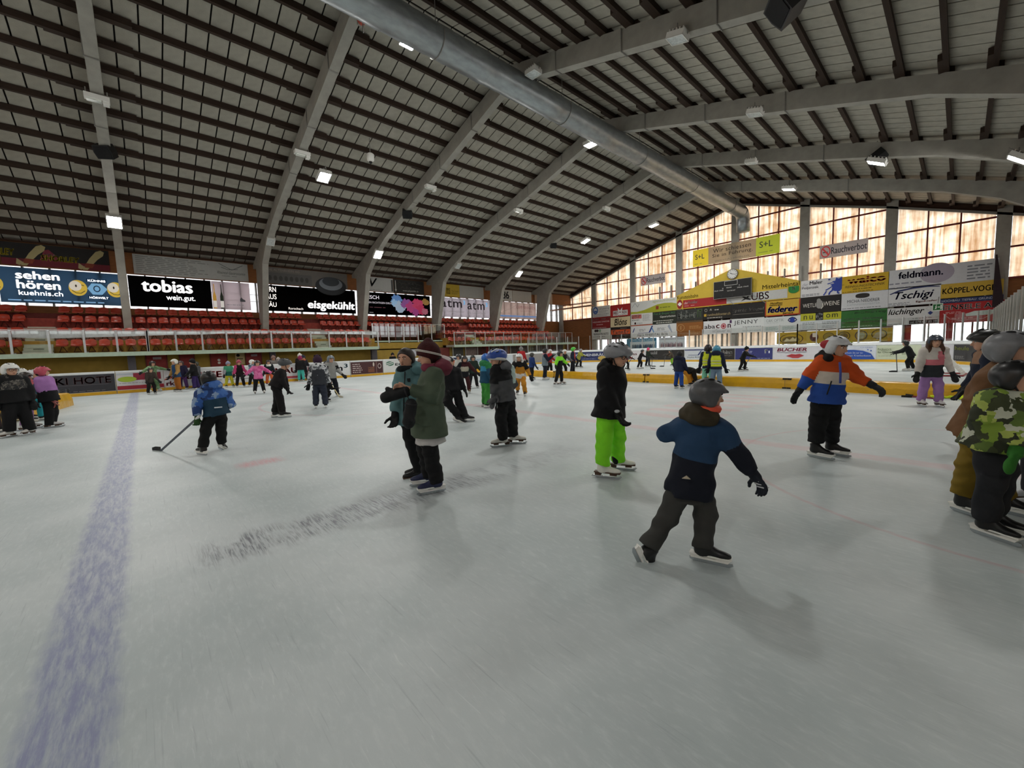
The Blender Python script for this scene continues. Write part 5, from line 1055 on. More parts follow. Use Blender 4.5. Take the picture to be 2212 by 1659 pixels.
# ================================================================ people
# ---- implicit surfaces: smooth unions of tapered limbs, meshed with surface nets
def surface_nets(Vg, org, h):
    nx, ny, nz = Vg.shape; s = Vg < 0
    c = [s[i:nx - 1 + i, j:ny - 1 + j, k:nz - 1 + k] for i in (0, 1) for j in (0, 1) for k in (0, 1)]
    n = sum(x.astype(np.int8) for x in c); act = (n > 0) & (n < 8)
    idx = -np.ones(act.shape, np.int64); ii = np.argwhere(act); idx[act] = np.arange(len(ii))
    acc = np.zeros((len(ii), 3)); cnt = np.zeros(len(ii))
    corners = [(i, j, k) for i in (0, 1) for j in (0, 1) for k in (0, 1)]
    vals = np.stack([Vg[ii[:, 0] + i, ii[:, 1] + j, ii[:, 2] + k] for i, j, k in corners], 1)
    for a in range(8):
        for b_ in range(a + 1, 8):
            d = [abs(corners[a][q] - corners[b_][q]) for q in range(3)]
            if sum(d) != 1: continue
            va, vb = vals[:, a], vals[:, b_]; m_ = (va < 0) != (vb < 0)
            t = np.where(m_, va / np.where(m_, va - vb, 1), 0)
            P = np.array(corners[a], float)[None] + t[:, None] * (np.array(corners[b_], float) - np.array(corners[a], float))[None]
            acc[m_] += P[m_]; cnt[m_] += 1
    vs = (ii + acc / cnt[:, None]) * h + org
    fs = []
    for ax in range(3):
        o1, o2 = [(1, 2), (2, 0), (0, 1)][ax]
        sl0 = [slice(None)] * 3; sl1 = [slice(None)] * 3; sl0[ax] = slice(0, -1); sl1[ax] = slice(1, None)
        ch = s[tuple(sl0)] != s[tuple(sl1)]
        e = np.argwhere(ch); e = e[(e[:, o1] > 0) & (e[:, o2] > 0) & (e[:, o1] < Vg.shape[o1] - 1) & (e[:, o2] < Vg.shape[o2] - 1)]
        if not len(e): continue
        inside = s[tuple(e.T)]
        def g(a, b_):
            q = e.copy(); q[:, o1] -= a; q[:, o2] -= b_; return idx[tuple(q.T)]
        q = np.stack([g(0, 0), g(1, 0), g(1, 1), g(0, 1)], 1); q[~inside] = q[~inside][:, ::-1]
        fs.append(q)
    return vs, np.concatenate(fs)
def A3(v): return np.array((v[0], v[1], v[2]), float)
def seg_t(P, a, b_):
    ab = b_ - a; t = np.clip(((P - a) @ ab) / max(ab @ ab, 1e-9), 0, 1); return t, np.linalg.norm(P - (a + t[..., None] * ab), axis=-1)
class Cone:
    def __init__(s, a, b_, ra, rb, part='', u0=0.0, u1=1.0, flat=False): s.a, s.b, s.ra, s.rb, s.part, s.u0, s.u1, s.flat = A3(a), A3(b_), ra, rb, part, u0, u1, flat
    def d(s, P):
        t, q = seg_t(P, s.a, s.b); r = q - (s.ra + (s.rb - s.ra) * t)
        if s.flat:
            ab = s.b - s.a; L = np.linalg.norm(ab); ax = (P - s.a) @ (ab / L); lat = np.linalg.norm(P - s.a - ax[..., None] * (ab / L), axis=-1)
            tt = np.clip(ax / L, 0, 1); r = np.maximum(lat - (s.ra + (s.rb - s.ra) * tt), ax - L)
            r = np.maximum(r, -ax - s.ra)
        return r
    def u(s, P): t, _ = seg_t(P, s.a, s.b); return s.u0 + (s.u1 - s.u0) * t
    def box(s): m_ = max(s.ra, s.rb); return np.minimum(s.a, s.b) - m_, np.maximum(s.a, s.b) + m_
class Trunk:
    """elliptic trunk from a to b; stations (t, half width, half depth)"""
    def __init__(s, a, b_, side, fwd, st, part='torso'):
        s.a, s.b = A3(a), A3(b_); s.L = np.linalg.norm(s.b - s.a); s.ax = (s.b - s.a) / s.L
        sd = A3(side); sd = sd - s.ax * (sd @ s.ax); s.sd = sd / np.linalg.norm(sd); s.fw = np.cross(s.sd, s.ax); s.fw *= np.sign(s.fw @ A3(fwd)) or 1
        s.st = np.array(st, float); s.part = part
    def d(s, P):
        q = P - s.a; z = q @ s.ax; t = z / s.L; x = q @ s.sd; y = q @ s.fw
        rs = np.interp(t, s.st[:, 0], s.st[:, 1]); rf = np.interp(t, s.st[:, 0], s.st[:, 2])
        e = (np.sqrt((x / rs) ** 2 + (y / rf) ** 2) - 1) * np.minimum(rs, rf)
        return np.maximum(e, np.maximum(s.st[0, 0] * s.L - z, z - s.st[-1, 0] * s.L))
    def u(s, P): return ((P - s.a) @ s.ax) / s.L
    def box(s): m_ = s.st[:, 1:].max() + 0.02; a = s.a + s.ax * s.L * s.st[0, 0]; b_ = s.a + s.ax * s.L * s.st[-1, 0]; return np.minimum(a, b_) - m_, np.maximum(a, b_) + m_
class Ell:
    def __init__(s, c, r, ax=None, part=''): s.c, s.r, s.part = A3(c), np.array(r, float), part; s.ax = np.array([A3(v) for v in ax]) if ax is not None else np.eye(3)
    def d(s, P): q = (P - s.c) @ s.ax.T; return (np.linalg.norm(q / s.r, axis=-1) - 1) * s.r.min()
    def u(s, P): return np.zeros(P.shape[:-1])
    def box(s): m_ = s.r.max(); return s.c - m_, s.c + m_
def smin(a, b_, k): 
    h_ = np.clip(0.5 + 0.5 * (b_ - a) / k, 0, 1); return b_ + (a - b_) * h_ - k * h_ * (1 - h_)
def blob(prims, h, k=0.03, cut=None, folds=0.0, seed=0):
    lo = np.min([p.box()[0] for p in prims], 0) - 3 * h; hi = np.max([p.box()[1] for p in prims], 0) + 3 * h
    n = np.ceil((hi - lo) / h).astype(int) + 1
    g = np.stack(np.meshgrid(*[lo[i] + h * np.arange(n[i]) for i in range(3)], indexing='ij'), -1)
    D = None
    for p in prims:
        d = p.d(g); D = d if D is None else smin(D, d, k)
    if folds:
        rg = np.random.RandomState(seed); w = 0
        for i in range(7):
            kv = rg.normal(size=3) * 22 + np.array([0, 0, 1.0]) * rg.choice([-1, 1]) * 26; w = w + np.sin(g @ kv + rg.rand() * 6.3) / 7
        D = D + folds * w * 2.2
    if cut is not None: D = np.maximum(D, cut(g))
    return surface_nets(D, lo, h)
def nearest_part(prims, C):
    D = np.stack([p.d(C) for p in prims], 0); j = D.argmin(0); U = np.stack([p.u(C) for p in prims], 0)
    return j, U[j, np.arange(len(C))]
def net_obj(name, vf, mats, parent, zone=None, prims=None, rel=None, snap=None, h=0.02):
    """mesh given in the parent's local space"""
    vs, fs = vf
    if snap:                                   # pull vertices onto the seams so colour blocks end cleanly
        j, u = nearest_part(prims, vs)
        for q, p in enumerate(prims):
            ax = (p.b - p.a); L = np.linalg.norm(ax); ax = ax / L; du = (getattr(p, 'u1', 1.0) - getattr(p, 'u0', 0.0)) or 0
            if du == 0: continue
            for key_, val in snap:
                if p.part.startswith(key_):
                    w = (j == q) & (np.abs((u - val) / du * L) < 0.62 * h); vs[w] += ((val - u[w]) / du * L)[:, None] * ax
    me = bpy.data.meshes.new(name); me.from_pydata(vs.tolist(), [], fs.tolist())
    mats = mats if isinstance(mats, (list, tuple)) else [mats]
    for m_ in mats: me.materials.append(m_)
    if zone is not None and len(mats) > 1:
        C = vs[fs].mean(1); j, u = nearest_part(prims, C); parts = [prims[q].part for q in j]
        R = np.stack([(C @ A3(rel[0])), (C @ A3(rel[1])), C[:, 2]], 1)
        me.polygons.foreach_set('material_index', [zone(p, uu, r_) for p, uu, r_ in zip(parts, u, R)])
    me.polygons.foreach_set('use_smooth', [True] * len(me.polygons)); me.update()
    o = bpy.data.objects.new(name, me); COL.objects.link(o); o.parent = parent; return o
# ---- cloth finishes
def cloth(c, rough=0.8):
    return mat(c, rough, var=0.12, scale=5.0, bump=0.45, bscale=9.0, spec=0.25, key='fabric')
def print_cloth(cols, scale=9.0, key='patterned_fabric'):
    k = ('pc', tuple(cols), scale)
    if k in _mats: return _mats[k]
    m = bpy.data.materials.new(key); _mats[k] = m; m.use_nodes = True; nt = m.node_tree; N = nt.nodes; Lk = nt.links; b = N['Principled BSDF']
    tc = N.new('ShaderNodeTexCoord'); vo = N.new('ShaderNodeTexVoronoi'); vo.inputs['Scale'].default_value = scale; vo.inputs['Randomness'].default_value = 1.0
    nz = N.new('ShaderNodeTexNoise'); nz.inputs['Scale'].default_value = scale * 1.5; mx = N.new('ShaderNodeMix'); mx.data_type = 'RGBA'; mx.blend_type = 'ADD'; mx.inputs[0].default_value = 0.12
    Lk.new(tc.outputs['Object'], nz.inputs['Vector']); Lk.new(tc.outputs['Object'], mx.inputs[6]); Lk.new(nz.outputs['Color'], mx.inputs[7]); Lk.new(mx.outputs[2], vo.inputs['Vector'])
    sp_ = N.new('ShaderNodeSeparateColor'); Lk.new(vo.outputs['Color'], sp_.inputs[0]); rp = N.new('ShaderNodeValToRGB'); rp.color_ramp.interpolation = 'CONSTANT'
    e = rp.color_ramp.elements
    while len(e) < len(cols): e.new(0.5)
    for i, c in enumerate(cols): e[i].position = i / len(cols); e[i].color = lin(c) + (1,)
    Lk.new(sp_.outputs[0], rp.inputs['Fac']); Lk.new(rp.outputs['Color'], b.inputs['Base Color']); b.inputs['Roughness'].default_value = 0.8
    return m
SKIN = mat('#c99a80', 0.55, var=0.08, scale=14, spec=0.35, key='skin')
HAIRD = mat('#241a15', 0.5, var=0.25, scale=30, stretch=(6, 6, 1)); HAIRB = mat('#4a2e1c', 0.5, var=0.3, scale=30, stretch=(6, 6, 1))
BLADE = mat('#b9bec2', 0.25, metal=0.9, var=0.05)
def rot_to(x, z):
    """matrix with local X along x and local Z close to z"""
    x = V(x).normalized(); z = V(z); y = z.cross(x)
    if y.length < 1e-6: y = x.orthogonal()
    y.normalize(); z = x.cross(y); return Matrix((x, y, z)).transposed()
# ---- shared templates
def tmpl(name, vf, m_): 
    me = bpy.data.meshes.new(name); me.from_pydata(vf[0].tolist(), [], vf[1].tolist()); me.materials.append(m_); me.polygons.foreach_set('use_smooth', [True] * len(me.polygons)); me.update(); return me
def glove_mesh(curl, hh=0.0065, mitt=False):
    p = [Cone((0, 0, 0.03), (0, 0, -0.03), 0.033, 0.034), Ell((0, 0, -0.07), (0.043, 0.02, 0.05))]
    if mitt: p += [Ell((0, 0.008, -0.13), (0.045, 0.026, 0.065))]
    else:
        for x, L in ((-0.032, 0.8), (-0.011, 0.95), (0.011, 1.0), (0.032, 0.92)):
            a = np.array([x, 0.0, -0.105]); ang = 0.25 * curl; q = a
            for i, l_ in enumerate((0.036, 0.026, 0.02)):
                ang += curl * (0.5 if i else 0.2); b_ = q + np.array([x * 0.06, math.sin(ang), -math.cos(ang)]) * l_ * L; p.append(Cone(q, b_, 0.0108 - 0.0012 * i, 0.0102 - 0.0012 * i)); q = b_
    t0 = np.array([0.034, 0.008, -0.05]); t1 = t0 + np.array([0.03, 0.015, -0.03]); t2 = t1 + np.array([0.012, 0.012, -0.03]); p += [Cone(t0, t1, 0.015, 0.013), Cone(t1, t2, 0.012, 0.0105)]
    return blob(p, hh, 0.008)
GLV = {}
for key_, a in (('open', 0.35), ('curl', 0.95), ('grip', 1.45)): GLV[key_] = tmpl('glove', glove_mesh(a), BLACK)
GLV['mitt'] = tmpl('glove', glove_mesh(0.3, 0.008, True), BLACK)
# skates: toe along +X, sole at z = 0.075, blade touching z = 0
_bt = [Cone((-0.035, 0, 0.115), (-0.045, 0, 0.2), 0.05, 0.052, flat=True), Cone((-0.06, 0, 0.105), (0.1, 0, 0.098), 0.036, 0.03), Ell((0.13, 0, 0.095), (0.06, 0.036, 0.03)), Cone((-0.02, 0, 0.17), (0.06, 0, 0.12), 0.035, 0.025)]
BOOT = tmpl('boot', blob(_bt, 0.0125, 0.03, cut=lambda g: 0.072 - g[..., 2]), BLACK)
_hb = MB(); _hb.prism([(-0.12, -0.016, 0.035), (0.16, -0.016, 0.035), (0.19, -0.016, 0.072), (0.1, -0.016, 0.072), (0.06, -0.016, 0.05), (-0.02, -0.016, 0.05), (-0.05, -0.016, 0.072), (-0.13, -0.016, 0.072)], (0, 0.032, 0))
_hb.add([(-0.125, -0.034, 0.07), (0.19, -0.034, 0.07), (0.19, 0.034, 0.07), (-0.125, 0.034, 0.07), (-0.125, -0.034, 0.082), (0.19, -0.034, 0.082), (0.19, 0.034, 0.082), (-0.125, 0.034, 0.082)], [(0, 3, 2, 1), (4, 5, 6, 7), (0, 1, 5, 4), (1, 2, 6, 5), (2, 3, 7, 6), (3, 0, 4, 7)])
HOLD = mesh_of(_hb, 'blade_holder', WHITE)
_bl = MB(); _bl.prism([(-0.13, -0.003, 0.016), (-0.10, -0.003, 0.0), (0.17, -0.003, 0.0), (0.2, -0.003, 0.02), (0.195, -0.003, 0.036), (-0.13, -0.003, 0.036)], (0, 0.006, 0)); BLD = mesh_of(_bl, 'blade', BLADE)
_fb = MB(); _fb.box((-0.13, -0.034, 0.066), (0.185, 0.034, 0.08)); _fb.box((-0.12, -0.028, 0.035), (-0.05, 0.028, 0.068)); _fb.box((0.06, -0.02, 0.04), (0.14, 0.02, 0.068)); FSOLE = mesh_of(_fb, 'sole', mat('#4a3324', 0.5))
_fl = MB(); _fl.prism([(-0.17, -0.003, 0.012), (-0.1, -0.003, 0.0), (0.17, -0.003, 0.0), (0.205, -0.003, 0.03), (0.19, -0.003, 0.042), (0.15, -0.003, 0.025), (-0.17, -0.003, 0.028)], (0, 0.006, 0)); FBLD = mesh_of(_fl, 'blade', BLADE)
# head gear in head units: x forward, z up, unit = head radius
def _cutp(nx, nz, c): return lambda g: -(g[..., 0] * nx + g[..., 2] * nz - c)
def helmet_mesh(kind):
    if kind == 'ski':
        return blob([Ell((-0.03, 0, 0.12), (1.28, 1.1, 1.16)), Ell((-0.12, 0.9, -0.35), (0.42, 0.25, 0.5)), Ell((-0.12, -0.9, -0.35), (0.42, 0.25, 0.5)), Cone((1.15, -0.4, 0.34), (1.15, 0.4, 0.34), 0.14, 0.14)], 0.085, 0.15,
                    cut=lambda g: np.maximum(-(g[..., 2] + 0.9 - np.clip((g[..., 0] - 0.18) * 3.2, 0, 1.18)), -10 + 0 * g[..., 0]))
    if kind == 'bike':
        return blob([Ell((-0.12, 0, 0.38), (1.55, 1.15, 1.0)), Cone((1.2, -0.5, 0.42), (1.2, 0.5, 0.42), 0.15, 0.15)], 0.085, 0.15, cut=lambda g: -(g[..., 2] + 0.3 - 0.42 * np.clip(g[..., 0], -0.3, 1.6)))
    if kind == 'beanie':
        return blob([Ell((-0.06, 0, 0.28), (1.14, 1.08, 1.16)), Cone((0, 0, 0.9), (-0.2, 0, 1.3), 0.6, 0.4)], 0.085, 0.2, cut=lambda g: -(g[..., 2] + 0.3 - 0.5 * np.clip(g[..., 0], -1, 1.2)))
    if kind == 'hair':
        return blob([Ell((-0.08, 0, 0.14), (1.06, 1.0, 1.1)), Ell((-0.7, 0, -0.3), (0.45, 0.7, 0.6))], 0.085, 0.15, cut=lambda g: np.minimum(1.25 * g[..., 0] - 0.42 - g[..., 2], g[..., 0] + 0.02))
    if kind == 'hair_long':
        p = [Ell((-0.08, 0, 0.14), (1.06, 1.02, 1.1))]
        for sy in (-1, 1): p += [Cone((-0.2, 0.75 * sy, 0), (0.1, 0.95 * sy, -1.4), 0.4, 0.45), Cone((0.1, 0.95 * sy, -1.4), (0.35, 0.9 * sy, -2.6), 0.45, 0.25)]
        p += [Cone((-0.7, 0, -0.2), (-0.85, 0, -1.8), 0.7, 0.6)]
        return blob(p, 0.1, 0.25, cut=lambda g: np.minimum(g[..., 0] - 0.45, np.minimum(-(g[..., 2] - 0.6), 0.62 - np.abs(g[..., 1]))))
HG = {k_: tmpl(k_, helmet_mesh(k_), BLACK) for k_ in ('ski', 'bike', 'beanie', 'hair', 'hair_long')}
def vent_mesh(kind):
    m_ = MB()
    pos = [(0.55, 0.38, 1.02), (0.55, -0.38, 1.02), (0.0, 0.42, 1.2), (0.0, -0.42, 1.2), (-0.65, 0.35, 1.02), (-0.65, -0.35, 1.02)] if kind == 'ski' else [(0.75, 0.3, 1.1), (0.75, -0.3, 1.1), (0.1, 0.35, 1.3), (0.1, -0.35, 1.3), (-0.6, 0.35, 1.2), (-0.6, -0.35, 1.2), (0.3, 0.85, 0.95), (0.3, -0.85, 0.95), (-0.5, 0.85, 0.9), (-0.5, -0.85, 0.9), (0.35, 0, 1.38), (-0.9, 0, 1.15)]
    for x, y, z in pos:
        n = V((x, y, z - 0.3)).normalized(); t = V((1, 0, 0)); t = (t - n * t.dot(n)).normalized(); s_ = n.cross(t)
        m_.ell((x, y, z), (0.3 if kind == 'bike' else 0.24, 0.09, 0.1), 10, 6, ax=(t, s_, n))
    return mesh_of(m_, 'vent', BLACK, smooth=True)
VENT = {'ski': vent_mesh('ski'), 'bike': vent_mesh('bike')}
def put(name, me, m_, parent, loc, R, scale):
    o = bpy.data.objects.new(name, me); COL.objects.link(o); o.parent = parent; o.location = loc
    o.rotation_mode = 'QUATERNION'; o.rotation_quaternion = R.to_quaternion(); o.scale = scale if hasattr(scale, '__len__') else (scale,) * 3
    if m_ is not None: o.material_slots[0].link = 'OBJECT'; o.material_slots[0].material = m_
    return o
UPZ = V((0, 0, 1))
POSES = {  # lean, legs (hip, knee, out) left/right, arms (swing, out, elbow) left/right, head pitch
    'stand': (4, ((4, 6, 4), (-3, 4, 4)), ((4, 14, 14), (0, 14, 14))),
    'idle': (3, ((6, 8, 7), (-6, 4, 7)), ((12, 18, 35), (4, 16, 20))),
    'lean': (18, ((22, 34, 5), (12, 28, 5)), ((16, 12, 25), (12, 14, 25))),
    'stride': (20, ((28, 40, 6), (-24, 22, 10)), ((-20, 22, 25), (30, 22, 35))),
    'push': (16, ((18, 26, 6), (-18, 14, 22)), ((20, 35, 20), (-20, 38, 25))),
    'arms': (6, ((8, 12, 8), (-4, 8, 8)), ((10, 52, 14), (10, 48, 14))),
    'stick': (22, ((24, 34, 8), (0, 20, 10)), ((38, 8, 35), (48, 10, 28))),
    'rail': (6, ((6, 8, 10), (-4, 6, 10)), ((10, 75, 12), (20, 60, 20))),
    'crossed': (2, ((4, 6, 7), (-4, 6, 7)), ((32, 6, 95), (32, 6, 95))),
    'bend': (95, ((60, 40, 10), (46, 34, 10)), ((-5, 8, 12), (10, 8, 12))),
    'crouch': (38, ((80, 110, 12), (60, 100, 14)), ((40, 14, 40), (40, 14, 50))),
}
def person(root, top, label, face=0, pose='stand', J=None, jk=None, tr=None, gear=('ski', '#2a2a2c'), skates='hockey', boot='#141416', gloves='#141416', bulk=1.0, hem=0.0, child=True, hand=('open', 'open'), h=None, headturn=0, details=None, legw=1.0, scarf=None, hood=None, eyes=None, zonej=None, zonet=None, name_extra=None, hair=None, foot=None, skin=SKIN, snap=None):
    """root = photo pixel of the foot on the ice, top = photo row of the head gear's top; face = heading, 0 towards the camera, 90 to the picture's right"""
    g = on_z(root[0], root[1]) if len(root) == 2 else V(root); g.z = 0 if len(root) == 2 else g.z
    if len(root) == 2:                                  # keep skaters on the ice side of the boards
        if g.x < BLX + 0.4: g = g * ((BLX + 0.4) / g.x)
        if g.y > BEY - 0.4: g = g * ((BEY - 0.4) / g.y)
    dv = V((g.x, g.y, 0)); dist = dv.length; dv.normalize(); rv = V((dv.y, -dv.x, 0))
    def plane(x, y, dep=0.0):
        """photo pixel on the upright plane through the figure, dep metres further away -> local point"""
        d = ray(x, y); t = (dist + dep) / V((d.x, d.y, 0)).dot(dv); p = CAM + d * t; return p - g
    H = plane(root[0] if len(root) == 2 else proj(g)[0], top).z if top else 1.4
    E_ = empty('person', g, label, 'person', 'people on the ice')
    px = math.hypot(g.x, g.y); vox = h or (0.013 if px < 9 else 0.02 if px < 16 else 0.03)
    a = math.radians(face); F = -dv * math.cos(a) + rv * math.sin(a); Lf = UPZ.cross(F)
    ah = math.radians(face + headturn); HF = -dv * math.cos(ah) + rv * math.sin(ah)
    K = {}
    hr = (0.074 if child else 0.066) * H
    if J:
        for k_, v in J.items(): K[k_] = plane(*v)
        a_side = (K['sb'] - K['sa']); a_side.z = 0
    else:
        lean, legs, arms = POSES[pose]
        if pose in ('bend',): pass
        le = math.radians(lean); pv = V((0, 0, 0)); tdir = F * math.sin(le) + UPZ * math.cos(le)
        K['pv'] = pv; K['nk'] = tdir * (0.315 * H); K['hd'] = K['nk'] + (tdir * 0.5 + UPZ * 0.5 if lean < 60 else tdir).normalized() * (0.095 * H) + F * 0.02
        sw, hw = 0.1 * H, 0.056 * H; cl = tdir * (0.285 * H)
        lo = 9
        for s_, nm, (al, kn, out), (sg, ab, el) in ((1, 'b', legs[0], arms[0]), (-1, 'a', legs[1], arms[1])):
            hip = Lf * (hw * s_); o_ = math.radians(out); a1 = math.radians(al); a2 = math.radians(al - kn)
            def dirn(q): return (-UPZ * math.cos(q) + F * math.sin(q)) * math.cos(o_) + Lf * (s_ * math.sin(o_))
            kne = hip + dirn(a1) * (0.215 * H); ank = kne + dirn(a2) * (0.2 * H); K['h' + nm], K['k' + nm], K['a' + nm] = hip, kne, ank; lo = min(lo, ank.z)
            sh = cl + Lf * (sw * s_); u_ = math.radians(ab); g1 = math.radians(sg); g2 = math.radians(sg + el)
            def adir(q): return (-UPZ * math.cos(q) + F * math.sin(q)) * math.cos(u_) + Lf * (s_ * math.sin(u_))
            elb = sh + adir(g1) * (0.165 * H); wr = elb + (adir(g2)) * (0.145 * H); K['s' + nm], K['e' + nm], K['w' + nm] = sh, elb, wr
        dz = 0.125 + 0.0 - lo
        for k_ in K: K[k_] = K[k_] + UPZ * dz
        ft = (K['aa'] if K['aa'].z < K['ab'].z else K['ab']); off = V((ft.x, ft.y, 0))
        for k_ in K: K[k_] = K[k_] - off * 0.9
        a_side = Lf
    if a_side.length < 0.05: a_side = Lf
    side = a_side.normalized()
    if J and abs(side.dot(F)) > 0.9: side = Lf if side.dot(Lf) > 0 else -Lf
    bf = F
    jk = jk or [cloth('#222226')]; tr = tr or [cloth('#18181a')]
    bw = bulk * H
    # ---- jacket
    pv, nk = K['pv'], K['nk']; sa, sb = K['sa'], K['sb']; sw_ = max((sa - sb).length / 2, 0.085 * H)
    st = [(-0.14 - hem, 0.126 * bw, 0.11 * bw), (0.0, 0.118 * bw, 0.102 * bw), (0.3, 0.105 * bw, 0.09 * bw), (0.62, 0.114 * bw, 0.092 * bw), (0.85, 0.1 * bw, 0.08 * bw), (0.95, 0.072 * bw, 0.066 * bw), (1.08, 0.05 * bw, 0.05 * bw)]
    pj = [Trunk(pv, nk, side, bf, st, 'torso')]
    for s_ in 'ab':
        S0, El, Wr = K['s' + s_], K['e' + s_], K['w' + s_]; ch = nk.lerp(pv, 0.14)
        pj += [Cone(ch.lerp(S0, 0.35), S0, 0.056 * bw, 0.053 * bw, 'torso', 0.85, 0.85), Cone(S0, El, 0.055 * bw, 0.046 * bw, 'arm' + s_, 0, 1), Cone(El, Wr, 0.045 * bw, 0.036 * bw, 'arm' + s_, 1, 2, True)]
    rel = (side, bf)
    jo = net_obj('jacket', blob(pj, vox, 0.035 * H / 1.5, folds=0.008 if px < 14 else 0.0, seed=int(root[0] * 7) % 1000), jk, E_, zonej, pj, rel, snap, vox)
    # ---- trousers
    lw = legw * H
    pt = [Trunk(pv - UPZ * 0.05 * H, pv.lerp(nk, 0.12), side, bf, [(-0.4, 0.088 * H, 0.078 * H), (0.2, 0.094 * H, 0.078 * H), (1, 0.085 * H, 0.07 * H)], 'pelvis')]
    for s_ in 'ab':
        hp, kn, an = K['h' + s_], K['k' + s_], K['a' + s_]; pt += [Cone(hp.lerp(pv, .15), kn, 0.062 * lw, 0.053 * lw, 'leg' + s_, 0, 1), Cone(kn, an + (an - kn).normalized() * 0.01, 0.052 * lw, 0.05 * lw, 'leg' + s_, 1, 2, True)]
    net_obj('trousers', blob(pt, vox, 0.028 * H / 1.5, folds=0.009 if px < 14 else 0.0, seed=int(root[0] * 3) % 1000), tr, E_, zonet, pt, rel)
    # ---- body (one continuous skin surface inside the clothes, head and neck showing)
    hd = K['hd']; HR = rot_to(HF, UPZ); hx, hy, hz = (HR @ V((1, 0, 0))), (HR @ V((0, 1, 0))), (HR @ V((0, 0, 1)))
    if J and 'nk' in K:
        up_h = (hd - nk).normalized(); hx = (HF - up_h * HF.dot(up_h) * 0.4).normalized(); HR = rot_to(hx, UPZ.lerp(up_h, 0.35)); hx, hy, hz = (HR @ V((1, 0, 0))), (HR @ V((0, 1, 0))), (HR @ V((0, 0, 1)))
    def hp_(x, y, z): return hd + hx * (x * hr) + hy * (y * hr) + hz * (z * hr)
    bo = [Ell(hp_(-0.08, 0, 0.12), (hr * 0.98, hr * 0.84, hr * 0.98), (hx, hy, hz)), Ell(hp_(0.22, 0, -0.5), (hr * 0.62, hr * 0.58, hr * 0.62), (hx, hy, hz)), Cone(hp_(0.84, 0, -0.05), hp_(1.0, 0, -0.33), hr * 0.1, hr * 0.15), Cone(hp_(-0.15, 0, -0.5), nk - UPZ * 0.02, hr * 0.5, hr * 0.55),
          Ell(hp_(-0.1, 0.86, -0.1), (hr * 0.2, hr * 0.1, hr * 0.26), (hx, hy, hz)), Ell(hp_(-0.1, -0.86, -0.1), (hr * 0.2, hr * 0.1, hr * 0.26), (hx, hy, hz)),
          Trunk(pv, nk, side, bf, [(0, 0.08 * H, 0.06 * H), (0.6, 0.085 * H, 0.06 * H), (1, 0.045 * H, 0.045 * H)], 'torso')]
    for s_ in 'ab':
        bo += [Cone(nk.lerp(K['s' + s_], 0.4), K['s' + s_], 0.036 * H, 0.032 * H), Cone(K['s' + s_], K['e' + s_], 0.03 * H, 0.025 * H), Cone(K['e' + s_], K['w' + s_], 0.024 * H, 0.017 * H), Cone(K['h' + s_], K['k' + s_], 0.045 * H, 0.034 * H), Cone(K['k' + s_], K['a' + s_], 0.032 * H, 0.024 * H)]
    net_obj('body', blob(bo, max(0.0095, vox * 0.72) if px < 9 else vox, 0.016 * H / 1.5), skin, E_)
    if px < 20:
        for sy in (-1, 1):
            m_ = MB(); m_.ell(hp_(0.785, 0.32 * sy, -0.02), (hr * 0.1, hr * 0.125, hr * 0.062), 10, 6, ax=(hx, hy, hz)); e_ = obj_local('eye', m_, mat('#e8e4de', 0.2), E_)
            m_ = MB(); m_.ell(hp_(0.862, 0.32 * sy, -0.02), (hr * 0.035, hr * 0.062, hr * 0.06), 8, 5, ax=(hx, hy, hz)); obj_local('iris', m_, mat('#2a1c14', 0.2), e_)
            m_ = MB(); m_.tube([hp_(0.9, 0.14 * sy, 0.16), hp_(0.88, 0.33 * sy, 0.22), hp_(0.76, 0.52 * sy, 0.16)], hr * 0.045, 6); obj_local('eyebrow', m_, HAIRD, E_)
        m_ = MB(); m_.tube([hp_(0.7, -0.24, -0.62), hp_(0.82, 0, -0.6), hp_(0.7, 0.24, -0.62)], [hr * 0.04, hr * 0.075, hr * 0.04], 8); obj_local('mouth', m_, mat('#9c5a50', 0.5), E_)
    if eyes == 'glasses':
        m_ = MB()
        for sy in (-1, 1): m_.tube([hp_(0.98, (0.35 + 0.27 * math.cos(q)) * sy, -0.02 + 0.22 * math.sin(q)) for q in [i * math.pi / 8 for i in range(17)]], hr * 0.03, 5); m_.tube([hp_(0.96, 0.6 * sy, 0), hp_(0, 0.92 * sy, 0.05)], hr * 0.03, 5)
        m_.tube([hp_(1.02, -0.1, 0), hp_(1.02, 0.1, 0)], hr * 0.03, 5); obj_local('glasses', m_, BLACK, E_)
    # ---- head gear
    if hair: put('hair', HG[hair[0]], hair[1], E_, hd, HR, hr)
    if gear:
        kind, c = gear[0], gear[1]; m_ = c if not isinstance(c, str) else (mat(c, 0.35, var=0.06, spec=0.5) if kind in ('ski', 'bike') else cloth(c))
        o = put('helmet' if kind in ('ski', 'bike') else 'beanie' if kind == 'beanie' else 'hair', HG[kind], m_, E_, hd, HR, hr * (1.0 if kind != 'beanie' else 1.04))
        if kind in VENT and px < 22:
            v = bpy.data.objects.new('vent', VENT[kind]); COL.objects.link(v); v.parent = o
        if kind in ('ski', 'bike') and px < 16:
            m2 = MB(); m2.tube([hp_(0.1, 0.86, -0.1), hp_(0.3, 0.66, -0.75), hp_(0.42, 0, -1.12), hp_(0.3, -0.66, -0.75), hp_(0.1, -0.86, -0.1)], hr * 0.06, 6); obj_local('chin_strap', m2, BLACK, E_)
    # ---- hands
    gs = H * 0.62 if child else H * 0.6
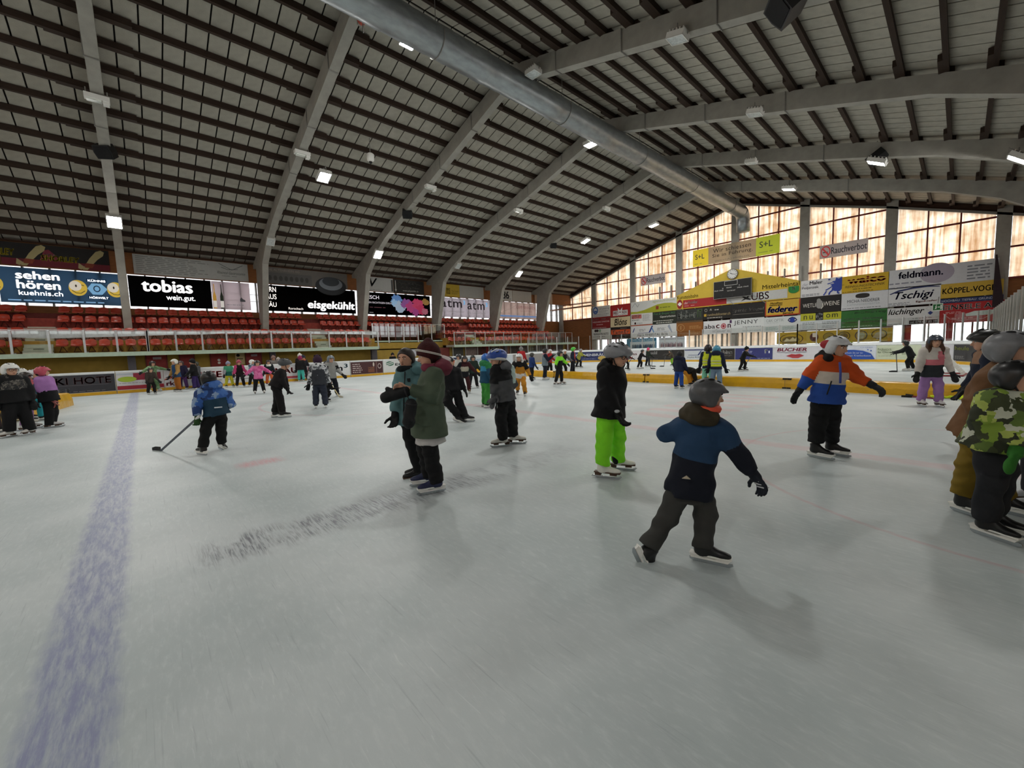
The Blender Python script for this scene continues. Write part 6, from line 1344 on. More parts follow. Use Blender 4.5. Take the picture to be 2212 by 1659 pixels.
    for i, s_ in enumerate('ab'):
        d = (K['w' + s_] - K['e' + s_]).normalized(); hk = hand[i]
        R = rot_to(d.cross(bf if abs(d.dot(bf)) < 0.9 else UPZ) * (1 if s_ == 'a' else -1), -d)
        nm_, mm = ('hand', SKIN) if gloves is None else ('glove', cloth(gloves, 0.7) if isinstance(gloves, str) else gloves)
        put(nm_, GLV[hk], mm, E_, K['w' + s_] + d * 0.02, R, (gs * 1.35, gs * 1.35, gs * 1.15) if gloves else (gs * 0.9,) * 3)
    # ---- skates
    for i, s_ in enumerate('ab'):
        an, kn = K['a' + s_], K['k' + s_]; low = an.z < 0.24
        if foot and foot[i] is not None: fx = foot[i]; fd = rv * fx[0] + dv * fx[1] + UPZ * (fx[2] if len(fx) > 2 else 0)
        else:
            sh = (an - kn).normalized(); fd = bf if low else (bf * 0.8 + (sh * -0.2)).normalized(); fd = V((fd.x, fd.y, 0)) + UPZ * (0 if low else -0.55)
        fd.normalize(); R = rot_to(fd, UPZ if abs(fd.z) < 0.8 else bf); sc_ = min(1.0, H / 1.5) if child else 1.02
        zc = an - (R @ V((-0.03, 0, 0.135))) * sc_
        if low: zc.z = 0.0
        bm = boot if not isinstance(boot, str) else mat(boot, 0.4, var=0.1)
        b_ = put('boot', BOOT, bm, E_, zc, R, sc_)
        if skates:
            for nm_, me, m3 in ((('blade_holder', HOLD, None), ('blade', BLD, None)) if skates == 'hockey' else (('sole', FSOLE, None), ('blade', FBLD, None))):
                q = bpy.data.objects.new(nm_, me); COL.objects.link(q); q.parent = b_
        else:
            q = bpy.data.objects.new('sole', FSOLE); COL.objects.link(q); q.parent = b_
            b_.location.z -= 0.066 * sc_ if low else 0
    # ---- scarf, hood
    if scarf:
        m_ = MB(); r0 = 0.062 * H; ud = (hd - nk).normalized(); pts = []; c0 = nk + ud * 0.012 * H
        pts = [c0 + side * (r0 * math.cos(q)) + bf * (r0 * 0.92 * math.sin(q)) for q in [i * math.pi / 10 for i in range(21)]]
        m_.tube(pts, 0.026 * H, 8, cap=False); obj_local('scarf', m_, cloth(scarf) if isinstance(scarf, str) else scarf, E_, True)
    if hood:
        side = UPZ.cross(bf).normalized(); c0 = nk - bf * 0.05 * H + UPZ * 0.012 * H; hm = [Ell(c0, (0.098 * H, 0.062 * H, 0.062 * H), (side, bf, UPZ)), Cone(nk + side * 0.07 * H, nk - bf * 0.06 * H + side * 0.05 * H, 0.04 * H, 0.045 * H), Cone(nk - side * 0.07 * H, nk - bf * 0.06 * H - side * 0.05 * H, 0.04 * H, 0.045 * H)]
        net_obj('hood', blob(hm, vox, 0.03, folds=0.006 if px < 14 else 0), cloth(hood) if isinstance(hood, str) else hood, E_)
    if details: details(E_, K, dict(F=bf, side=side, hp=hp_, hr=hr, H=H, rv=rv, dv=dv, pv=pv, nk=nk, plane=plane))
    return E_, K, g
def obj_local(name, mb, m_, parent, smooth=True):
    me = mesh_of(mb, name, m_, smooth=smooth); o = bpy.data.objects.new(name, me); COL.objects.link(o); o.parent = parent
    if parent.type != 'EMPTY' and False: pass
    return o
def stick(p0, p1, blade_dir, label, col='#33343a', bl=0.28):
    """hockey stick from the butt p0 to the heel p1"""
    p0, p1 = V(p0), V(p1); r = empty('hockey_stick', p1, label, 'hockey stick', 'hockey sticks')
    m_ = MB(); d = (p1 - p0).normalized(); m_.beam(p0, p1, 0.03, 0.022, UPZ); obj('shaft', m_, mat(col, 0.4), r)
    b_ = V(blade_dir); b_.z = 0; b_.normalize(); n = V((-b_.y, b_.x, 0)); m_ = MB()
    q = [p1 + b_ * (bl * t) + n * (0.03 * t * t) for t in (0, 0.33, 0.66, 1.0)]
    vs = []
    for i, c in enumerate(q):
        hgt = 0.07 if i < 3 else 0.05
        for sn in (-0.006, 0.006):
            vs += [V((c.x, c.y, 0.004)) + n * sn, V((c.x, c.y, 0.004 + hgt)) + n * sn]
    fs = []
    for i in range(3):
        a = i * 4; b2 = a + 4; fs += [(a, b2, b2 + 1, a + 1), (a + 3, b2 + 3, b2 + 2, a + 2), (a + 1, b2 + 1, b2 + 3, a + 3), (a + 2, b2 + 2, b2, a)]
    fs += [(0, 1, 3, 2), (12, 14, 15, 13)]; m_.add(vs, fs); obj('blade', m_, mat('#1c1c1e' if col != '#c9b98a' else '#b9b4a4', 0.6), r)
    p = MB(); p.beam(p0, p0 + d * 0.12, 0.036, 0.028, UPZ); obj('grip_tape', p, mat('#d8d8d4' if col != '#33343a' else '#1a1a1c', 0.9), r)
    return r
# ================================================================ the cast
def ZZ(x0, y0, s): return lambda x, y, d=0.0: (x0 + x / s, y0 + y / s, d)
def two(hi, lo, split, arm=None): return lambda p, u, r: (1 if (p == 'torso' and u < split) or (p.startswith('arm') and arm is not None and u > arm) else 0)
def patch(E_, name, pts, m_, thick=0.006):
    c = [V(p) for p in pts]; n = (c[1] - c[0]).cross(c[2] - c[0]).normalized(); mb_ = MB(); mb_.prism([p - n * thick for p in c], n * thick * 2); return obj_local(name, mb_, m_, E_, False)
# 1 boy in the navy jacket, seen from behind
z = ZZ(1360, 810, 3.95)
J = dict(hd=z(668, 175), nk=z(632, 345), pv=z(515, 930), sa=z(455, 455), sb=z(770, 455), ea=z(318, 500, .04), wa=z(345, 490, .26), eb=z(925, 670, -.03), wb=z(1045, 830, .02), ha=z(430, 955), hb=z(615, 955), ka=z(330, 1200, -.04), aa=z(165, 1450, -.12), kb=z(650, 1195, .06), ab=z(622, 1470, 0))
def d1(E_, K, q):
    b = q['pv'] + q['nk'] * 0; 
    mb_ = MB(); 
    c = q['plane'](*z(480, 885)[:2], -.165); patch(E_, 'logo', [c - q['rv'] * 0.025, c + q['rv'] * 0.03, c + UPZ * 0.022 + q['rv'] * .005], mat('#b9ae98', 0.6))
    nk = K['nk']; m_ = MB(); m_.tube([nk + q['side'] * (0.095 * math.cos(a)) + q['F'] * (0.08 * math.sin(a)) + UPZ * 0.05 for a in [i * math.pi / 10 for i in range(21)]], 0.03, 8, cap=False); obj_local('inner_collar', m_, mat('#e2573a', 0.6), E_)
    for i in range(3): 
        d = (K['wb'] - K['eb']).normalized(); p = K['wb'] + d * (0.07 + 0.03 * i); m_ = MB(); m_.tube([p - q['rv'] * 0.034 - q['dv'] * .012, p - q['dv'] * 0.032, p + q['rv'] * 0.034 - q['dv'] * .012], 0.006, 6); obj_local('glove_stripe', m_, mat('#c9ccd0', 0.4), E_)
person((1522, 1215), 832, 'boy in navy jacket, dark ski trousers and grey helmet, seen from behind', 125, J=J, jk=[cloth('#25405f'), cloth('#141824')], tr=[cloth('#3a3a38')], gear=('ski', '#4c4d50'), zonej=lambda p, u, r: 1 if (p == 'torso' and u < .4) or (p == 'armb' and u > .85) or (p == 'arma' and u > 1.7) else 0, snap=[('torso', .4), ('arm', .85)], hood='#3b3426', gloves='#1d222c', hand=('curl', 'curl'), foot=[(0.35, .2, -0.9), (0.95, -.1, 0)], boot='#191a1c', headturn=-15, details=d1, legw=1.08, bulk=1.05, hem=0.02)
# 2 boy in the black parka and neon trousers
z = ZZ(1250, 740, 5.53)
J = dict(hd=z(468, 165), nk=z(420, 300), pv=z(365, 800), sa=z(320, 385, -.1), sb=z(455, 385, .12), ea=z(345, 620, -.17), wa=z(455, 820, -.2), eb=z(480, 600, .2), wb=z(500, 760, .2), ha=z(310, 850, -.06), hb=z(430, 850, .08), ka=z(308, 1140, -.08), aa=z(285, 1445, -.05), kb=z(470, 1140, .16), ab=z(470, 1385, .3))
def d2(E_, K, q):
    c = K['ab'].lerp(K['kb'], 0.12); 
    m_ = MB(); m_.ell(c - q['dv'] * 0.045 - q['rv'] * 0.03, (0.05, 0.045, 0.1), 12, 8, ax=(q['rv'], q['dv'], UPZ)); obj_local('black_gusset', m_, cloth('#161618'), E_)
    m_ = MB(); m_.ell(K['wa'] - q['dv'] * 0.07 + UPZ * 0.01, (0.03, 0.01, 0.02), 10, 6, ax=(q['rv'], q['dv'], UPZ)); obj_local('glove_logo', m_, mat('#b9bcc0', 0.4), E_)
person((1303, 1029), 746, 'boy in black parka and neon green trousers wearing glasses', 62, J=J, jk=[cloth('#131315')], tr=[cloth('#86e22c')], gear=('bike', '#83858a'), hood='#121214', eyes='glasses', gloves='#0f0f11', hand=('curl', 'curl'), skates='figure', boot='#e4e2da', foot=[(0.93, -.25, 0), (0.95, -.1, 0)], bulk=1.12, hem=0.03, legw=1.12, headturn=-12, details=d2, hair=('hair', HAIRD))
# 3 woman in the olive coat
z = ZZ(810, 730, 4.81)
J = dict(hd=z(555, 185), nk=z(605, 320), pv=z(555, 790), sa=z(620, 385, -.14), sb=z(640, 380, .14), ea=z(585, 590, -.2), wa=z(365, 535, -.2), eb=z(520, 570, .2), wb=z(360, 545, .1), ha=z(520, 850, -.05), hb=z(570, 850, .08), ka=z(575, 1170, -.04), aa=z(640, 1475, -.02), kb=z(520, 1150, .14), ab=z(560, 1420, .28))
def d3(E_, K, q):
    # long coat skirt, shirt tail, hat stripes
    pv = K['pv']; m_ = MB()
    sk = [Trunk(pv + UPZ * 0.12, pv - UPZ * 0.24, q['side'], q['F'], [(0, .2, .17), (0.5, .215, .185), (1, .235, .2)], 'torso')]
    net_obj('coat_skirt', blob(sk, 0.015, 0.02, folds=0.004, seed=3), cloth('#4c5848'), E_)
    sk = [Trunk(pv - UPZ * 0.1, pv - UPZ * 0.33 + q['rv'] * .01, q['side'], q['F'], [(0, .19, .16), (1, .19, .165)], 'torso')]
    net_obj('shirt_tail', blob(sk, 0.015, 0.02, folds=0.006, seed=5), cloth('#b9b6b4'), E_)
    hp = q['hp']
    for zz in (0.22, 0.34):
        m_ = MB(); m_.tube([hp(1.2 * math.cos(a) - 0.06, 1.16 * math.sin(a), zz + 0.45 * math.cos(a)) for a in [i * math.pi / 12 for i in range(25)]], q['hr'] * 0.045, 6, cap=False); obj_local('hat_stripe', m_, mat('#d8d2c8', 0.8), E_)
    nk = K['nk']; hm = [Ell(nk - q['F'] * 0.125 + UPZ * 0.085, (0.12, 0.07, 0.055), (UPZ.cross(q['F']), q['F'], UPZ))]
    net_obj('hooded_sweater', blob(hm, 0.014, 0.03, folds=0.006), cloth('#cfc6c4'), E_)
    for s_ in 'a':
        k_ = (K['k' + s_] + K['a' + s_]) / 2; 
E3, K3, g3 = person((942, 1063), 738, 'woman in olive green coat and maroon striped beanie adjusting a mitten', -62, J=J, jk=[cloth('#4c5848')], tr=[cloth('#141416')], gear=('beanie', '#3c1416'), hood='#6a2c3a', scarf='#7a3346', gloves=None, hand=('curl', 'grip'), boot='#23284a', foot=[(-0.95, -.25, 0), (-0.95, -.1, 0)], child=False, bulk=0.98, hem=0.06, headturn=-18, hair=('hair', HAIRD), details=d3)
# the pair of black mittens she holds: one in her hand, one hanging on its cord
def mitten(p, d, up, L, label):
    p = V(p); d = V(d).normalized(); s_ = d.cross(V(up)).normalized(); n = s_.cross(d)
    pr = [Cone(p, p + d * (L * 0.42), 0.062, 0.058), Cone(p + d * (L * 0.42), p + d * (L * 0.85), 0.062, 0.055), Ell(p + d * (L * 0.8), (0.06, 0.065, 0.05), (d, s_, n)), Cone(p + d * (L * 0.45) + n * 0.02, p + d * (L * 0.66) + n * 0.085, 0.03, 0.022)]
    vs, fs = blob(pr, 0.012, 0.025, folds=0.004); r = empty('mitten', p, label, 'mitten', 'black mittens'); me = bpy.data.meshes.new('mitten_shell'); me.from_pydata((vs - A3(p)).tolist(), [], fs.tolist()); me.materials.append(cloth('#17181a', 0.6)); me.polygons.foreach_set('use_smooth', [True] * len(me.polygons))
    o = bpy.data.objects.new('mitten_shell', me); COL.objects.link(o); o.parent = r
    m_ = MB(); m_.tube([p - d * 0.004 + s_ * (0.06 * math.cos(a)) + n * (0.06 * math.sin(a)) for a in [i * math.pi / 8 for i in range(17)]], 0.008, 6, cap=False); obj('cuff', m_, mat('#2a2a2c', 0.8), r); return r
def at_plane(g, x, y, dep=0.0):
    dv = V((g.x, g.y, 0)); dist = dv.length; dv.normalize(); d = ray(x, y); return CAM + d * ((dist + dep) / V((d.x, d.y, 0)).dot(dv))
m0 = at_plane(g3, *z(315, 555)[:2], -0.2); m1 = at_plane(g3, *z(75, 630)[:2], -0.2); mitten(m0, m1 - m0, UPZ, (m1 - m0).length, 'black mitten held out in the hand of the woman in the olive coat')
m0 = at_plane(g3, *z(375, 690)[:2], -0.29); m1 = at_plane(g3, *z(345, 920)[:2], -0.29); mm_ = mitten(m0, m1 - m0, (1, 0, 0), (m1 - m0).length, 'black mitten dangling on a cord in front of the olive coat')
p = MB(); p.tube([m0, at_plane(g3, *z(335, 600)[:2], -0.27), at_plane(g3, *z(318, 540)[:2], -0.22)], 0.006, 5); obj('cord', p, BLACK, mm_)
# 4 woman in the teal jacket
J = dict(hd=z(322, 212), nk=z(352, 335), pv=z(352, 770), sa=z(285, 400, -.03), sb=z(455, 385, .06), ea=z(222, 600, -.08), wa=z(210, 765, -.13), eb=z(470, 590, .1), wb=z(420, 700, .1), ha=z(330, 830, -.04), hb=z(420, 840, .08), ka=z(385, 1090, -.06), aa=z(465, 1355, .06), kb=z(440, 1080, .12), ab=z(480, 1330, .22))
def d4(E_, K, q):
    hp = q['hp']; nk = K['nk']
    c = q['plane'](*z(350, 438)[:2], -0.14); patch(E_, 'chest_logo', [c - q['rv'] * .018 - UPZ * .022, c + q['rv'] * .02 - UPZ * .022, c + q['rv'] * .02 + UPZ * .022, c - q['rv'] * .018 + UPZ * .022], mat('#15181a', 0.5)); 
    m_ = MB(); m_.tube([q['plane'](*z(312, 350)[:2], -.14), q['plane'](*z(302, 560)[:2], -.16), q['plane'](*z(295, 800)[:2], -.17)], 0.007, 5); obj_local('zip', m_, BLACK, E_)
    m_ = MB(); m_.tube([q['plane'](*z(290, 640)[:2], -.16), q['plane'](*z(300, 790)[:2], -.165)], 0.006, 5); obj_local('pocket_zip', m_, mat('#3c5a60', .6), E_)
    m_ = MB(); m_.ell(hp(-1.0, 0.1, -0.1), (q['hr'] * .3, q['hr'] * .3, q['hr'] * .4), 10, 8); obj_local('hair_knot', m_, HAIRD, E_)
person((901, 1032), 755, 'woman with dark tied hair in a teal jacket', -32, J=J, jk=[cloth('#5d8084')], tr=[cloth('#121214')], gear=('hair', HAIRD), hood='#587c80', gloves='#141416', hand=('curl', 'curl'), skates=None, boot='#131315', foot=[(-0.97, -.15, 0), (-0.97, -.1, 0)], child=False, bulk=1.0, hem=0.14, details=d4, headturn=-2, scarf='#1c2426')
# 5 boy with arms out in orange, white and blue
z = ZZ(1690, 720, 5.926)
J = dict(hd=z(690, 180), nk=z(650, 320), pv=z(575, 800), sa=z(515, 375, -.06), sb=z(770, 365, .06), ea=z(345, 545, -.08), wa=z(240, 700, -.1), eb=z(945, 550, .05), wb=z(1100, 635, .0), ha=z(490, 850, -.05), hb=z(640, 850, .05), ka=z(460, 1130, -.08), aa=z(428, 1375, -.04), kb=z(630, 1130, .05), ab=z(625, 1365, .22))
def zj5(p, u, r):
    if p == 'arma' and u > 1.02: return 2
    if p == 'torso': return 2 if u < 0.34 else 1 if u < 0.66 + 0.25 * min(0, 0) else 0
    return 0
def d5(E_, K, q):
    pl = q['plane']; m_ = MB(); m_.tube([pl(*z(735, 370)[:2], -.16), pl(*z(745, 500)[:2], -.18), pl(*z(740, 640)[:2], -.19)], 0.014, 6); obj_local('zip_placket', m_, cloth('#4a55a0'), E_)
    m_ = MB(); m_.tube([pl(*z(630, 610)[:2], -.2), pl(*z(570, 785)[:2], -.21)], 0.009, 6); obj_local('pocket_zip', m_, BLACK, E_)
    hp = q['hp']; m_ = MB(); m_.ell(hp(-0.45, -0.92, 0.3), (q['hr'] * .6, q['hr'] * .14, q['hr'] * .48), 14, 8); obj_local('red_helmet_side', m_, mat('#b0303a', 0.3), E_)
    m_ = MB(); m_.ell(hp(-0.45, 0.92, 0.3), (q['hr'] * .6, q['hr'] * .14, q['hr'] * .48), 14, 8); obj_local('red_helmet_side', m_, mat('#b0303a', 0.3), E_)
person((1764, 987), 728, 'boy in orange, white and blue jacket with arms held out', 58, J=J, jk=[cloth('#c64f1e'), cloth('#cfc4b8'), cloth('#2b4fa0')], tr=[cloth('#161618')], gear=('ski', '#c9cccf'), zonej=zj5, snap=[('torso', .34), ('torso', .66), ('arm', 1.02)], hood='#1c1716', gloves='#26282a', hand=('open', 'curl'), boot='#101012', foot=[(0.9, -.42, 0), (0.93, -.3, 0)], bulk=1.05, hem=0.04, details=d5, legw=1.12)
# 6-9 the group at the right picture edge
z = ZZ(1960, 700, 3.456)
J = dict(hd=z(770, 190, -.15), nk=z(730, 330, -.12), pv=z(560, 760), sa=z(640, 430, -.2), sb=z(770, 420, .1), ea=z(540, 600, -.2), wa=z(640, 760, -.2), eb=z(800, 560, .1), wb=z(830, 700, .1), ha=z(520, 790, -.05), hb=z(600, 790, .1), ka=z(490, 1050, -.08), aa=z(425, 1250, 0), kb=z(640, 1040, .1), ab=z(700, 1270, .25))
person((2073, 1108), 718, 'child in tan puffer jacket and ochre trousers with grey helmet at the right edge', 75, J=J, jk=[cloth('#6f4f34')], tr=[cloth('#7d661f')], gear=('ski', '#75767a'), gloves='#2a2a2a', boot='#161616', foot=[(0.8, -.6, 0), (0.9, -.3, 0)], bulk=1.1, hem=0.0, legw=1.12, hand=('curl', 'curl'))
J = dict(hd=z(800, 400), nk=z(760, 520), pv=z(650, 860), sa=z(640, 570, -.1), sb=z(830, 580, .05), ea=z(570, 720, -.1), wa=z(600, 850, .1), eb=z(870, 730, -.04), wb=z(815, 930, -.18), ha=z(600, 920, -.05), hb=z(700, 920, .08), ka=z(630, 1180, -.08), aa=z(590, 1430, 0), kb=z(690, 1170, .1), ab=z(640, 1400, .18))
person((2136, 1160), 780, 'child in green camouflage jacket and black helmet at the right edge', 78, J=J, jk=[print_cloth(['#2e3320', '#7f9a35', '#a9b85a', '#3c4326', '#c3c7b4', '#5d7430'], 11.0)], tr=[cloth('#26272b')], gear=('ski', '#141416'), gloves=cloth('#2f6a25'), hand=('mitt', 'mitt'), boot='#141414', foot=[(0.86, -.5, 0), (0.92, -.3, 0)], bulk=1.2, hem=0.06, legw=1.12)
person((2128, 968), 711, 'older child in navy jacket with glossy black bike helmet, behind the right group', -75, 'idle', jk=[cloth('#1a2030'), cloth('#8a6a54')], zonej=lambda p, u, r: 1 if (p == 'torso' and u > 0.72) else 0, gear=('bike', '#1a1c1a'), tr=[cloth('#1c1c20')])
person((2248, 1104), 800, 'child in yellow green jacket mostly cut off by the right edge', -60, 'stand', jk=[cloth('#8a9a30')], tr=[cloth('#26262a')], skates='figure', boot='#b9bcc0')
# 10 girl in pink and lilac
def zj10(p, u, r): return 1 if p == 'torso' and u > .55 and abs(r[0]) > .105 else 2 if (p == 'torso' and u < 0.3) else 1 if p.startswith('arm') else 1 if u > 0.9 else 0
def d10(E_, K, q):
    for s_ in 'ab': m_ = MB(); m_.ell(K['k' + s_], (0.082, 0.082, 0.075), 14, 8); obj_local('knee_pad', m_, cloth('#121214'), E_)
person((2025, 878), 722, 'girl with long brown hair in pink and white jacket and lilac trousers', 25, 'stand', jk=[cloth('#c9707a'), cloth('#c9c2bb'), cloth('#2a2e33')], zonej=zj10, snap=[('torso', .3), ('torso', .9)], tr=[cloth('#9d76ad')], gear=('ski', '#2e3746'), hair=('hair_long', HAIRB), skates='figure', boot='#c9c5c4', gloves='#1b1b1d', hem=0.1, details=d10, hand=('mitt', 'mitt'))
# 11 far hockey player at the right
_, K, g = person((1973, 801), 732, 'far hockey player in black reaching left with a stick', -90, 'stick', jk=[cloth('#1c1d20')], tr=[cloth('#151517')], gear=('ski', '#222427'), boot='#c9c9c6', hair=('hair', HAIRD))
stick(g + K['wb'], on_z(1938, 804), on_z(1930, 804) - on_z(1945, 804), 'hockey stick of the far black player at the right')
# 12 boy with the stick, blue camouflage jacket
z = ZZ(330, 800, 8.73)
J = dict(hd=z(1050, 160), nk=z(1095, 300), pv=z(1195, 780), sa=z(900, 440, -.04), sb=z(1370, 460, .04), ea=z(845, 640, -.05), wa=z(840, 860, -.06), eb=z(1440, 640, .1), wb=z(1180, 780, .3), ha=z(1090, 830, -.02), hb=z(1290, 830, .04), ka=z(1000, 1110, .0), aa=z(950, 1440, -.03), kb=z(1290, 1090, .1), ab=z(1300, 1350, .2))
def d12(E_, K, q):
    pl = q['plane']; c = [pl(*z(x, y)[:2], -.185) for x, y in ((1160, 715), (1310, 700), (1310, 682), (1160, 692))]; patch(E_, 'reflective_strip', c, mat('#dfe2e4', 0.3))
_, K, g = person((431, 984), 807, 'boy in blue camouflage jacket bending over a hockey stick', 205, J=J, jk=[print_cloth(['#1d3a6e', '#2e5aa0', '#8298b4', '#1a2c50', '#3f6aae'], 11.0), cloth('#1f3a4c')], zonej=lambda p, u, r: 1 if p == 'torso' and u < 0.52 else 0, snap=[('torso', .52)], tr=[cloth('#131313')], gear=('ski', '#111214'), gloves='#2b4a24', hand=('grip', 'grip'), boot='#181412', foot=[(-.45, .85, 0), (.35, .7, -.4)], bulk=1.15, details=d12, hood=print_cloth(['#1d3a6e', '#2e5aa0', '#8298b4', '#1a2c50', '#3f6aae'], 11.0), legw=1.1, hem=-0.02)
hw = at_plane(g, *z(800, 935)[:2], -.05); tip = on_z(347, 974); stick(hw + (hw - tip).normalized() * 0.16, tip, tip - hw, 'grey hockey stick of the boy in the blue camouflage jacket', '#3f4652', 0.2)
# 13-17 skaters in the left middle ground
z = ZZ(570, 760, 6.345)
J = dict(hd=z(292, 172), nk=z(250, 250), pv=z(170, 455), sa=z(225, 285, -.1), sb=z(245, 285, .12), ea=z(255, 410, -.14), wa=z(312, 500, -.12), eb=z(290, 400, .14), wb=z(320, 480, .1), ha=z(165, 490, -.05), hb=z(185, 490, .08), ka=z(225, 650, -.04), aa=z(245, 815, -.04), kb=z(190, 660, .1), ab=z(150, 820, .14))
person((608, 902), 777, 'boy in black snowsuit and dark grey helmet leaning forward', 88, J=J, jk=[cloth('#191517')], tr=[cloth('#121012')], gear=('bike', '#4a4c4e'), foot=[(1, -.1, 0), (1, -.1, 0)], boot='#121214', hand=('curl', 'curl'), bulk=1.05, legw=1.15)
def d14(E_, K, q):
    hp = q['hp']
    for sy in (-1, 1): m_ = MB(); m_.ell(hp(-0.1, 0.6 * sy, 1.35), (q['hr'] * .2, q['hr'] * .26, q['hr'] * .3)); obj_local('hat_ear', m_, cloth('#1c1420'), E_)
    c = K['pv'].lerp(K['nk'], .45) - q['F'] * 0.155; patch(E_, 'reflective_tab', [c - q['rv'] * .035, c + q['rv'] * .035, c + q['rv'] * .035 + UPZ * .014, c - q['rv'] * .035 + UPZ * .014], mat('#b9bcc2', .4))
person((684, 882), 769, 'child in charcoal and white patterned jacket with a purple eared hat, from behind', 180, 'stand', jk=[print_cloth(['#b9bcc0', '#3a3c40', '#d4d6d8', '#6a6c70'], 16.0), cloth('#33363c')], zonej=lambda p, u, r: 1 if p == 'torso' and u < 0.78 else 0, tr=[cloth('#2e3340')], gear=('beanie', '#3a2438'), hood=print_cloth(['#b9bcc0', '#3a3c40', '#d4d6d8', '#6a6c70'], 16.0), details=d14, bulk=1.1, legw=1.08)
_, K, g = person((728, 856), 766, 'boy in grey jacket and grey helmet walking with a hockey stick', 25, 'idle', jk=[cloth('#8d8d8a'), cloth('#141416')], zonej=lambda p, u, r: 1 if p.startswith('arm') and 0.25 < u < 0.75 else 0, tr=[cloth('#151822')], gear=('ski', '#6f7a84'), gloves='#141416')
stick(g + K['wa'] + UPZ * .12 - (on_z(733, 859) - g).normalized() * .1, on_z(734, 858.5), on_z(746, 861) - on_z(734, 858.5), 'pale hockey stick of the boy in the grey jacket', '#c9b98a')
person((706, 868), 812, 'child in black snowsuit kneeling behind the purple hat', 100, 'crouch', jk=[cloth('#161618')], tr=[cloth('#121214')], gear=('ski', '#1c1c1e'))
person((704, 842), 778, 'child in maroon jacket and ochre trousers crouching behind the purple hat', 120, 'lean', jk=[cloth('#3c1c20')], tr=[cloth('#8a5c18')], gear=('ski', '#1c1a1c'))
# 18 black skater behind the two women, and neighbours
z = ZZ(940, 750, 4.328)
J = dict(hd=z(130, 145), nk=z(145, 190), pv=z(165, 380), sa=z(110, 225, -.05), sb=z(205, 225, .05), ea=z(100, 310, -.05), wa=z(120, 380, -.1), eb=z(235, 310, .03), wb=z(270, 385, .0), ha=z(140, 400, -.03), hb=z(195, 400, .03), ka=z(115, 520, -.08), aa=z(215, 630, -.02), kb=z(230, 530, .05), ab=z(283, 650, .0))
person((1008, 911), 772, 'skater in black gliding behind the woman in the olive coat', 75, J=J, jk=[cloth('#161619')], tr=[cloth('#131315')], gear=('ski', '#15161a'), foot=[(.8, -.3, -.4), (.95, -.2, 0)], boot='#161618', legw=1.2, bulk=1.1)
person((1013, 849), 766, 'child in maroon and beige jacket and dark red trousers skating towards us', 10, 'push', jk=[cloth('#b4ae9c'), cloth('#3a161a'), cloth('#15161c')], zonej=lambda p, u, r: 2 if p == 'torso' and u < .35 or p == 'arma' else 1 if p == 'armb' or (p == 'torso' and u > .75) else 0, tr=[cloth('#3c1a1c')], gear=('ski', '#1a1314'), scarf='#34161a', boot='#6a5a40')
person((1030, 838), 767, 'child in dark green coat behind the maroon skater', 20, 'idle', jk=[cloth('#22302a')], gear=('ski', '#1e2220'))
person((1000, 838), 764, 'child in white jacket behind the maroon skater', -40, 'idle', jk=[cloth('#b9b9b4')], gear=('ski', '#24262a'))
person((1047, 879), 763, 'boy in teal jacket, bright green trousers and blue helmet', 120, 'stand', jk=[cloth('#2f7a4a'), cloth('#3a8ab0'), cloth('#1e4862')], zonej=lambda p, u, r: 2 if p == 'torso' and u < .55 or (p.startswith('arm') and u > .4) else 1 if p == 'torso' and u < .85 else 0, tr=[cloth('#3d8a3a')], gear=('ski', '#2b6ac0'), hood='#2f7a4a', boot='#16201a')
J = dict(hd=z(575, 110), nk=z(600, 185), pv=z(645, 460), sa=z(570, 225, -.08), sb=z(690, 215, .08), ea=z(560, 350, -.1), wa=z(550, 440, -.12), eb=z(715, 350, .05), wb=z(600, 440, -.1), ha=z(620, 500, -.04), hb=z(685, 500, .05), ka=z(615, 680, -.06), aa=z(640, 850, -.02), kb=z(715, 670, .08), ab=z(730, 820, .15))
def zj20(p, u, r): return 2 if p == 'torso' and u < .55 or (p.startswith('arm') and u > .95) else 1 if p == 'armb' or (p == 'torso' and r[0] > .02) else 0
def d20(E_, K, q):
    c = q['plane'](*z(595, 570)[:2], -.1); patch(E_, 'trouser_pocket', [c - q['rv'] * .03 - UPZ * .1, c + q['rv'] * .03 - UPZ * .1, c + q['rv'] * .05 + UPZ * .1, c - q['rv'] * .03 + UPZ * .1], mat('#c4c9c2', .7))
    hp = q['hp']; m_ = MB(); m_.tube([hp(1.08 * math.cos(a) - .05, 1.0 * math.sin(a), -.05 + .25 * math.cos(a)) for a in [i * math.pi / 10 for i in range(21)]], q['hr'] * .22, 8, cap=False); obj_local('white_headband', m_, cloth('#cfcfcb'), E_)
    for i in (-1, 1): m_ = MB(); m_.tube([hp(1.0, .35 * i, 1.0), hp(.2, .55 * i, 1.32), hp(-.9, .5 * i, 1.05)], q['hr'] * .1, 6); obj_local('white_rib', m_, mat('#d8dce4', .4), E_)
person((1085, 964), 753, 'girl in black, white and grey jacket with blue and white bike helmet looking down', -55, J=J, jk=[cloth('#19191b'), cloth('#b6cac4'), cloth('#4c4d50')], zonej=zj20, snap=[('torso', .55), ('arm', .95)], tr=[cloth('#151517')], gear=('bike', '#2a4a9a'), hood='#55565a', foot=[(-.96, -.2, 0), (.96, -.1, 0)], skates='figure', boot='#d6d4cc', bulk=1.08, legw=1.1, details=d20, hand=('mitt', 'mitt'), gloves='#4c4d50')
person((1134, 855), 758, 'skater in orange and black overall with white helmet coming towards us', -10, 'stride', jk=[cloth('#c08228'), cloth('#171718'), cloth('#cfccc8')], zonej=lambda p, u, r: 1 if (p.startswith('arm') and u < .9) or (p == 'torso' and u > .72) else 2 if p == 'torso' and u < .2 else 0, tr=[cloth('#c08228')], gear=('ski', '#d4d6d6'), hood='#cfccc8')
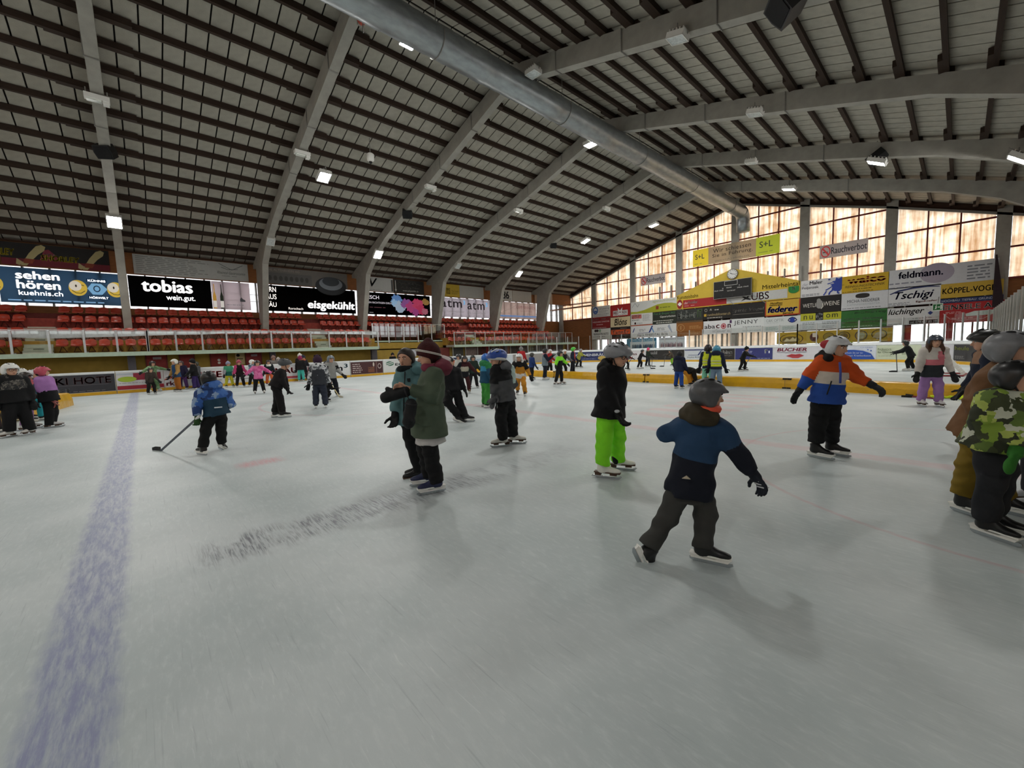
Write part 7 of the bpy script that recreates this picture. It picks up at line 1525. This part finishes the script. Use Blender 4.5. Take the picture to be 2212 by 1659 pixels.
person((1147, 820), 762, 'child in dark blue jacket behind the orange overall', 120, 'idle', jk=[cloth('#22386a')], gear=('ski', '#3a3a34'))
person((1122, 803), 749, 'person in red jacket and grey hat behind the white helmet', 170, 'idle', jk=[cloth('#a8282c')], gear=('beanie', '#7c7c7c'))
person((1178, 820), 752, 'child with pink scarf and grey and navy jacket by the mat', 95, 'crossed', jk=[cloth('#6b7880'), cloth('#1a1e2e')], zonej=lambda p, u, r: 1 if p.startswith('arm') else 0, tr=[cloth('#161a26')], gear=('ski', '#1a1a1c'), scarf='#c48a92', boot='#c9c5c2')
person((1191, 807), 754, 'child in red jacket and white helmet by the mat', 60, 'idle', jk=[cloth('#a8242a')], gear=('ski', '#c9c9c9'))
person((1213, 830), 757, 'child in neon lime jacket and black bib trousers with arms out', 60, 'arms', jk=[cloth('#161618'), cloth('#82dc2e')], zonej=lambda p, u, r: 1 if p.startswith('arm') or u > .72 else 0, tr=[cloth('#161618')], gear=('ski', '#16181a'), skates='figure', boot='#d6cfc9')
person((1222, 812), 753, 'child in grey and black top and white helmet behind the neon jacket', 40, 'push', jk=[cloth('#6a6a6c'), cloth('#18181a')], zonej=lambda p, u, r: 1 if p == 'torso' else 0, gear=('ski', '#d4d4d4'))
person((1239, 807), 749, 'child with bright green helmet, red front and navy back', 85, 'idle', jk=[cloth('#1c2236'), cloth('#b03428')], zonej=lambda p, u, r: 1 if p == 'torso' and r[1] > .0 else 0, tr=[cloth('#171a22')], gear=('ski', '#4cc43a'))
_, K, g = person((1245, 795), 752, 'small hockey player with yellow green shirt in the far corner', 60, 'stick', jk=[cloth('#9a9c40')], gear=('ski', '#8a8c8c'))
stick(g + K['wb'], on_z(1247, 792), on_z(1255, 792) - on_z(1247, 792), 'hockey stick in the far left corner')
# hockey players on the far ice
_, K, g = person((1378, 797), 754, 'hockey boy in black on the far ice reaching right', 80, 'stick', jk=[cloth('#1d191b')], tr=[cloth('#1a1618')], gear=('ski', '#3a3a3a'), boot='#c9c9c9')
stick(g + K['wb'] + UPZ * .1, on_z(1406, 797), on_z(1416, 797) - on_z(1406, 797), 'hockey stick of the black hockey boy on the far ice')
_, K, g = person((1402, 792), 752, 'hockey child with pink hat and dark green coat on the far ice', 60, 'idle', jk=[cloth('#232e24')], tr=[cloth('#171718')], gear=('beanie', '#e0507a'))
stick(g + K['wb'] + UPZ * .1, on_z(1408, 792), on_z(1413, 792) - on_z(1408, 792), 'hockey stick of the child with the pink hat')
_, K, g = person((1452, 790), 755, 'hockey child in brown coat and lime trousers behind the blue trousers', -60, 'stick', jk=[cloth('#4a4034')], tr=[cloth('#7ab030')], gear=('ski', '#3c4038'))
stick(g + K['wa'] + UPZ * .1, on_z(1434, 792), on_z(1428, 792) - on_z(1434, 792), 'hockey stick of the child in lime trousers')
_, K, g = person((1346, 800), 757, 'hockey child in red and black half hidden behind the black parka', 40, 'stick', jk=[cloth('#6a1c20')], gear=('ski', '#1c1c1e'))
stick(g + K['wb'] + UPZ * .1, on_z(1350, 797), on_z(1357, 797) - on_z(1350, 797), 'hockey stick beside the glasses of the boy in the parka')
_, K, g = person((1598, 802), 748, 'skater all in black leaning on a stick before the violet board', 75, 'stick', jk=[cloth('#161616')], tr=[cloth('#131313')], gear=('beanie', '#171a17'))
stick(g + K['wb'] + UPZ * .08, on_z(1603, 795), on_z(1607, 795) - on_z(1603, 795), 'hockey stick of the all black skater')
# people by the mats
person((1460, 839), 759, 'child in navy puffer jacket and royal blue trousers seen from behind', 150, 'idle', jk=[cloth('#1c2238')], tr=[cloth('#22458c')], gear=('hair', mat('#16181c', .6)), hood='#1a1e30', bulk=1.1)
person((1489, 834), None, 'skater in orange trousers bending down to the ice', 92, 'bend', jk=[cloth('#17150f')], tr=[cloth('#bb7a1e')], gear=('ski', '#2a2e1e'), h=0.02)
VEST = cloth('#c9d433')
def dv(E_, K, q):
    pv, nk = K['pv'], K['nk']
    for t in (.22, .42):
        st_ = [Trunk(pv.lerp(nk, t), pv.lerp(nk, t + .06), q['side'], q['F'], [(0, .118 * q['H'], .1 * q['H']), (1, .12 * q['H'], .1 * q['H'])])]; net_obj('reflective_band', blob(st_, .018, .01), mat('#b4b8ac', .35), E_)
def zv(p, u, r): return 1 if p == 'torso' and .06 < u < .9 else 0
person((1521, 838), 744, 'child in reflective vest and mint trousers with dark helmet', 175, 'stand', jk=[cloth('#1c2236'), VEST], zonej=zv, tr=[cloth('#7fc4a4')], gear=('ski', '#2a2224'), details=dv)
person((1539, 840), 746, 'child in reflective vest and grey blue trousers with light blue helmet', 170, 'stand', jk=[cloth('#1a2034'), VEST], zonej=zv, tr=[cloth('#71869a')], gear=('ski', '#4a93b0'), details=dv, hood='#1a2034')
# children by the left boards
person((321, 852), 793, 'child in brown jacket leaning forward at the left boards', 20, 'lean', jk=[cloth('#3b322c')], tr=[cloth('#171412')], gear=('ski', '#2a2320'))
person((342, 842), 778, 'child in mottled green overall holding on to the boards', 35, 'rail', jk=[print_cloth(['#5c7a50', '#6d8a5e', '#4a6644', '#74926a'], 9.0)], tr=[print_cloth(['#5c7a50', '#6d8a5e', '#4a6644', '#74926a'], 9.0)], gear=('ski', '#2a2220'), boot='#c9c9c4')
person((389, 846), 774, 'child in blue and tan jacket with ochre trousers and white helmet', -60, 'idle', jk=[cloth('#27466a'), cloth('#a07c46')], zonej=lambda p, u, r: 1 if p.startswith('arm') else 0, tr=[cloth('#9a5a1e')], gear=('ski', '#cfcfc6'))
person((404, 840), 778, 'child in dark purple clothes beside the ochre trousers', -20, 'idle', jk=[cloth('#26223c')], tr=[cloth('#4a2c5c')], gear=('ski', '#3a2a2c'))
person((421, 842), 775, 'person in black jacket and purple trousers at the left boards', -100, 'idle', jk=[cloth('#131315')], tr=[cloth('#35265a')], gear=('beanie', '#17171a'), bulk=1.1)
person((433, 836), 780, 'child in grey coat behind the purple trousers', -60, 'idle', jk=[cloth('#55565a')], gear=('ski', '#3a3c30'))
person((503, 836), 781, 'child in green shirt and yellow trousers with grey hat', 20, 'idle', jk=[cloth('#3f8f6e'), cloth('#1f5f56'), cloth('#8f8f96')], zonej=lambda p, u, r: 1 if p == 'torso' and u < .4 else 2 if p.startswith('arm') and u > .6 else 0, tr=[cloth('#c4bb34')], gear=('beanie', '#8f92a6'))
person((527, 836), 778, 'child in pink sleeves and black bib with rose cap', 10, 'idle', jk=[cloth('#1c1214'), cloth('#b03a6a')], zonej=lambda p, u, r: 1 if p.startswith('arm') else 0, tr=[cloth('#151214')], gear=('beanie', '#a04a5a'))
person((551, 835), 776, 'child in grey blue camouflage jacket and white helmet', 60, 'idle', jk=[print_cloth(['#8f9aa6', '#3c4a5c', '#a9b4bc', '#55647a'], 14.0)], tr=[cloth('#1a1816')], gear=('ski', '#e0e0da'), boot='#c9c9c4')
person((570, 850), 777, 'girl in bright pink jacket and black trousers with arms spread', 5, 'arms', jk=[print_cloth(['#d05a94', '#e27ab0', '#c24a84', '#dc6ca4'], 10.0)], tr=[cloth('#141414')], gear=('ski', '#221c1e'), skates='figure', boot='#c9c9c6')
person((590, 832), 777, 'child in dark jacket with white collar and orange trousers', 0, 'idle', jk=[cloth('#152024'), cloth('#d4d2c9')], zonej=lambda p, u, r: 1 if p == 'torso' and u > .82 else 0, tr=[cloth('#d0643a')], gear=('ski', '#2a1c28'))
person((647, 824), 769, 'child in black coat and turquoise trousers at the boards', 170, 'stand', jk=[cloth('#131214')], tr=[cloth('#46b0a4')], gear=('beanie', '#8a2c54'), bulk=1.15)
person((664, 822), 767, 'child with coral hat and dark jacket at the boards', 20, 'idle', jk=[cloth('#24222a')], tr=[cloth('#3a2c2c')], gear=('beanie', '#2a2c3c'), scarf='#d0684e')
# people behind the boards
for (x, y), c, hc, lb_ in (((596, 768), '#7a7672', '#8a7068', 'person in grey coat behind the boards left of the black snowsuit'), ((606, 772), '#4a4440', '#b9b2ac', 'person with pale cap behind the boards'), ((653, 763), '#1a181a', '#d8d4cc', 'person with white bobble hat behind the boards'), ((852, 762), '#141518', '#1c1c20', 'person in black leaning on the boards behind the women')):
    p = on_x(x, y, -30.4 if x != 606 else -31.3); person((p.x, p.y, 0.0), y, lb_, 10, 'idle', jk=[cloth(c)], gear=('beanie', hc), skates=None)
for (x, y), c, lb_ in (((962, 779), '#1a1a1e', 'child with dark helmet between the two women'),):
    person((962, 880), y - 4, lb_, -20, 'idle', jk=[cloth(c)], gear=('ski', '#1c1a1c'))
# ---- group at the left picture edge
z = ZZ(0, 770, 8.733)
J = dict(hd=z(195, 255), nk=z(200, 390), pv=z(290, 800), sa=z(30, 450, -.05), sb=z(420, 450, .05), ea=z(-60, 640, -.05), wa=z(-20, 820, -.05), eb=z(540, 640, .03), wb=z(600, 820, .0), ha=z(190, 850, -.03), hb=z(400, 850, .03), ka=z(170, 1120, -.05), aa=z(180, 1400, -.02), kb=z(480, 1120, .03), ab=z(570, 1380, .04))
person((22, 944), 780, 'child in black snowsuit with pale camouflage chest, glasses and white helmet', 25, J=J, jk=[cloth('#131315'), print_cloth(['#17171a', '#3a3836', '#6a655e', '#1c1c1e', '#4a4640'], 22.0)], zonej=lambda p, u, r: 1 if (p == 'torso' and .45 < u < .86) else 0, tr=[cloth('#101012')], gear=('ski', '#d9dad6'), eyes='glasses', skates='figure', boot='#c9c6c0', bulk=1.2, legw=1.2, foot=[(-.7, -.6, 0), (-.6, -.75, 0)], hair=('hair', HAIRD))
J = dict(hd=z(800, 290), nk=z(810, 400), pv=z(920, 790), sa=z(740, 450, -.06), sb=z(920, 440, .06), ea=z(800, 640, -.1), wa=z(960, 800, -.1), eb=z(1000, 640, .05), wb=z(1020, 820, .0), ha=z(890, 840, -.04), hb=z(990, 840, .04), ka=z(930, 1080, -.03), aa=z(930, 1290, -.02), kb=z(1010, 1070, .04), ab=z(980, 1270, .06))
person((108, 924), 794, 'girl in lilac jacket, black trousers and pink helmet', 100, J=J, jk=[cloth('#a877b4'), cloth('#131317')], zonej=lambda p, u, r: 1 if (p == 'torso' and u < .36) or (p.startswith('arm') and u > 1.05) else 0, tr=[cloth('#121214')], gear=('ski', '#b84a5c'), hair=('hair', HAIRD), foot=[(.98, -.1, 0), (.98, -.1, 0)], skates='figure', boot='#c9c6c4', bulk=1.1, legw=1.1, gloves='#b06a66')
person((90, 908), 797, 'child in teal trousers behind the lilac jacket, white helmet', 60, 'idle', jk=[cloth('#1c3e4c'), cloth('#b0565c')], zonej=lambda p, u, r: 1 if p.startswith('arm') and u < .5 else 0, tr=[cloth('#2a95a0')], gear=('ski', '#cfcfd4'))
person((62, 906), 794, 'child with white helmet and bright pink hood behind the black snowsuit', 70, 'idle', jk=[cloth('#1b1a22')], gear=('ski', '#d4d4d0'), hood='#e0509a')
person((66, 926), 803, 'child in lilac trousers half hidden behind the black snowsuit', 90, 'idle', jk=[cloth('#2a2420')], tr=[cloth('#a077a8')], gear=('ski', '#3a3430'), boot='#d4d4d0', skates='figure')
person((-6, 935), 792, 'child in white jacket cut off by the left picture edge', 60, 'idle', jk=[cloth('#c9c9cc')], tr=[cloth('#3a2c2c')], gear=('ski', '#2a1a1c'))
# ---- things lying about: vest heap and sticks behind the girl in pink, goal
p0 = on_z(2080, 862); r = empty('vest_heap', p0, 'crumpled neon yellow vests lying on the ice behind the girl in pink', 'vests', )
rg = np.random.RandomState(4); pr = [Ell((rg.uniform(-.5, .5), rg.uniform(-.15, .15), .03), (rg.uniform(.12, .25), rg.uniform(.08, .15), rg.uniform(.03, .07))) for _ in range(12)]
net_obj('vest_cloth', blob(pr, 0.025, 0.03, folds=0.012, cut=lambda g_: -g_[..., 2]), cloth('#c6dc2e'), r)
for i, (a, b_) in enumerate((((1972, 857), (2020, 863)), ((1970, 859), (2014, 861)))):
    q0, q1 = on_z(*a), on_z(*b_); q0.z = q1.z = 0.02; p = MB(); p.beam(q0, q1, .03, .022); r = obj('floorball_stick', p, mat('#7a2438', .4), label=('dark red stick lying on the ice left of the lilac boots', 'second dark red stick lying just behind the other')[i], cat='stick', group='sticks lying on the ice'); m_ = MB(); m_.beam(q0, q0 + (q0 - q1).normalized() * .2, .02, .07); obj('blade', m_, BLACK, r)
q0 = on_z(1832, 852.5); q1 = on_z(1820, 850); q0.z = q1.z = .02; m_ = MB(); m_.beam(q1, q0, .05, .03); obj('stick_blade', m_, mat('#8a8c90', .5), label='grey stick end on the ice beside the orange jacket', cat='stick')
# small goal seen from its side, behind the girl in pink
A_ = on_z(1999, 813); B_ = A_ + V((0.1, 1.83, 0)); r = empty('goal', A_, 'small white net goal with red frame behind the girl in pink', 'goal')
RED_ = mat('#8e2a30', .4)
m_ = MB(); m_.tube([A_, A_ + UPZ * 1.2, B_ + UPZ * 1.2, B_], .035, 8); obj('goal_frame', m_, RED_, r)
a2, b2 = A_ + V((0.98, 0.25, 0.03)), B_ + V((0.98, -0.25, 0.03))
m_ = MB(); m_.tube([A_ + UPZ * .03, a2, b2, B_ + UPZ * .03], .03, 8); obj('base_bar', m_, RED_, r)
m_ = MB()
for i in range(13):
    t = i / 12; p = A_.lerp(B_, t) + UPZ * 1.18; q = a2.lerp(b2, t); m_.tube([p, p.lerp(q, .35) + V((.12, 0, -.02)), q], .008, 4)
for k in range(1, 9):
    t = k / 9; p = (A_ + UPZ * 1.18).lerp(a2, t); q = (B_ + UPZ * 1.18).lerp(b2, t); off = V((.12 * math.sin(math.pi * t), 0, 0)); m_.tube([A_ + UPZ * 1.18 * (1 - t), p + off], .008, 4); m_.tube([p + off, q + off], .008, 4)
obj('net', m_, WHITE, r, kind='stuff')
